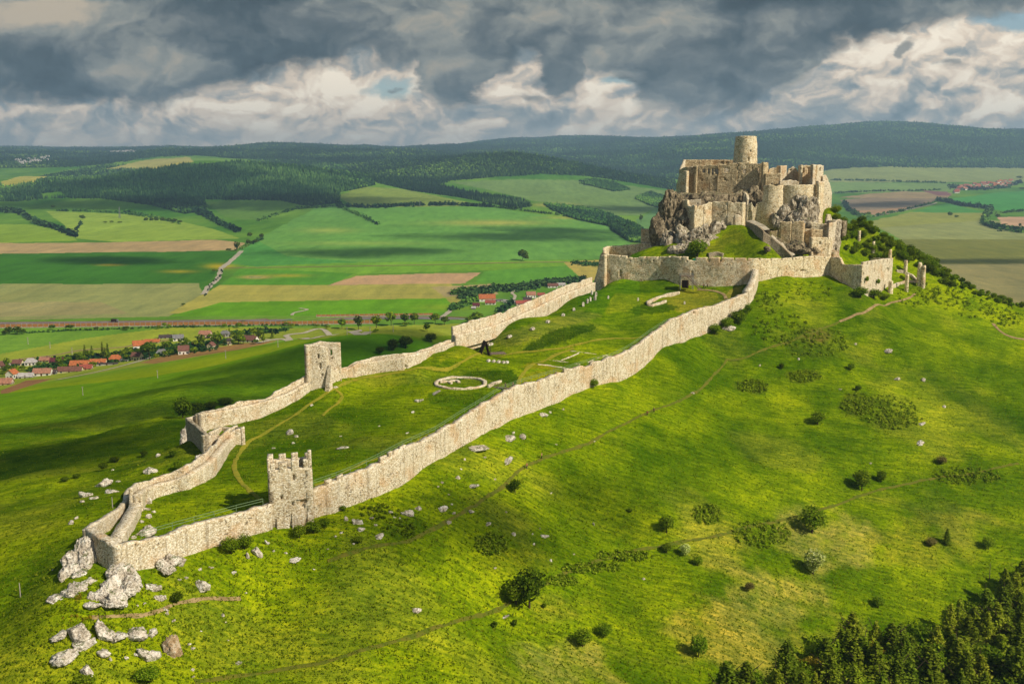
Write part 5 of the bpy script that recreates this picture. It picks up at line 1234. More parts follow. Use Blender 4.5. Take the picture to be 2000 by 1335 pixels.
# ------------------------------------------------------------------ stair and platform at the ring wall door
sX, sY, sZ = hit(1342, 561); sY2 = 391.5
sx0, sx1 = P(1328, 540, sY2)[0], P(1354, 540, sY2)[0]; zp = ratio(539) * sY2
sp_ = empty('entrance_stair', ((sx0 + sx1) / 2, sY2, sZ), 'wooden stair and platform leading up to the ring wall door', 'staircase')
l0 = sp_.location
bx(sp_, 'platform', (0, 0, zp - l0.z), (sx1 - sx0, 2.6, .25), 'grey_wood')
for a in (-1, 1):
    for b in (-1.1, 1.1): bx(sp_, 'post', (a * (sx1 - sx0) * .47, b, (zp - l0.z) / 2 + .2), (.2, .2, zp - l0.z + 1.4), 'grey_metal')
for b in (-1.25, 1.25): bx(sp_, 'handrail', (0, b, zp - l0.z + 1.0), (sx1 - sx0, .08, .1), 'grey_metal'); bx(sp_, 'handrail', (0, b, zp - l0.z + .5), (sx1 - sx0, .06, .08), 'grey_metal')
bx(sp_, 'booth', (-.4, .3, 1.6), (2.4, 1.6, 3.0), 'dark_wood')
e0 = Vector((sx0 + 2.4 - l0.x, -1.6, zp - l0.z)); e1 = Vector((P(1365, 563, sY2 - 4)[0] - l0.x, -4.6, .1)); dd_ = e1 - e0; ln_ = dd_.length
for off in (0, 1.0):
    mb = MB(); mb.tube(e0 + Vector((off, .6 * off, 0)), e1 + Vector((off, .6 * off, 0)), .16, .16, 4); mb.build('stringer', MAT['grey_wood'], sp_)
    mb = MB(); mb.tube(e0 + Vector((off, .6 * off, 1)), e1 + Vector((off, .6 * off, 1)), .07, .07, 4); mb.build('handrail', MAT['grey_metal'], sp_)
for i in range(14):
    p_ = e0 + dd_ * ((i + .5) / 14) + Vector((.5, .3, .1)); bx(sp_, 'step', p_, (1.1, .5, .08), 'grey_wood', rz=.5)
mb = MB(); a = Vector(P(1353, 505, 399)); mb.add([a, a + Vector((1.9, 0, .3)), a + Vector((1.9, 2, -.6)), a + Vector((0, 2, -.9)), a + Vector((1.5, -.4, -1.2)), a + Vector((.3, -.3, -1.1))], [(0, 1, 2, 3), (0, 5, 4, 1)])
o = mb.build('awning', MAT['green_tarp']); tag(o, 'small green awning in the gap of the ring wall parapet', 'awning')

# ------------------------------------------------------------------ handrail along the wall tops
def railing(pts, label, step=4.0, off=1.6, h=1.0):
    w_ = np.array([gpt(p) for p in pts]); c = drape([tuple(p[:3]) for p in w_], step)
    t_ = np.gradient(c[:, :2], axis=0); t_ /= np.linalg.norm(t_, axis=1)[:, None]; n_ = np.stack([t_[:, 1], -t_[:, 0]], -1)
    q_ = c.copy(); q_[:, :2] -= n_ * off; q_[:, 2] -= .1
    r = empty('railing', tuple(q_[0]), label, 'railing')
    pm = MB(); pm.tube((0, 0, -.6), (0, 0, h), .05, .05, 5); pm = pm.mesh('post'); pm.materials.append(MAT['handrail_metal'])
    for p in q_:
        o = D.objects.new('post', pm); COL.objects.link(o); o.parent = r; o.location = Vector(p) - r.location
    for hh in (h, h * .5):
        mb = MB()
        for a, b in zip(q_[:-1], q_[1:]): mb.tube((a[0], a[1], a[2] + hh), (b[0], b[1], b[2] + hh), .05, .05, 4)
        rel(r, mb).build('rail', MAT['handrail_metal'], r)
    return r
railing([(622,950,1009),(667,934,996),(728,908,972),(799,871,938),(863,841,895),(900,817,873),(957,782,840),(991,761,824),(1047,742,803),(1105,725,777),(1168,705,752),(1200,697,746),(1240,677,730),(1275,651,700),(1310,629,674)], 'long thin railing on the back of the climbing front wall', 4)
railing([(290,1051,1120,165.5),(350,1033,1094,171.5),(428,1011,1067,178),(470,999,1050,181),(522,986,1036,184.5)], 'thin railing on top of the wall left of the gate tower', 4)
railing([(1470,566,590,374),(1474,556,588,377),(1480,540,583,382)], 'short railing on the steep spur wall top', 3, off=1.2)
fb = empty('footbridge', hit(980, 760), 'small wooden footbridge from the wall towards the round foundation', 'footbridge', rz=radians(160))
bx(fb, 'deck', (0, 0, .5), (7, 1.2, .15), 'grey_wood')
for b in (-.6, .6): bx(fb, 'handrail', (0, b, 1.4), (7, .07, .07), 'grey_wood')
for a in (-3.3, -1.1, 1.1, 3.3):
    for b in (-.6, .6): bx(fb, 'post', (a, b, .7), (.1, .1, 1.5), 'grey_wood')

# ------------------------------------------------------------------ stone pillars right of the castle
def pillar(px, top, base, wpx, label, seed, Y=None, lean=0):
    X, Yh, Z = hit(px, base, 380, 470) if Y is None else P(px, base, Y)
    zt_ = ratio(top) * Yh; r = wpx / FOC * Yh / 2; nv = 14; n = 14; v = []
    for k in range(nv + 1):
        t = k / nv
        for j in range(n):
            a = 2 * pi * j / n; rr = r * (1.12 - .2 * t) * (1 + .22 * float(vnoise(cos(a) * 1.5 + seed, sin(a) * 1.5, t * 5, seed)))
            v.append((rr * cos(a) + lean * t, rr * sin(a), -1 + (zt_ - Z + 1) * t + (.35 * float(vnoise(cos(a) * 2, sin(a) * 2, seed * 1.0, 3)) if k == nv else 0)))
    v.append((lean, 0, zt_ - Z + .1))
    f4 = [(k * n + j, k * n + (j + 1) % n, (k + 1) * n + (j + 1) % n, (k + 1) * n + j) for k in range(nv) for j in range(n)]
    f3 = [(nv * n + j, nv * n + (j + 1) % n, (nv + 1) * n) for j in range(n)]
    o = link('stone_pillar', mesh_np('stone_pillar', v, [f4, f3]), None, MAT[CA]); o.location = (X, Yh, Z)
    return tag(o, label, 'pillar', 'stone pillars right of the castle')
pillar(1677.5,451,468,6,'small stone pillar highest up among the slope bushes',1)
pillar(1705,472,494,6,'slender stone pillar second highest on the bushy slope',2)
pillar(1738,488,505,6,'stone pillar behind the top corner of the ring bastion',3,Y=428)
pillar(1768,509,532,7,'stone pillar above the curved low wall',4)
pillar(1770,536,569,7,'stone pillar in front of the curved low wall',5)
pillar(1738,549,585,9,'stout stone pillar at the foot of the ring bastion corner',6,Y=408)
pillar(1794,513,556,8,'left of the pair of tall ragged pillars at far right',7)
pillar(1802,519,560,8,'right of the pair of tall ragged pillars at far right',8)

# ------------------------------------------------------------------ poles
def pole(px, py, hpx, label, arm=True, Y=None):
    X, Y_, Z = hit(px, py); h = hpx * Y_ / FOC
    r = empty('power_pole', (X, Y_, Z), label, 'pole', 'power poles on the meadow')
    w_ = max(.12, .16 * Y_ / 400)
    mb = MB(); mb.tube((0, 0, -.5), (0, 0, h), w_, w_ * .6, 6); mb.build('shaft', MAT['concrete'], r)
    if arm: mb = MB(); mb.box((0, 0, h * .93), (h * .22, w_, w_)); mb.build('cross_arm', MAT['concrete'], r)
for i, (a, b, c_) in enumerate([(162,772,18),(308,738,16),(441,700,17),(543,678,15),(55,672,14),(98,680,13),(141,692,14),(678,654,16),(723,654,16),(768,648,15)]):
    pole(a, b, c_, 'pale power pole on the meadow before the village, %s from the left' % nth([0,1,2,3,4,5,6,7,8,9][sorted([162,308,441,543,55,98,141,678,723,768]).index(a)]))
pole(220, 992, 24, 'thin white marker pole on the slope outside the left wall', False)
pole(40, 1165, 31, 'thin white marker pole at the left edge of the hillside', False)
mb = MB(); x, y, z_ = hit(1932, 1130); mb.tube((0, 0, -.5), (0, 0, 4.5), .12, .04, 5)
for i in range(5): mb.tube((0, 0, 1.4 + i * .6), (.5 * cos(i * 2.3), .5 * sin(i * 2.3), 1.8 + i * .6), .035, .01, 4)
o = mb.build('dead_trunk', MAT['grey_wood']); o.location = (x, y, z_); tag(o, 'bare dead trunk standing at the upper edge of the wood', 'tree')

# ------------------------------------------------------------------ walkers
def skin(name, verts, edges, mat, parent):
    m = D.meshes.new(name); m.from_pydata([v[:3] for v in verts], edges, []); o = link(name, m, parent, mat)
    md = o.modifiers.new('skin', 'SKIN'); md.use_smooth_shade = True
    for i, v in enumerate(verts): m.skin_vertices[0].data[i].radius = (v[3], v[3] * (v[4] if len(v) > 4 else 1))
    m.skin_vertices[0].data[0].use_root = True
    s_ = o.modifiers.new('sub', 'SUBSURF'); s_.levels = s_.render_levels = 1
    return o
plain_mat('skin', L(220, 170, 136, 1.2), None, 3); plain_mat('hair', (.03, .02, .015)); plain_mat('blue_cloth', L(50, 62, 96)); plain_mat('dark_cloth', L(52, 50, 54)); plain_mat('red_cloth', L(190, 70, 50)); plain_mat('white_cloth', (.7, .7, .68)); plain_mat('pink_cloth', L(226, 140, 130))
def person(px, py, label, top, bottom, rz=0, Y=None, y1=1e9, z=None):
    loc = hit(px, py, 0, y1) if Y is None else P(px, py, Y)
    r = empty('person', loc, label, 'person', rz=rz)
    J = [(0,0,.95,.14,.8),(0,0,1.15,.13,.75),(0,0,1.38,.16,.65),(0,.0,1.5,.06),(0,.02,1.6,.085),(0,.02,1.7,.09),
         (.19,0,1.4,.05),(.25,.06,1.12,.04),(.24,.2,.92,.03),(.24,.26,.84,.035),(-.19,0,1.4,.05),(-.25,-.06,1.12,.04),(-.25,.02,.88,.03),(-.25,.05,.8,.035),
         (.1,0,.86,.09),(.1,.16,.48,.06),(.1,.1,.08,.045),(.1,.24,.04,.04),(-.1,0,.86,.09),(-.1,-.06,.48,.06),(-.1,-.26,.1,.045),(-.1,-.14,.04,.04)]
    E = [(0,1),(1,2),(2,3),(3,4),(4,5),(2,6),(6,7),(7,8),(8,9),(2,10),(10,11),(11,12),(12,13),(0,14),(14,15),(15,16),(16,17),(0,18),(18,19),(19,20),(20,21)]
    skin('body', J, E, MAT['skin'], r)
    g = lambda v, k: (v[0], v[1], v[2], v[3] + k, *(v[4:]))
    skin('jacket', [g(J[1], .02), g(J[2], .02), g(J[6], .02), g(J[7], .02), g(J[10], .02), g(J[11], .02), g(J[0], .02)], [(0,1),(1,2),(2,3),(1,4),(4,5),(0,6)], MAT[top], r)
    skin('trousers', [g(J[0], .01), g(J[14], .02), g(J[15], .02), (.1,.1,.16,.06), g(J[18], .02), g(J[19], .02), (-.1,-.24,.16,.06)], [(0,1),(1,2),(2,3),(0,4),(4,5),(5,6)], MAT[bottom], r)
    mb = MB(); mb.tube((0, -.01, 1.66), (0, -.02, 1.8), .1, .06, 8); mb.build('hair', MAT['hair'], r)
person(1029, 916, 'walker in blue trousers, lower of two on the slope path', 'red_cloth', 'blue_cloth', 1.0)
person(1058, 896, 'walker in a pink top, upper of two on the slope path', 'pink_cloth', 'dark_cloth', 1.0)
person(1277, 806, 'walker in dark clothes on the path, right of a pair', 'dark_cloth', 'dark_cloth', -1)
person(1264, 812, 'walker in a red top on the path, left of a pair', 'red_cloth', 'dark_cloth', -1)
person(1002, 757, 'visitor in dark clothes at the wall end of the footbridge', 'dark_cloth', 'dark_cloth', .4)
person(987, 758, 'visitor in blue walking on the footbridge', 'blue_cloth', 'dark_cloth', 2)
person(1374, 562, 'visitor in dark clothes, left of three beside the stair', 'dark_cloth', 'blue_cloth', 0)
person(1378, 563, 'visitor in white, middle of three beside the stair', 'white_cloth', 'dark_cloth', 1)
person(1382, 562, 'visitor in dark clothes, right of three beside the stair', 'dark_cloth', 'dark_cloth', 2)
person(1490, 450, 'visitor in white climbing the ramp', 'white_cloth', 'dark_cloth', .4, Y=408.6)
person(1494, 452.5, 'visitor in red climbing the ramp', 'red_cloth', 'dark_cloth', .4, Y=408)
# ------------------------------------------------------------------ vegetation
def leaf_mat(name, a, b, c, trans=.4, rnd=.35, stands=False):
    """two-sided leaf material, mottled by position and by plant"""
    m = D.materials.new(name); m.use_nodes = True; t = NT(m.node_tree); t.n.clear()
    out = t.new('ShaderNodeOutputMaterial')
    oi = t.new('ShaderNodeObjectInfo'); g = t.new('ShaderNodeNewGeometry')
    f = t.m('ADD', t.m('MULTIPLY', t.noise(g.outputs['Position'], 1.3, 3, .7), .6), t.m('MULTIPLY', g.outputs['Random Per Island'], .4))
    colr = t.ramp(f, [(.28, a), (.5, b), (.74, c)])
    if stands: colr = t.mix(1.0, colr, t.ramp(t.noise(g.outputs['Position'], .0014, 5, .62), [(.38, (.5, .56, .66)), (.5, (1, 1, 1)), (.60, (3.0, 2.4, 1.7))]), 'MULTIPLY')
    hsv = t.new('ShaderNodeHueSaturation'); t.l.new(colr, hsv.inputs['Color'])
    t.put(hsv.inputs['Value'], t.m('ADD', 1 - rnd / 2, t.m('MULTIPLY', oi.outputs['Random'], rnd)))
    t.put(hsv.inputs['Hue'], t.m('ADD', .49, t.m('MULTIPLY', t.m('FRACT', t.m('MULTIPLY', oi.outputs['Random'], 7.3)), .02)))
    d = t.new('ShaderNodeBsdfDiffuse'); tr = t.new('ShaderNodeBsdfTranslucent'); mx = t.new('ShaderNodeMixShader'); mx.inputs[0].default_value = trans
    for n_ in (d, tr): t.l.new(hsv.outputs[0], n_.inputs[0])
    t.l.new(d.outputs[0], mx.inputs[1]); t.l.new(tr.outputs[0], mx.inputs[2]); t.l.new(mx.outputs[0], out.inputs[0])
    MAT[name] = m; return m
leaf_mat('spruce_needles', L(88, 110, 22), L(132, 156, 34), L(182, 196, 62))
leaf_mat('larch_needles', L(130, 150, 26), L(178, 194, 44), L(216, 220, 76))
leaf_mat('broad_leaves', L(78, 106, 14), L(126, 156, 24), L(176, 194, 48))
leaf_mat('yellowing_leaves', L(140, 128, 24), L(184, 166, 40), L(214, 196, 66))
leaf_mat('dark_leaves', L(56, 78, 14), L(92, 118, 22), L(134, 156, 36))
leaf_mat('hawthorn_blossom', L(110, 138, 36), L(196, 206, 96, 1.1), L(250, 250, 190, 1.0))
leaf_mat('fresh_leaves', L(90, 126, 16), L(138, 168, 26), L(184, 202, 56))
leaf_mat('dry_twigs', L(120, 116, 50), L(158, 148, 76), L(186, 172, 104))
leaf_mat('far_conifers', L(24, 52, 36), L(38, 70, 44), L(64, 98, 54), .0, stands=True)
leaf_mat('far_broadleaf', L(40, 76, 36), L(62, 102, 44), L(90, 128, 52), .0, stands=True)
leaf_mat('grass_blades', L(92, 118, 8), L(138, 158, 14), L(184, 186, 50), .55)
plain_mat('bark', L(96, 78, 58), L(60, 48, 36), 3)

def quads(cent, nrm, size, rg):
    """small leaf quads at cent facing roughly nrm"""
    n = len(cent); r = rg.normal(size=(n, 3)); nn_ = nrm + r * .55; nn_ /= np.linalg.norm(nn_, axis=1)[:, None]
    a = np.cross(nn_, rg.normal(size=(n, 3))); a /= np.linalg.norm(a, axis=1)[:, None]; b = np.cross(nn_, a)
    s = (size * rg.uniform(.6, 1.3, n))[:, None]
    k = rg.uniform(.5, 1.0, (n, 1))
    v = np.stack([cent - a * s - b * s * k, cent + a * s - b * s * k * .7, cent + a * s * .8 + b * s * k, cent - a * s * .9 + b * s * k * .8], 1).reshape(-1, 3)
    return v, np.arange(4 * n).reshape(n, 4)
def conifer(seed, H=1.0, R=.2, n=1500, leaf=.014, shape=1.0, ragged=.38):
    rg = np.random.default_rng(seed); P_ = []
    whorls = 22; per = n // whorls
    for w_ in range(whorls):
        zz = .06 + .94 * (w_ / whorls) ** .92; r = R * (1 - zz) ** shape * rg.uniform(1 - ragged, 1 + ragged) + .008
        nb = 7
        for b in range(nb):
            a = 2 * pi * (b + rg.uniform(-.3, .3)) / nb + w_ * .9; rb = r * rg.uniform(.7, 1.15); k = max(3, int(per / nb * (.4 + 1.4 * (1 - zz))))
            t_ = rg.uniform(.12, 1, k) ** .6
            q_ = np.c_[rb * t_ * cos(a), rb * t_ * sin(a), zz - .28 * rb * t_ ** 1.3 + .02 * rg.normal(size=k)]
            q_[:, :2] += rg.normal(size=(k, 2)) * r * .13; P_.append(q_)
    c = np.concatenate(P_); nr = np.c_[c[:, :2] * 3, np.full(len(c), .55)]; nr /= np.linalg.norm(nr, axis=1)[:, None]
    v, f = quads(c * H, nr, np.full(len(c), leaf * H), rg)
    m = mesh_np('crown', v, [f]); return m
def bushy(seed, n=700, leaf=.05, lobes=7, squash=.8, top=1.0, lo=.0, spread=.55):
    """crown of leaf clumps on several lobes inside a unit-wide, unit-high body standing on z=0"""
    rg = np.random.default_rng(seed); C_ = []; N_ = []
    for k in range(lobes):
        a = 2 * pi * k / lobes + rg.uniform(-.4, .4); rr = rg.uniform(.1, spread) * .5 if k else 0
        cz = lo + (1 - lo) * rg.uniform(.3, .72) if k else lo + (1 - lo) * .62
        rad = rg.uniform(.16, .27) if k else .34
        m = max(8, int(n * rad ** 2 / (lobes * .05)))
        d = rg.normal(size=(m, 3)); d /= np.linalg.norm(d, axis=1)[:, None]
        rs = rad * rg.uniform(.45, 1.2, m) ** .5
        p = d * rs[:, None] * np.array([1, 1, squash * (1 - lo)]) + np.array([rr * cos(a), rr * sin(a), cz])
        keep_ = p[:, 2] > lo * .9; C_.append(p[keep_]); N_.append((d + np.array([0, 0, .4]))[keep_])
    c = np.concatenate(C_); nr = np.concatenate(N_); nr /= np.linalg.norm(nr, axis=1)[:, None]
    v, f = quads(c, nr, np.full(len(c), leaf), rg)
    return mesh_np('crown', v, [f])
def stem_mesh(r=.03, h=.6):
    mb = MB(); mb.tube((0, 0, -.08), (0, 0, h), r, r * .35, 6)
    for k in range(4): a = k * 1.7; mb.tube((0, 0, h * (.45 + .12 * k)), (.16 * cos(a), .16 * sin(a), h * (.65 + .13 * k)), r * .4, r * .12, 4)
    m = mb.mesh('trunk'); m.materials.append(MAT['bark']); return m
def withmat(m, mat): m = m.copy(); m.materials.append(MAT[mat]); return m
STEM = stem_mesh(); THIN = stem_mesh(.016, .95)
CON = [conifer(10 + i, n=4200, R=(.24, .2, .28)[i % 3], leaf=.0125, shape=.8) for i in range(4)]
BRD = [bushy(30 + i, n=2600, leaf=.021, lobes=9, lo=.12) for i in range(4)]
BSH = [bushy(50 + i, n=1500, leaf=.03, lobes=8, lo=.0, squash=1.0) for i in range(4)]
SML = [bushy(70 + i, n=170, leaf=.09, lobes=5, lo=.0, squash=1.0) for i in range(3)]
FARB = [bushy(80 + i, n=260, leaf=.065, lobes=6, lo=.1) for i in range(3)]
FARC = [conifer(90 + i, n=350, R=.2, leaf=.03) for i in range(2)]
KIND = {}
def kind(key, shapes, mat, stem=STEM): KIND[key] = ([withmat(m, mat) for m in shapes], stem)
kind('spruce', CON, 'spruce_needles', THIN); kind('larch', CON, 'larch_needles', THIN); kind('broad', BRD, 'broad_leaves'); kind('yellow', BRD, 'yellowing_leaves')
kind('bush', BSH, 'broad_leaves'); kind('dark_bush', BSH, 'dark_leaves'); kind('hawthorn', BSH, 'hawthorn_blossom'); kind('fresh_bush', BSH, 'fresh_leaves'); kind('dry_bush', BSH, 'dry_twigs')
kind('small_bush', SML, 'broad_leaves'); kind('small_dark_bush', SML, 'dark_leaves'); kind('small_fresh_bush', SML, 'fresh_leaves')
kind('far_tree', FARB, 'broad_leaves'); kind('far_dark_tree', FARB, 'dark_leaves'); kind('far_spruce', FARC, 'spruce_needles', THIN)
_pc = [0]
def plant(key, loc, w_, h_, label, cat, group=None, stems=True, name=None, trunkname='trunk'):
    shapes, stm = KIND[key]; _pc[0] += 1
    nm = name or {'tree': 'tree', 'bush': 'bush'}[cat]
    if stems:
        r = empty(nm, loc, label, cat, group, rz=random.uniform(0, 6.28)); r.scale = (w_, w_, h_)
        for n_, m in (('crown', random.choice(shapes)), (trunkname, stm)):
            o = D.objects.new(n_, m); COL.objects.link(o); o.parent = r
    else:
        r = D.objects.new(nm, random.choice(shapes)); COL.objects.link(r); r.location = loc; r.scale = (w_, w_, h_); r.rotation_euler = (0, 0, random.uniform(0, 6.28))
        tag(r, label, cat, group)
    return r
def cover_scale(px, py, wpx, hpx, y0=0, y1=1e9):
    loc = hit(px, py, y0, y1); k = loc[1] / FOC
    return loc, wpx * k, hpx * k

# bushes one can point to, each named by where it stands
BUSHES = [
 (1034,1186,78,74,'dark_bush','big dark bush standing alone at the lower centre beside the path'),
 (1008,1180,50,44,'fresh_bush','fresh green bush leaning on the left of the big dark one'),
 (1586,1040,56,50,'fresh_bush','large green bush left of the dry patch on the right slope'),
 (1588,1120,46,46,'hawthorn','white blossoming hawthorn on the right slope above the wood'),
 (1364,1282,42,42,'fresh_bush','green bush left of the wood near the bottom edge'),
 (1138,1262,42,34,'fresh_bush','rounded light bush low in the centre of the slope'),
 (1180,1243,34,26,'bush','dim bush just right of the rounded light bush'),
 (1597,829,34,24,'bush','dark round bush alone in the middle of the right slope'),
 (1683,957,42,38,'bush','dark bush above the dry path, larger of two'),
 (1722,940,24,20,'bush','dark bush above the dry path, smaller of two'),
 (1302,1079,24,18,'bush','left of three small bushes along the lower path'),
 (1338,1086,26,24,'hawthorn','middle blossoming one of three small bushes along the path'),
 (1362,1104,24,20,'fresh_bush','right of three small bushes along the lower path'),
 (1302,1040,36,32,'bush','loose light green bush above the lower path'),
 (1817,1066,26,16,'dry_bush','low brown leafless bush left of the dark juniper'),
 (1930,1072,28,24,'fresh_bush','small green bush right of the dark juniper'),
 (1715,1186,26,22,'fresh_bush','small bush just above the top of the wood'),
 (1464,1155,22,18,'dry_bush','small brown bush on the dry grass patch'),
 (1006,962,26,26,'dark_bush','dark bush beside the slope path below the long wall'),
 (1838,905,24,14,'dry_bush','low brownish bush on the right slope above the path scrub'),
 (1663,723,18,14,'fresh_bush','small pale bush high on the right slope'),
 (1676,764,14,12,'dark_bush','small dark bush under the pale one on the right slope'),
 (1527,720,12,10,'dark_bush','tiny dark bush left on the high right slope'),
 (450,1080,46,30,'bush','broad bush under the wall left of the gate tower'),
 (478,1072,36,28,'bush','bush close to the wall foot left of the gate tower'),
 (585,1050,34,24,'bush','left one of the bushes at the gate tower foot'),
 (612,1040,36,24,'fresh_bush','middle one of the bushes at the gate tower foot'),
 (634,1028,26,16,'bush','right one of the bushes at the gate tower foot'),
 (346,1178,26,22,'dark_bush','small dark bush beside the faint path below the western point'),
 (1160,757,20,16,'fresh_bush','green bush growing against the outside of the long wall'),
 (1442,630,32,22,'bush','right bush under the steep bend of the long wall'),
 (1420,642,30,20,'bush','middle bush under the steep bend of the long wall'),
 (1396,652,26,18,'bush','left bush under the steep bend of the long wall'),
 (1462,612,20,18,'bush','bush tucked beside the spur wall foot'),
 (1680,582,34,20,'bush','left bush at the foot of the ring bastion'),
 (1706,582,36,16,'bush','middle bush at the foot of the ring bastion'),
 (1728,586,20,12,'fresh_bush','right bush at the foot of the ring bastion'),
 (357,816,42,36,'dark_bush','large dark bush at the outer foot of the left wall'),
 (386,808,36,20,'dark_bush','second dark bush along the outer foot of the left wall'),
 (412,801,36,16,'dark_bush','third dark bush along the outer foot of the left wall'),
 (440,790,34,12,'dark_bush','last low dark bush along the outer foot of the left wall'),
 (202,918,20,14,'dark_bush','dark bush on the hillside above the left rocks'),
 (224,902,26,10,'dark_bush','flat dark bush right of the one above the left rocks'),
 (282,892,18,12,'dark_bush','dark bush beside the rock outside the left wall'),
 (338,892,20,12,'dark_bush','small dark bush below the triangular bastion'),
 (348,918,24,18,'bush','green bush hugging the wall below the triangular bastion'),
 (150,934,18,9,'dark_bush','small bush on the far left hillside, right of two'),
 (127,940,18,9,'dark_bush','small bush on the far left hillside, left of two'),
 (290,1332,52,30,'fresh_bush','yellowish bush at the bottom edge left of centre'),
 (165,1345,60,24,'bush','low green bush at the bottom left edge'),
 (742,692,20,14,'dark_bush','leftmost dark bush in the shaded meadow behind the back wall'),
 (768,684,26,20,'dark_bush','second dark bush in the shaded meadow behind the back wall'),
 (792,680,32,22,'dark_bush','largest dark bush in the shaded meadow behind the back wall'),
 (842,668,26,16,'dark_bush','dark bush in the shaded meadow near the high wall end'),
 (1362,504,44,32,'fresh_bush','leafy green bush behind the ring wall parapet'),
 (1590,415,14,14,'bush','bush in the gap beside the palace bastion'),
 (700,1058,24,10,'bush','low bush by the rocks before the gate tower'),
 (724,994,12,7,'bush','tiny bush at the foot of the long wall near the gate tower'),
 (670,997,14,10,'bush','small bush at the foot of the long wall beside the gate tower'),
 (1230,1000,12,8,'small_bush','tiny bush on the mid slope'),
 (966,1225,16,12,'small_dark_bush','small bush under the lower path left of centre'),
 (1005,1222,14,12,'small_dark_bush','small dark bush below the big lone bush'),
 (1063,1186,12,8,'small_dark_bush','tiny dark bush right of the big lone bush'),
]
for px, py, w_, h_, k_, lab in BUSHES:
    yy = (380, 460) if lab.startswith(('leafy', 'bush in the gap')) else (0, 1e9)
    loc, ws, hs = cover_scale(px, py, w_, h_, *yy)
    if lab.startswith('bush in the gap'): loc = P(px, py, 436); ws = w_ * 436 / FOC; hs = h_ * 436 / FOC
    plant(k_, loc, ws * 1.2, hs * 1.2, lab, 'bush', stems=w_ > 22)
loc, ws, hs = cover_scale(1849, 1062, 24, 34); plant('spruce', loc, ws * 2.2, hs, 'small dark juniper on the right slope above the wood', 'tree')
for i, (px, py, Y) in enumerate([(1693, 552, 392), (1715, 556, 402)]):
    plant('small_fresh_bush', P(px, py, Y - 1), 2.0, 2.6, 'ivy bush growing on the pale bastion face, %s of two' % ('left', 'right')[i], 'bush', stems=False)

# the wood in the lower right corner: every tree stands on its own
WOODP = [(1390,1400),(1450,1390),(1500,1376),(1560,1366),(1600,1336),(1660,1300),(1720,1304),(1780,1284),(1850,1268),(1880,1226),(1930,1206),(1975,1160),(2040,1140),(2200,1120),(2260,1600),(1700,1620),(1380,1560)]
rg = np.random.default_rng(5); pts = []
cand = []
for _ in range(9000):
    px, py = rg.uniform(1380, 2260), rg.uniform(1120, 1600)
    if not inpoly(np.array([px]), np.array([py]), WOODP)[0]: continue
    X, Y, Z = hit(px, py)
    if Y < 120: continue
    if all((X - a) ** 2 + (Y - b) ** 2 > 2.9 ** 2 for a, b, *_ in cand): cand.append((X, Y, Z, px, py))
    if len(cand) >= 290: break
cand.sort(key=lambda c: -c[1])
wood = sorted([c for c in cand if c[3] < 2080], key=lambda c: c[3])
for i, (X, Y, Z, px, py) in enumerate(wood):
    u_ = rg.random(); n1_ = float(vnoise(X / 9, Y / 9, seed=77))
    k_ = 'spruce' if u_ < .42 - .3 * n1_ else ('larch' if u_ < .72 else ('broad' if u_ < .92 else 'yellow'))
    if px < 1640 and py < 1400 and u_ > .35: k_ = ('broad', 'broad', 'yellow', 'spruce')[int(rg.integers(4))]
    h_ = rg.uniform(11.0, 16.5) if k_ in ('spruce', 'larch') else rg.uniform(8.0, 12.0)
    if py < 1300: h_ *= .85
    w_ = h_ * rg.uniform(1.25, 1.8) if k_ in ('spruce', 'larch') else h_ * rg.uniform(.8, 1.05)
    lab = {'spruce': 'dark spruce', 'larch': 'light green larch', 'broad': 'round leafy tree', 'yellow': 'yellowish leafy tree'}[k_]
    plant(k_, (X, Y, Z), w_, h_, '%s in the lower right wood, %s from the left' % (lab, nth(i)), 'tree', 'trees of the lower right wood')

# scrub on the right flank of the castle rock
FLANK = [(1622,400),(1660,418),(1700,446),(1760,486),(1812,512),(1872,534),(1940,566),(2010,592),(2010,606),(1940,590),(1880,566),(1846,556),(1812,534),(1790,520),(1760,508),(1735,512),(1700,506),(1652,496),(1645,460),(1628,425)]
cand = []
for _ in range(6000):
    px, py = rg.uniform(1620, 2010), rg.uniform(400, 606)
    if not inpoly(np.array([px]), np.array([py]), FLANK)[0]: continue
    X, Y, Z = hit(px, py, 385, 520)
    if Y > 500: continue
    if all((X - a) ** 2 + (Y - b) ** 2 > 2.1 ** 2 for a, b, *_ in cand): cand.append((X, Y, Z, px, py))
    if len(cand) >= 240: break
# and just behind its crest
for t_ in np.linspace(0, 1, 46):
    px = 1630 + t_ * 370; X, Y, Z = hit(px, np.interp(px, [1622, 1700, 1760, 1812, 1872, 2010], [404, 450, 490, 516, 540, 604]), 385, 520)
    if Y < 500: Y += rg.uniform(2, 7); X = ucol(px, 500) * Y; cand.append((X, Y, float(hz(X, Y)), px, 0))
cand.sort(key=lambda c: c[3])
for i, (X, Y, Z, px, py) in enumerate(cand):
    s_ = rg.uniform(1.8, 4.6) * (1 if px < 1830 else .7)
    k_ = 'dark_bush' if rg.random() < .15 else ('bush' if rg.random() < .6 else 'fresh_bush')
    if s_ < 2.6: k_ = 'small_' + k_
    plant(k_, (X, Y, Z - .3), s_ * 1.35, s_, '%s shrub on the flank beside the castle, %s from left' % ('dark' if 'dark' in k_ else 'bright green' if 'fresh' in k_ else 'green', nth(i)), 'bush', 'shrubs on the flank right of the castle', stems=False, name='shrub')
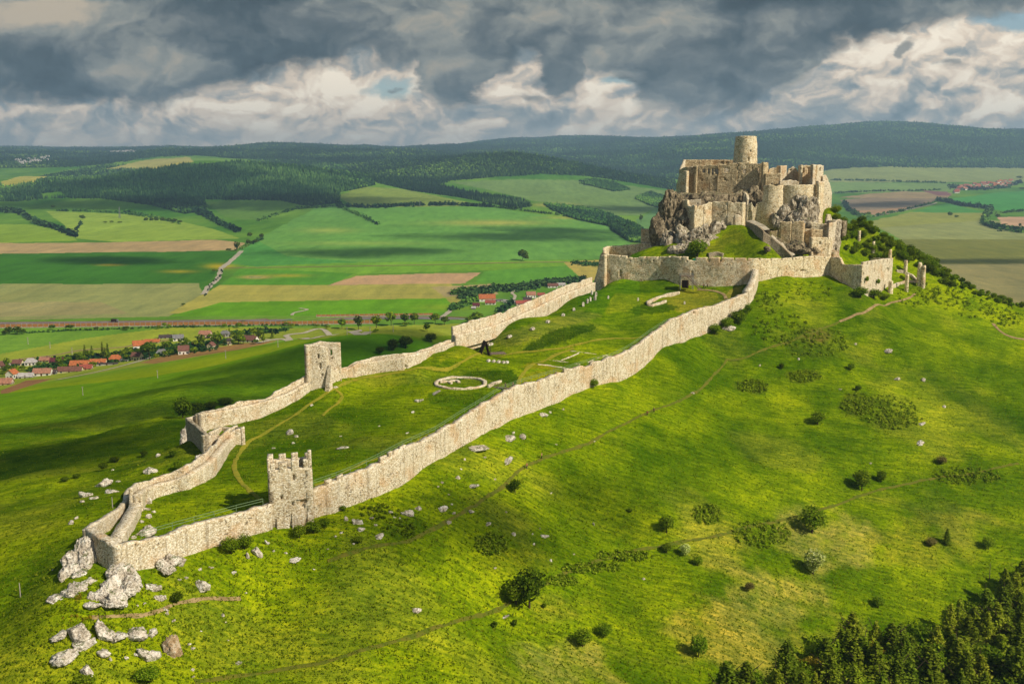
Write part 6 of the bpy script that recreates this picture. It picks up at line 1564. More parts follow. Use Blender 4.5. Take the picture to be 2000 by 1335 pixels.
# scattered scrub along paths and hollows, too small and many to tell apart
def scatter(name, label, spots, mats, smin, smax, n, seed, quads_per=16, leaf=.16, flat=.8):
    rg = np.random.default_rng(seed); V_, F_, b_ = [], [], 0; cs = []
    for k in range(n):
        cx, cy, rx, ry = spots[int(rg.integers(len(spots)))]
        a = rg.uniform(0, 2 * pi); q_ = rg.random() ** .6
        px, py = cx + rx * q_ * cos(a), cy + ry * q_ * sin(a); X, Y, Z = hit(px, py)
        s_ = rg.uniform(smin, smax); m = quads_per
        d = rg.normal(size=(m, 3)); d /= np.linalg.norm(d, axis=1)[:, None]; d[:, 2] = np.abs(d[:, 2])
        c = np.array([X, Y, Z]) + d * np.array([s_ * .5, s_ * .5, s_ * flat]) * rg.uniform(.5, 1, (m, 1))
        v, f = quads(c, d + np.array([0, 0, .3]), np.full(m, leaf * s_), rg); V_.append(v); F_.append(f + b_); b_ += len(v)
    o = link(name, mesh_np(name, np.concatenate(V_), [np.concatenate(F_)]), None, MAT[mats]); return tag(o, label, 'undergrowth', kind='stuff')
SP = [(1590,670,70,28),(1675,790,34,22),(1755,820,46,20),(1470,755,30,14),(1490,1042,58,28),(1890,930,66,18),(1380,1005,28,20),(960,1065,32,20),(1155,1110,60,10),(1220,1086,60,10),(1100,1135,30,8),(1730,800,60,30),(1570,735,34,12)]
scatter('scrub', 'low nettle and bramble scrub in patches on the open slope', SP, 'fresh_leaves', .7, 1.6, 1500, 11)
scatter('scrub', 'low dark scrub mixed into the brambles of the slope', SP + [(790,1030,46,20),(740,1000,40,16)], 'dark_leaves', .5, 1.1, 620, 12)
scatter('scrub', 'leafy scrub at the foot of the castle ring wall and flank', [(1560,570,80,20),(1500,590,30,20),(1830,560,60,26),(1850,580,50,20),(1900,600,60,20),(1960,620,40,20),(1790,580,40,20),(1520,640,60,30)], 'broad_leaves', .6, 1.7, 520, 13)
scatter('weeds', 'tall weeds and tussocks scattered all over the hill slope', [(1300,900,700,360),(1000,1150,900,180),(300,1230,300,100),(1600,700,380,120)], 'broad_leaves', .22, .5, 900, 14, quads_per=9)
scatter('weeds', 'pale tussocks of grass scattered all over the hill slope', [(1300,900,700,380),(1000,1150,900,180),(300,1230,300,100),(1500,1200,400,140),(700,900,300,120),(150,1000,150,200)], 'grass_blades', .22, .55, 5200, 15, quads_per=9)
scatter('weeds', 'yellow flowering spurge tufts beside the western rocks', [(150,1208,30,8),(156,1168,8,6)], 'yellowing_leaves', .4, .8, 22, 16)
scatter('weeds', 'long unmown grass in the hollows of the court', [(1090,660,60,20),(940,736,60,12),(900,775,60,12),(700,800,120,40),(620,860,120,50)], 'fresh_leaves', .25, .6, 1100, 17, quads_per=8)
# real grass tussocks over the near slopes
def grass(n, seed, name='grass'):
    rg = np.random.default_rng(seed)
    px = rg.uniform(-20, 2020, n); py = 640 + 740 * rg.random(n) ** .8; P3 = []
    iu = np.interp(ucol(px, py), RU, np.arange(len(RU)))
    P3 = np.array([hit(a, b) for a, b in zip(px, py)]); P3 = P3[(P3[:, 1] < 420)]
    n = len(P3); b = 3
    base = np.repeat(P3, b, 0) + rg.normal(size=(n * b, 3)) * np.array([.25, .25, 0]); h = rg.uniform(.12, .34, n * b); a = rg.uniform(0, pi, n * b); w_ = rg.uniform(.10, .26, n * b)
    dx = np.c_[np.cos(a) * w_, np.sin(a) * w_, np.zeros(n * b)]; tip = base + np.c_[rg.normal(size=(n * b, 2)) * .14, h]
    v = np.stack([base - dx - [0, 0, .08], base + dx - [0, 0, .08], tip], 1).reshape(-1, 3)
    o = link(name, mesh_np(name, v, [np.arange(len(v)).reshape(-1, 3)]), None, MAT['grass_blades']); return tag(o, 'rough grass tussocks on the hill around the walls', 'grass', kind='stuff')
grass(34000, 21)
# ------------------------------------------------------------------ village houses
def cmat(key, a, b=None, s=.8):
    if key not in MAT: plain_mat(key, a, b, s)
    return MAT[key]
for k_, c_ in {'orange_tiles': (214,126,76), 'red_tiles': (190,100,84), 'brown_tiles': (146,100,86), 'dark_red_tiles': (120,56,66), 'grey_roof': (150,148,146), 'pale_roof': (214,206,200), 'dark_roof': (92,80,80), 'terracotta_tiles': (200,142,114)}.items():
    cmat(k_, L(*c_), L(*[x * .8 for x in c_]), .9)
for k_, c_ in {'white_render': (246,240,226), 'cream_render': (240,226,176), 'grey_render': (190,184,176), 'pink_render': (226,196,176)}.items():
    cmat(k_, L(*c_, 1.2), L(*[x * .9 for x in c_], 1.2), .5)
plain_mat('window_glass', (.03, .04, .05), (.05, .06, .07), 2, .3, spec=.6); plain_mat('window_frame', (.5, .48, .44)); plain_mat('door_wood', L(110, 78, 52))
def house(px, py, wpx, dpx, hpx, rot, wall, roof, label, kind_='gable', wins=3, roofh=.42, group='village houses'):
    """wpx: ridge length and dpx: depth and hpx: eaves height, all in pixels of the photograph at that distance; rot in degrees"""
    X, Y, Z = hit(px, py); k = Y / FOC; Lx, Dy, H = wpx * k, dpx * k, hpx * k; Y += Dy * .5
    Z = float(hz(X, Y))
    r = empty('house', (X, Y, Z), label, 'house', group, rz=radians(rot))
    rh = Dy * roofh if kind_ != 'flat' else .5; a, b = Lx / 2, Dy / 2; inset = a * .55 if kind_ == 'hip' else 0
    mb = MB(); v = [(-a, -b, -1.5), (a, -b, -1.5), (a, b, -1.5), (-a, b, -1.5), (-a, -b, H), (a, -b, H), (a, b, H), (-a, b, H)]
    f = [(0, 1, 5, 4), (1, 2, 6, 5), (2, 3, 7, 6), (3, 0, 4, 7)]
    if kind_ == 'gable': v += [(-a, 0, H + rh), (a, 0, H + rh)]; f += [(5, 6, 9), (7, 4, 8)]
    mb.add(v, f + [(4, 5, 6, 7)]); mb.build('wall', MAT[wall], r)
    o_ = .45; t_ = .22; sl = rh / b; e = H - o_ * sl
    mb = MB()
    if kind_ == 'flat': mb.box((0, 0, H + .25), (Lx + .6, Dy + .6, .4))
    else:
        A = a + o_ - 0; R_ = a + o_ - inset
        for s_ in (-1, 1):
            q = [(-A, s_ * (b + o_), e), (A, s_ * (b + o_), e), (R_, 0, H + rh), (-R_, 0, H + rh)]
            mb.add(q + [(x, y, z_ + t_) for x, y, z_ in q], [(0, 1, 2, 3), (4, 7, 6, 5), (0, 4, 5, 1), (1, 5, 6, 2), (3, 2, 6, 7), (0, 3, 7, 4)])
        if inset:
            for s_ in (-1, 1):
                q = [(s_ * A, -(b + o_), e), (s_ * A, b + o_, e), (s_ * R_, 0, H + rh)]
                mb.add([(x, y, z_ + t_) for x, y, z_ in q] + q, [(0, 1, 2), (5, 4, 3), (0, 3, 4, 1)])
    rf = mb.build('roof', MAT[roof], r)
    if kind_ != 'flat':
        mb = MB(); mb.box((Lx * .2, Dy * .12, H + rh * .95), (.7, .7, 1.8)); mb.build('chimney', MAT['brown_tiles'], rf)
    wm = MB(); wm.box((0, 0, 0), (1.25, .16, 1.35)); wm = wm.mesh('window'); wm.materials.append(MAT['window_glass'])
    fm = MB(); fm.box((0, .03, .76), (1.5, .14, .14)); fm.box((0, .03, -.76), (1.5, .14, .14)); fm.box((.68, .03, 0), (.14, .14, 1.4)); fm.box((-.68, .03, 0), (.14, .14, 1.4)); fm = fm.mesh('frame'); fm.materials.append(MAT['window_frame'])
    sp = [((-a + Lx * (i + .5) / wins), -b, 0) for i in range(wins) if i != wins // 2 or wins < 3] + [(a, -b * .4, pi / 2), (a, b * .4, pi / 2)]
    if kind_ == 'gable' and Dy * k > 0: sp += [(-a, -b * .4, -pi / 2)]
    for lv in ([.5] if H < 4.5 else [.28, .72]):
        for x, y, rz in sp:
            o = D.objects.new('window', wm); COL.objects.link(o); o.parent = r; o.rotation_euler = (0, 0, rz); o.location = (x, y, H * lv)
            g = D.objects.new('frame', fm); COL.objects.link(g); g.parent = o
    bx(r, 'door', (0 if wins >= 3 else a * .5, -b - .03, 1.05), (1.1, .14, 2.1), 'door_wood')
    return r
H_ = [  # px, py, ridge, depth, eaves, rot, wall, roof, label, type
 (4,752,30,20,5,8,'pink_render','terracotta_tiles','low house with an orange brown roof cut by the left edge','gable'),
 (20,740,17,18,11,80,'white_render','orange_tiles','tall white house with orange roof, leftmost of the village','gable'),
 (48,738,28,14,4,5,'white_render','pale_roof','long low building with a pale roof near the left edge','gable'),
 (80,734,34,18,7,5,'white_render','terracotta_tiles','broad house with a terracotta roof beside the pale roofed one','gable'),
 (103,731,10,10,5,5,'grey_render','dark_roof','small dark shed between the terracotta and brown roofs','gable'),
 (134,727,46,16,4,6,'cream_render','brown_tiles','long low building with a brown roof at the meadow edge','gable'),
 (4,718,20,16,5,0,'grey_render','brown_tiles','grey brown house in the back row at the left edge','gable'),
 (32,714,18,14,5,0,'cream_render','brown_tiles','small brown roofed house in the back row, second from left','gable'),
 (57,714,20,16,7,10,'white_render','pale_roof','white house with a pale roof in the back row','hip'),
 (86,707,20,12,4,0,'cream_render','terracotta_tiles','small terracotta roofed house behind the dark red roof','gable'),
 (108,711,24,16,5,10,'cream_render','dark_red_tiles','cream house with a dark red roof','gable'),
 (152,716,34,18,4,8,'cream_render','orange_tiles','long barn with an orange roof, left of the joined barns','gable'),
 (166,722,22,14,4,8,'pink_render','red_tiles','small barn with a red roof at the meadow edge','gable'),
 (189,712,30,16,4,8,'cream_render','orange_tiles','bright orange roofed barn, right of the joined barns','gable'),
 (208,713,40,8,3,7,'grey_render','dark_roof','long narrow shed with a dark roof','flat'),
 (222,706,24,18,5,8,'cream_render','orange_tiles','house with a pyramid shaped orange roof','hip'),
 (242,706,16,8,3,0,'white_render','grey_roof','low white outbuilding right of the orange pyramid roof','flat'),
 (270,684,26,20,10,25,'white_render','orange_tiles','white two storey house with an orange roof at the bend','gable'),
 (296,670,28,10,3,8,'cream_render','orange_tiles','long low orange roofed barn behind the white house','gable'),
 (265,704,18,16,9,-10,'cream_render','brown_tiles','cream house with a brown roof left of the big round tree','gable'),
 (313,694,20,16,5,10,'cream_render','grey_roof','house with a grey pyramid roof right of the big tree','hip'),
 (322,661,24,9,3,12,'grey_render','dark_roof','long dark roofed shed on the back lane','gable'),
 (346,666,20,14,6,20,'white_render','grey_roof','white house with a grey roof on the back lane','gable'),
 (356,692,20,20,9,15,'white_render','brown_tiles','white house with a steep brown gable','gable'),
 (399,660,22,16,7,0,'pink_render','terracotta_tiles','pink house with a terracotta roof behind the round trees','gable'),
 (411,682,12,13,8,75,'cream_render','brown_tiles','small yellow gabled house between two round trees','gable'),
 (438,658,16,12,7,0,'grey_render','grey_roof','grey house with a grey roof on the back lane','hip'),
 (446,674,10,10,9,0,'cream_render','dark_roof','narrow yellow house with a steep dark roof','hip'),
 (486,668,32,16,5,-18,'white_render','brown_tiles','long white house with a brown roof at the village end','gable'),
 (378,675,12,8,3,0,'grey_render','red_tiles','small red roofed shed beside the steep gable','gable'),
 (951,589,32,18,6,6,'white_render','orange_tiles','large orange roofed house in the hamlet behind the far wall','gable'),
 (958,595,20,12,4,-6,'white_render','red_tiles','smaller red roofed house of the hamlet','gable'),
 (930,600,13,10,4,0,'cream_render','dark_red_tiles','dark red roofed cottage at the left of the hamlet','gable'),
 (977,589,20,10,3,0,'grey_render','grey_roof','low grey flat roofed shed of the hamlet','flat'),
 (988,592,10,10,5,0,'white_render','pale_roof','small white flat roofed building of the hamlet','flat'),
 (925,604,8,6,3,0,'white_render','pale_roof','tiny white shed near the railway side of the hamlet','gable'),
 (1037,582,18,14,6,10,'white_render','terracotta_tiles','tall terracotta roofed house above the far wall','gable'),
 (1030,589,16,10,4,0,'grey_render','dark_roof','dark roofed house just above the far wall','gable'),
 (1022,596,30,12,4,12,'pink_render','red_tiles','long red roofed barn touching the far wall line','gable'),
 (1010,594,9,7,4,0,'white_render','pale_roof','little white house left of the red barn','gable'),
 (1057,579,14,9,3,0,'pink_render','red_tiles','small red roofed sheds right of the terracotta house','gable'),
 (1080,562,20,10,4,0,'white_render','brown_tiles','brown roofed house highest behind the far wall','gable'),
 (1096,559,16,8,3,0,'white_render','pale_roof','pale roofed shed beside the highest brown roof','gable'),
]
for h in H_: house(*h[:9], h[9])

# village trees
TR = [(292,702,30,34,'far_dark_tree'),(211,698,14,26,'far_spruce'),(201,700,12,30,'far_spruce'),(206,702,16,22,'far_spruce'),(180,698,12,22,'far_spruce'),(166,696,10,22,'far_spruce'),(175,700,18,14,'far_tree'),(157,702,18,14,'far_tree'),
 (394,682,18,30,'far_tree'),(426,678,26,30,'far_tree'),(466,672,24,20,'far_tree'),(448,655,8,14,'far_spruce'),(182,716,18,10,'far_tree'),(120,708,22,12,'far_tree'),(131,708,20,12,'far_tree'),(14,722,14,24,'far_tree'),(10,726,14,10,'far_dark_tree'),
 (345,690,12,16,'far_tree'),(333,694,16,12,'far_tree'),(322,696,14,12,'far_tree'),(380,690,16,12,'far_tree'),(305,702,12,12,'far_tree'),(258,702,8,14,'far_spruce'),(248,702,12,10,'far_tree'),(240,698,12,14,'far_tree'),(320,678,10,12,'far_tree'),(300,680,12,12,'far_tree'),(283,672,10,8,'far_tree'),
 (342,660,12,8,'far_tree'),(335,668,10,8,'far_tree'),(60,724,12,6,'far_tree'),(98,726,12,6,'far_tree'),(26,712,12,6,'far_tree'),(45,724,8,10,'far_tree'),(75,715,10,8,'far_tree'),(500,672,14,10,'far_dark_tree'),(515,660,10,12,'far_spruce'),(532,660,12,14,'far_spruce'),
 (18,652,16,14,'far_dark_tree'),(34,653,18,16,'far_dark_tree'),(45,652,12,10,'far_dark_tree'),(10,654,12,10,'far_dark_tree'),(102,644,14,10,'far_dark_tree'),(136,644,16,10,'far_dark_tree'),(188,644,10,6,'far_dark_tree'),(246,645,14,8,'far_dark_tree'),(310,643,10,8,'far_tree'),(321,640,10,10,'far_tree'),(331,641,9,8,'far_tree'),
 (668,642,18,20,'far_tree'),(700,644,20,28,'far_dark_tree'),(735,640,24,24,'far_tree'),(764,636,24,26,'far_tree'),(791,634,20,22,'far_dark_tree'),(809,633,18,22,'far_tree'),(850,632,20,20,'far_tree'),(868,634,18,16,'far_dark_tree'),(834,648,15,16,'far_dark_tree'),(930,632,30,22,'far_tree'),(917,634,18,16,'far_tree'),(970,622,20,12,'far_tree'),
 (735,648,12,6,'far_tree'),(792,637,16,8,'far_tree'),(560,636,12,7,'far_tree'),(466,640,14,10,'far_tree'),(438,640,10,8,'far_tree'),(475,634,10,8,'far_dark_tree'),(570,640,14,8,'far_tree'),(620,640,10,7,'far_tree'),(640,642,12,7,'far_tree'),
 (1021,508,20,20,'far_dark_tree'),(1027,510,12,12,'far_dark_tree'),(463,490,14,18,'far_dark_tree'),(446,491,10,6,'far_dark_tree'),(488,466,9,12,'far_dark_tree'),(511,468,9,12,'far_dark_tree'),(485,480,10,12,'far_dark_tree'),(498,476,12,8,'far_dark_tree'),(161,430,12,10,'far_dark_tree'),(104,408,8,7,'far_dark_tree'),
 (286,434,9,9,'far_dark_tree'),(296,434,9,9,'far_dark_tree'),(306,434,9,9,'far_dark_tree'),(318,435,10,10,'far_dark_tree'),(330,436,11,10,'far_dark_tree'),(342,436,11,9,'far_dark_tree'),(352,437,9,7,'far_dark_tree'),(218,436,9,5,'far_tree'),(206,436,8,4,'far_tree'),(234,436,10,4,'far_tree'),(420,533,10,8,'far_tree'),(358,597,8,5,'far_dark_tree'),
 (1855,424,9,10,'far_dark_tree'),(1868,427,8,7,'far_tree'),(1690,424,12,8,'far_tree'),(1697,423,10,9,'far_tree'),(1684,428,10,7,'far_tree'),(1990,350,12,6,'far_dark_tree'),(1997,372,12,6,'far_dark_tree'),(1992,444,6,8,'far_dark_tree'),(1948,428,10,10,'far_dark_tree'),(1252,434,8,14,'far_dark_tree')]
rgt = np.random.default_rng(31)
for _x in range(46):
    _px = rgt.uniform(0, 520); TR.append((_px, np.interp(_px, [0, 150, 300, 420, 520], [728, 708, 688, 668, 662]) + rgt.uniform(-9, 9), rgt.uniform(9, 18), rgt.uniform(8, 17), ('far_tree', 'far_dark_tree', 'far_tree')[_x % 3]))
TR = sorted(TR, key=lambda t_: t_[0])
for i, (px, py, w_, h_, k_) in enumerate(TR):
    loc, ws, hs = cover_scale(px, py, w_, h_, 450)
    plant(k_, loc, ws * 1.25 * (1.8 if k_ == 'far_spruce' else 1), hs * 1.12, '%s in the valley, %s from the left' % ({'far_dark_tree': 'dark leafy tree', 'far_tree': 'green leafy tree', 'far_spruce': 'slim dark spruce'}[k_], nth(i)), 'tree', 'trees in the valley', stems=h_ > 12)
# hedges: rows of bushes along field edges
def hedge(label, px, width_px, size, mats='far_broadleaf', seed=1, dens=1.0, q_=10, name='hedge'):
    rg = np.random.default_rng(seed); V_, F_, b_ = [], [], 0
    for (x0, y0), (x1, y1) in zip(px[:-1], px[1:]):
        L_ = math.hypot(x1 - x0, y1 - y0); n = max(1, int(L_ * dens * max(1, width_px * .35)))
        for k in range(n):
            t_ = rg.random(); x, y = x0 + (x1 - x0) * t_, y0 + (y1 - y0) * t_
            x += rg.normal() * width_px * .3; y += rg.normal() * width_px * .16
            X, Y, Z = hit(x, y, 450); s_ = size * Y / FOC * rg.uniform(.6, 1.25); m = q_
            d = rg.normal(size=(m, 3)); d /= np.linalg.norm(d, axis=1)[:, None]; d[:, 2] = np.abs(d[:, 2])
            c = np.array([X, Y, Z]) + d * np.array([s_ * .55, s_ * .55, s_ * .95]) * rg.uniform(.6, 1, (m, 1))
            v, f = quads(c, d + np.array([0, 0, .3]), np.full(m, .26 * s_), rg); V_.append(v); F_.append(f + b_); b_ += len(v)
    o = link(name, mesh_np(name, np.concatenate(V_), [np.concatenate(F_)]), None, MAT[mats]); return tag(o, label, 'hedge', kind='stuff')
HED = [
 ([(0,412),(40,416),(70,436),(110,446),(148,462)], 7, 9, 'thick dark hedge curving across the left fields'),
 ([(148,464),(150,448),(160,436)], 4, 6, 'short hedge joining the curved hedge at the left'),
 ([(240,414),(300,424),(352,438)], 3, 6, 'row of dark bushes edging the left hill field'),
 ([(110,412),(160,413),(230,416),(330,430)], 2, 5, 'thin hedge above the pale green left field'),
 ([(360,404),(400,420),(440,442),(466,452)], 8, 9, 'wooded gully running down below the dark forest'),
 ([(505,432),(540,420),(580,408),(650,404)], 3, 6, 'dark hedge rising right of the wooded gully'),
 ([(655,402),(690,416),(742,440)], 4, 6, 'short dark gully hedge on the green hill'),
 ([(660,402),(720,406),(800,402),(880,400),(960,404)], 5, 7, 'long hedge along the top of the central green hill'),
 ([(960,404),(1040,414),(1120,424),(1180,434)], 3, 5, 'thin hedge continuing over the crest of the central hill'),
 ([(460,490),(480,482),(500,472),(515,466)], 4, 6, 'bushes along the gully beside the pale field track'),
 ([(400,578),(410,560),(430,540),(436,525)], 3, 4, 'scrubby strip along the field track'),
 ([(1190,438),(1220,446),(1250,462)], 12, 8, 'scrubby wood edge left of the castle'),
 ([(1620,352),(1700,353),(1790,356),(1850,358)], 2, 4, 'thin hedge across the fields right of the castle'),
 ([(1620,378),(1700,374),(1790,373),(1840,371)], 2, 4, 'second thin hedge across the fields right of the castle'),
 ([(1690,428),(1720,420),(1760,412),(1800,403),(1830,394)], 4, 5, 'hedge following the pale track right of the castle'),
 ([(1650,396),(1656,410),(1680,422),(1700,424)], 8, 6, 'scrub at the left end of the brown field'),
 ([(1830,392),(1850,394),(1880,402),(1920,406),(1935,408)], 6, 7, 'hedge with trees running right from the track'),
 ([(1935,408),(1926,420),(1920,436),(1940,444),(1980,450),(2010,454)], 9, 8, 'thick hedge bending round the bare field at far right'),
 ([(1945,418),(1975,414),(2010,412)], 3, 5, 'thin hedge above the bare field at far right'),
 ([(900,582),(930,572),(970,566),(1010,564),(1050,558),(1100,552),(1140,548)], 14, 9, 'wooded stream bank behind the hamlet'),
 ([(885,574),(900,570),(930,568)], 10, 9, 'young plantation left of the hamlet'),
 ([(880,606),(905,596),(925,588)], 10, 9, 'bushes around the road end of the hamlet'),
 ([(975,610),(990,600),(1000,592)], 10, 8, 'garden bushes between the hamlet and the far wall'),
 ([(440,652),(500,650),(540,648),(560,644)], 7, 6, 'garden hedge and orchard at the village end'),
 ([(0,648),(60,650),(130,646),(200,644),(300,640),(400,638),(520,636),(640,636)], 3, 4, 'low scrub along the foot of the noise barrier'),
 ([(480,650),(515,646),(540,650)], 8, 6, 'dense young trees behind the long white house'),
 ([(60,726),(130,712),(200,706),(260,698),(330,688),(420,678)], 16, 7, 'garden greenery between the village houses'),
 ([(20,715),(60,706),(110,702)], 8, 5, 'garden greenery behind the back row of houses'),
 ([(110,706),(180,700),(240,694),(280,686)], 12, 8, 'orchard trees behind the orange roofed barns'),
 ([(280,690),(330,680),(380,676),(440,668)], 12, 7, 'orchard trees behind the steep brown gable'),
 ([(1120,514),(1170,518),(1190,525)], 10, 5, 'scrub on the pale slope left of the ring wall'),
 ([(1855,365),(1900,370),(1960,366),(1995,356)], 8, 5, 'garden trees of the distant village'),
]
for k, (p_, w_, s_, lab) in enumerate(HED): hedge(lab, p_, w_, s_, ('far_broadleaf', 'far_conifers', 'far_broadleaf')[k % 3] if k not in (0, 4, 7) else 'far_conifers', 200 + k, .8 if w_ > 5 else .55)

# ------------------------------------------------------------------ woods on the hills: one mass of crowns per wood
def crown_cone(n=6):
    v = [(cos(2 * pi * i / n) * .5, sin(2 * pi * i / n) * .5, .06) for i in range(n)] + [(cos(2 * pi * (i + .5) / n) * .3, sin(2 * pi * (i + .5) / n) * .3, .5) for i in range(n)] + [(0, 0, 1)]
    f = []
    for i in range(n):
        j = (i + 1) % n; f += [(i, j, n + i), (j, n + j, n + i), (n + i, n + j, 2 * n)]
    return np.array(v), np.array(f)
def crown_dome():
    v, f = _ICO[1]; v = v.copy(); v = v * (1 + .25 * fbm(v[:, 0] * 2, v[:, 1] * 2, v[:, 2] * 2, oct=2, seed=4))[:, None]; v = v * np.array([.5, .5, .5]) + np.array([0, 0, .5]); return v, f
def forest(name, label, poly, n, seed, mix=.75, h=(12, 20), y0=2000, glades=True, mat='far_conifers', mat2='far_broadleaf'):
    rg = np.random.default_rng(seed); x0 = min(p[0] for p in poly); x1 = max(p[0] for p in poly); yy0 = min(p[1] for p in poly); yy1 = max(p[1] for p in poly)
    x0, x1 = max(x0, -60), min(x1, 2060)
    px = rg.uniform(x0, x1, n * 6); py = rg.uniform(yy0 - 3, yy1, n * 6); P3 = []
    wx = 14 * fbm(px / 60, py / 12, oct=3, seed=seed); ok = inpoly(px + wx * .3, py + wx * .12, poly)
    if glades:
        for g in GLADES: ok &= ~inpoly(px, py, g)
    px, py = px[ok][:n], py[ok][:n]
    for a, b in zip(px, py):
        X, Y, Z = hit(a, b, y0)
        if Y != 9000: P3.append((X, Y, Z))
    # crests: keep the skyline wooded
    P3 = np.array(P3); m = len(P3)
    iscon = rg.random(m) < mix + .4 * vnoise(P3[:, 0] / 400, P3[:, 1] / 500, seed=seed + 2)
    out = []
    for con, (cv, cf) in ((True, crown_cone()), (False, crown_dome())):
        q_ = P3[iscon == con]; k = len(q_)
        if not k: out.append((np.zeros((0, 3)), np.zeros((0, 3), int))); continue
        hh = rg.uniform(*h, k) * (1 if con else .8) * (1 + (q_[:, 1] > 6500) * .25); ww = hh * (rg.uniform(.38, .55, k) if con else rg.uniform(.75, 1.1, k)); a = rg.uniform(0, 6.28, k)
        x = cv[None, :, 0] * np.cos(a)[:, None] - cv[None, :, 1] * np.sin(a)[:, None]; y = cv[None, :, 0] * np.sin(a)[:, None] + cv[None, :, 1] * np.cos(a)[:, None]
        v = np.stack([q_[:, 0][:, None] + x * ww[:, None], q_[:, 1][:, None] + y * ww[:, None], q_[:, 2][:, None] - 1 + cv[None, :, 2] * hh[:, None]], -1)
        f = cf[None] + (np.arange(k) * len(cv))[:, None, None]; out.append((v.reshape(-1, 3), f.reshape(-1, 3)))
    v = np.concatenate([out[0][0], out[1][0]]); f = np.concatenate([out[0][1], out[1][1] + len(out[0][0])])
    o = link(name, mesh_np(name, v, [f], mats=np.r_[np.zeros(len(out[0][1]), int), np.ones(len(out[1][1]), int)]), None, [MAT[mat], MAT[mat2]])
    return tag(o, label, 'forest', kind='stuff')
forest('forest', 'dark spruce forest on the near hill at left', WOODS[0], 13000, 301, .8, (10, 17))
forest('forest', 'dark forest covering the back hills at left and centre', WOODS[1], 16000, 302, .85, (11, 17))
forest('forest', 'forest on the farthest ridge at centre', WOODS[2], 2600, 303, .8, (14, 20))
forest('forest', 'mixed forest covering the long mountain behind the castle', WOODS[3], 19000, 304, .6, (11, 17))
for k, lab in ((4, 'broad wooded gully on the central hill'), (5, 'small wood just left of the castle rock'), (6, 'scrubby wood in the hollow left of the castle'), (7, 'narrow belt of trees on the field hill')):
    forest('woodland', lab, WOODS[k], 1100, 305 + k, .3, (9, 15))

# ------------------------------------------------------------------ distant settlements: each house stands alone
def tiny(name='house'):
    ms = []
    for rc in ('terracotta_tiles', 'red_tiles', 'pale_roof', 'orange_tiles'):
        mb = MB(); mb.add([(-.5, -.4, -.2), (.5, -.4, -.2), (.5, .4, -.2), (-.5, .4, -.2), (-.5, -.4, .4), (.5, -.4, .4), (.5, .4, .4), (-.5, .4, .4), (-.5, 0, .75), (.5, 0, .75)],
                          [(0, 1, 5, 4), (1, 2, 6, 5), (2, 3, 7, 6), (3, 0, 4, 7), (5, 6, 9), (7, 4, 8)], 0)
        mb.add([(-.56, -.48, .36), (.56, -.48, .36), (.56, 0, .82), (-.56, 0, .82), (-.56, .48, .36), (.56, .48, .36)], [(0, 1, 2, 3), (4, 3, 2, 5)], 1)
        m = mb.mesh('house'); m.materials.append(MAT['white_render']); m.materials.append(MAT[rc]); ms.append(m)
    return ms
TINY = tiny()
def hamlet(spots, label, group, seed, size=(12, 18), pale=False):
    rg = np.random.default_rng(seed)
    for i, (px, py) in enumerate(sorted(spots)):
        X, Y, Z = hit(px, py, 2000); s_ = rg.uniform(*size)
        o = D.objects.new('house', TINY[2] if pale else TINY[int(rg.choice([0, 1, 3, 0, 1]))]); COL.objects.link(o); o.location = (X, Y, Z); o.scale = (s_, s_ * .9, s_ * .75); o.rotation_euler = (0, 0, rg.uniform(-.5, .5))
        tag(o, label % nth(i), 'house', group)
rg = np.random.default_rng(8)
sp = [(x + rg.uniform(-2, 2), np.interp(x, [1855, 1985], [372, 356]) + rg.uniform(-6, 7)) for x in np.linspace(1868, 1975, 62)]
hamlet(sp, 'red roofed house in the distant right village, %s from the left', 'houses of the distant right village', 9, (15, 24))
sp = [(x, np.interp(x, [30, 95], [319, 308]) + rg.uniform(-5, 4)) for x in np.linspace(33, 94, 34)]
hamlet(sp, 'tiny pale house in the far left settlement, %s from the left', 'houses of the far left settlement', 10, (13, 20), True)
sp = [(x, 297 - (x - 215) * .03 + rg.uniform(-1.2, 1.2)) for x in np.linspace(217, 264, 18)]
hamlet(sp, 'tiny pale house in the row on the far left ridge, %s from the left', 'houses on the far left ridge', 11, (14, 20), True)

# ------------------------------------------------------------------ railway, noise barriers, vehicles
def barrier(px, hpx, label, seed):
    q_ = [hit(a, b, 700) for a, b in px]; r = empty('noise_barrier', q_[0], label, 'barrier')
    mb = MB(); posts = []
    for a, b in zip(q_[:-1], q_[1:]):
        a = np.array(a); b = np.array(b); L_ = np.linalg.norm(b[:2] - a[:2]); n = max(1, int(L_ / 5)); rz = math.atan2(b[1] - a[1], b[0] - a[0]); H__ = hpx * a[1] / FOC
        for k in range(n):
            c = a + (b - a) * ((k + .5) / n); mb.box((c[0], c[1], c[2] + H__ / 2), (L_ / n - .35, .2, H__ + .6), rz)
            e_ = a + (b - a) * (k / n); posts.append((e_, H__))
    rel(r, mb).build('board_panel', MAT['orange_boards'], r)
    pm = MB(); pm.box((0, 0, 0), (.5, .45, 1)); pm = pm.mesh('post'); pm.materials.append(MAT['concrete'])
    st_ = max(1, math.ceil(len(posts) / 98))
    for e_, H__ in posts[::st_]:
        o = D.objects.new('post', pm); COL.objects.link(o); o.parent = r; o.location = Vector((e_[0], e_[1], e_[2] + H__ / 2 + .3)) - r.location; o.scale = (1, 1, H__ + .8)
    mb = MB()
    for a, b in zip(q_[:-1], q_[1:]): mb.tube((a[0], a[1] - .3, a[2] + .3), (b[0], b[1] - .3, b[2] + .3), .6, .6, 4)
    rel(r, mb).build('footing', MAT['concrete'], r)
barrier([(-60,641.5),(0,640.5),(200,638),(400,635.5),(560,634.5),(732,632)], 7, 'long orange noise barrier along the near side of the railway', 1)
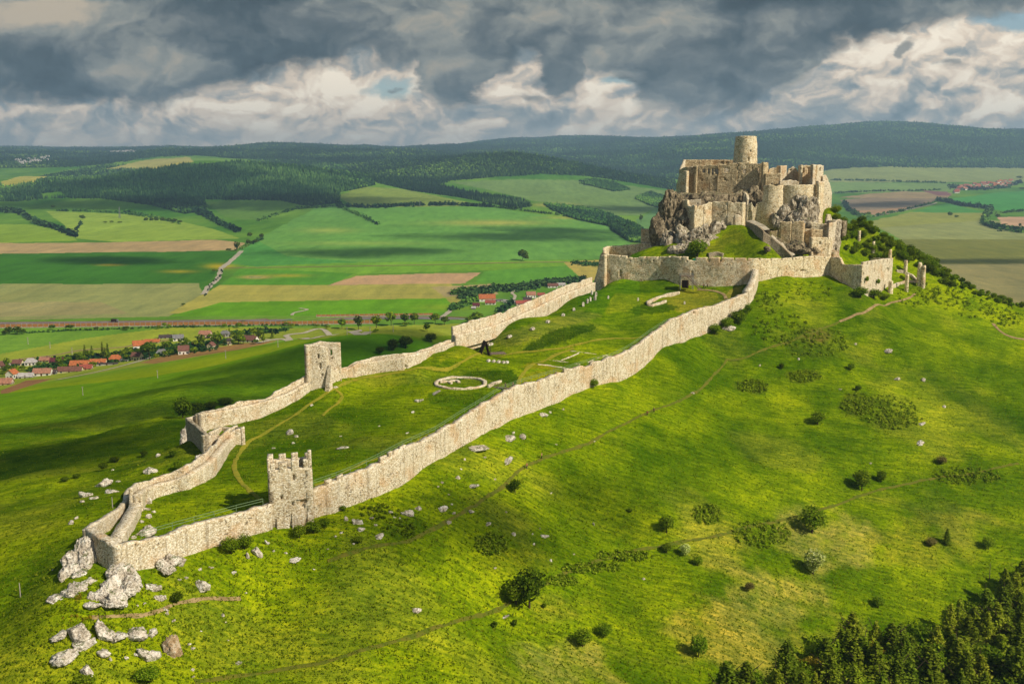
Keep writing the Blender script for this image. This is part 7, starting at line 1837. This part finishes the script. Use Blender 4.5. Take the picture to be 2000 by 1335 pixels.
barrier([(618,619),(730,617.5),(846,616)], 4.5, 'shorter orange noise barrier on the far side of the railway', 2)
path('rail_track', [(-60,634),(0,633.5),(200,631.5),(400,629),(520,626.5),(700,623),(860,622.5),(940,624.5),(1000,626)], 2.0, 'brown_tiles', lift=.8, rag=0, step=12)
path('rail_track', [(-60,631),(0,630.5),(200,628.8),(400,626.2),(520,624),(700,620.8),(860,620.2),(940,622.5),(1000,624)], 2.0, 'brown_tiles', lift=.8, rag=0, step=12)
x, y, z_ = hit(223, 630, 700); tk = empty('goods_wagon', (x, y, z_ + .8), 'small dark wagon standing on the railway', 'wagon')
bx(tk, 'body', (0, 0, 1.9), (5.4, 2.4, 2.2), 'dark_wood'); bx(tk, 'cab', (3.4, 0, 1.6), (1.4, 2.3, 1.9), 'grey_metal')
for a in (-1.9, 1.9, 3.3):
    mb = MB(); mb.tube((a, -1.2, .5), (a, 1.2, .5), .5, .5, 12); mb.build('wheel', MAT['dark_opening'], tk)
for i, (px, py) in enumerate([(441, 466), (1009, 404)][:0]): pass
for i, (px, py, hp, lab) in enumerate([(234,426,22,'lattice mast on the hill fields at left'),(820,404,14,'small transmitter mast on the hedge line of the central hill')]):
    X, Y, Z = hit(px, py, 1500); h = hp * Y / FOC; r = empty('lattice_mast', (X, Y, Z), lab, 'mast')
    for a, b in ((-1, -1), (1, -1), (1, 1), (-1, 1)): mb = MB(); mb.tube((a * h * .06, b * h * .06, 0), (a * .4, b * .4, h), .5, .4, 4); mb.build('leg', MAT['grey_metal'], r)
    mb = MB(); [mb.box((0, 0, h * (.3 + .22 * k)), (h * .12 * (1 - .28 * k), h * .12 * (1 - .28 * k), .5)) for k in range(3)]; mb.build('bracing', MAT['grey_metal'], r)
# ------------------------------------------------------------------ clouds above the frame, placed so that their shadows fall on the land
def cloud_mat():
    m = D.materials.new('cloud_vapour'); m.use_nodes = True; t = NT(m.node_tree); t.n.clear(); out = t.new('ShaderNodeOutputMaterial')
    tc = t.new('ShaderNodeTexCoord'); sp = t.new('ShaderNodeSeparateXYZ'); t.l.new(tc.outputs['Object'], sp.inputs[0])
    p = pos(t)
    r = t.m('SQRT', t.m('ADD', t.m('MULTIPLY', sp.outputs[0], sp.outputs[0]), t.m('MULTIPLY', sp.outputs[1], sp.outputs[1])))
    n = t.noise(p, .010, 6, .6)
    a = t.m('ADD', t.m('SUBTRACT', 1.0, r), t.m('MULTIPLY', t.m('SUBTRACT', n, .5), 1.1))
    al = t.m('MULTIPLY', t.sm(a, .0, .75), .6)
    d = t.new('ShaderNodeBsdfDiffuse'); d.inputs[0].default_value = (.85, .85, .85, 1); tr = t.new('ShaderNodeBsdfTransparent'); mx = t.new('ShaderNodeMixShader')
    t.l.new(al, mx.inputs[0]); t.l.new(tr.outputs[0], mx.inputs[1]); t.l.new(d.outputs[0], mx.inputs[2]); t.l.new(mx.outputs[0], out.inputs[0])
    return m
CM = cloud_mat()
def cloud(px, py, rx, ry, rot=0, h=760, Y=None):
    g = hit(px, py) if Y is None else P(px, py, Y)
    k = (h - g[2]) / SV[2]; c = np.array(g) + SV * k
    v, f = _ICO[4]; v = v.copy(); v = v * (1 + .12 * fbm(v[:, 0] * 1.5 + px, v[:, 1] * 1.5, v[:, 2], oct=3, seed=int(px) % 50))[:, None]
    o = link('cloud', mesh_np('cloud', v, [f]), None, CM); o.location = c; o.scale = (rx, ry, 9); o.rotation_euler = (0, 0, radians(rot))
    tag(o, 'unseen grey white cloud placed to cast shade on the land', 'cloud', 'clouds above the land', kind='stuff')
for c in CLOUDS_: cloud(*c)

# ------------------------------------------------------------------ air
hm = D.materials.new('air'); hm.use_nodes = True; t = NT(hm.node_tree); t.n.clear()
out = t.new('ShaderNodeOutputMaterial'); pvn = t.new('ShaderNodeVolumePrincipled')
pvn.inputs['Color'].default_value = (.50, .76, 1.0, 1); pvn.inputs['Density'].default_value = HAZE_D; pvn.inputs['Anisotropy'].default_value = .2
t.l.new(pvn.outputs[0], out.inputs['Volume'])
zlo = float(GZ.min()) - 3; zhi = max(float(GZ.max()) + 40, 60)
mb = MB(); xa = 1.3 * 18700 + 200
mb.box((0, 9200, (zlo + zhi) / 2), (2 * xa, 19400, zhi - zlo))
hzb = mb.build('haze', hm); tag(hzb, kind='stuff')
print('HAZE', zlo, zhi, 'objects', len(D.objects))
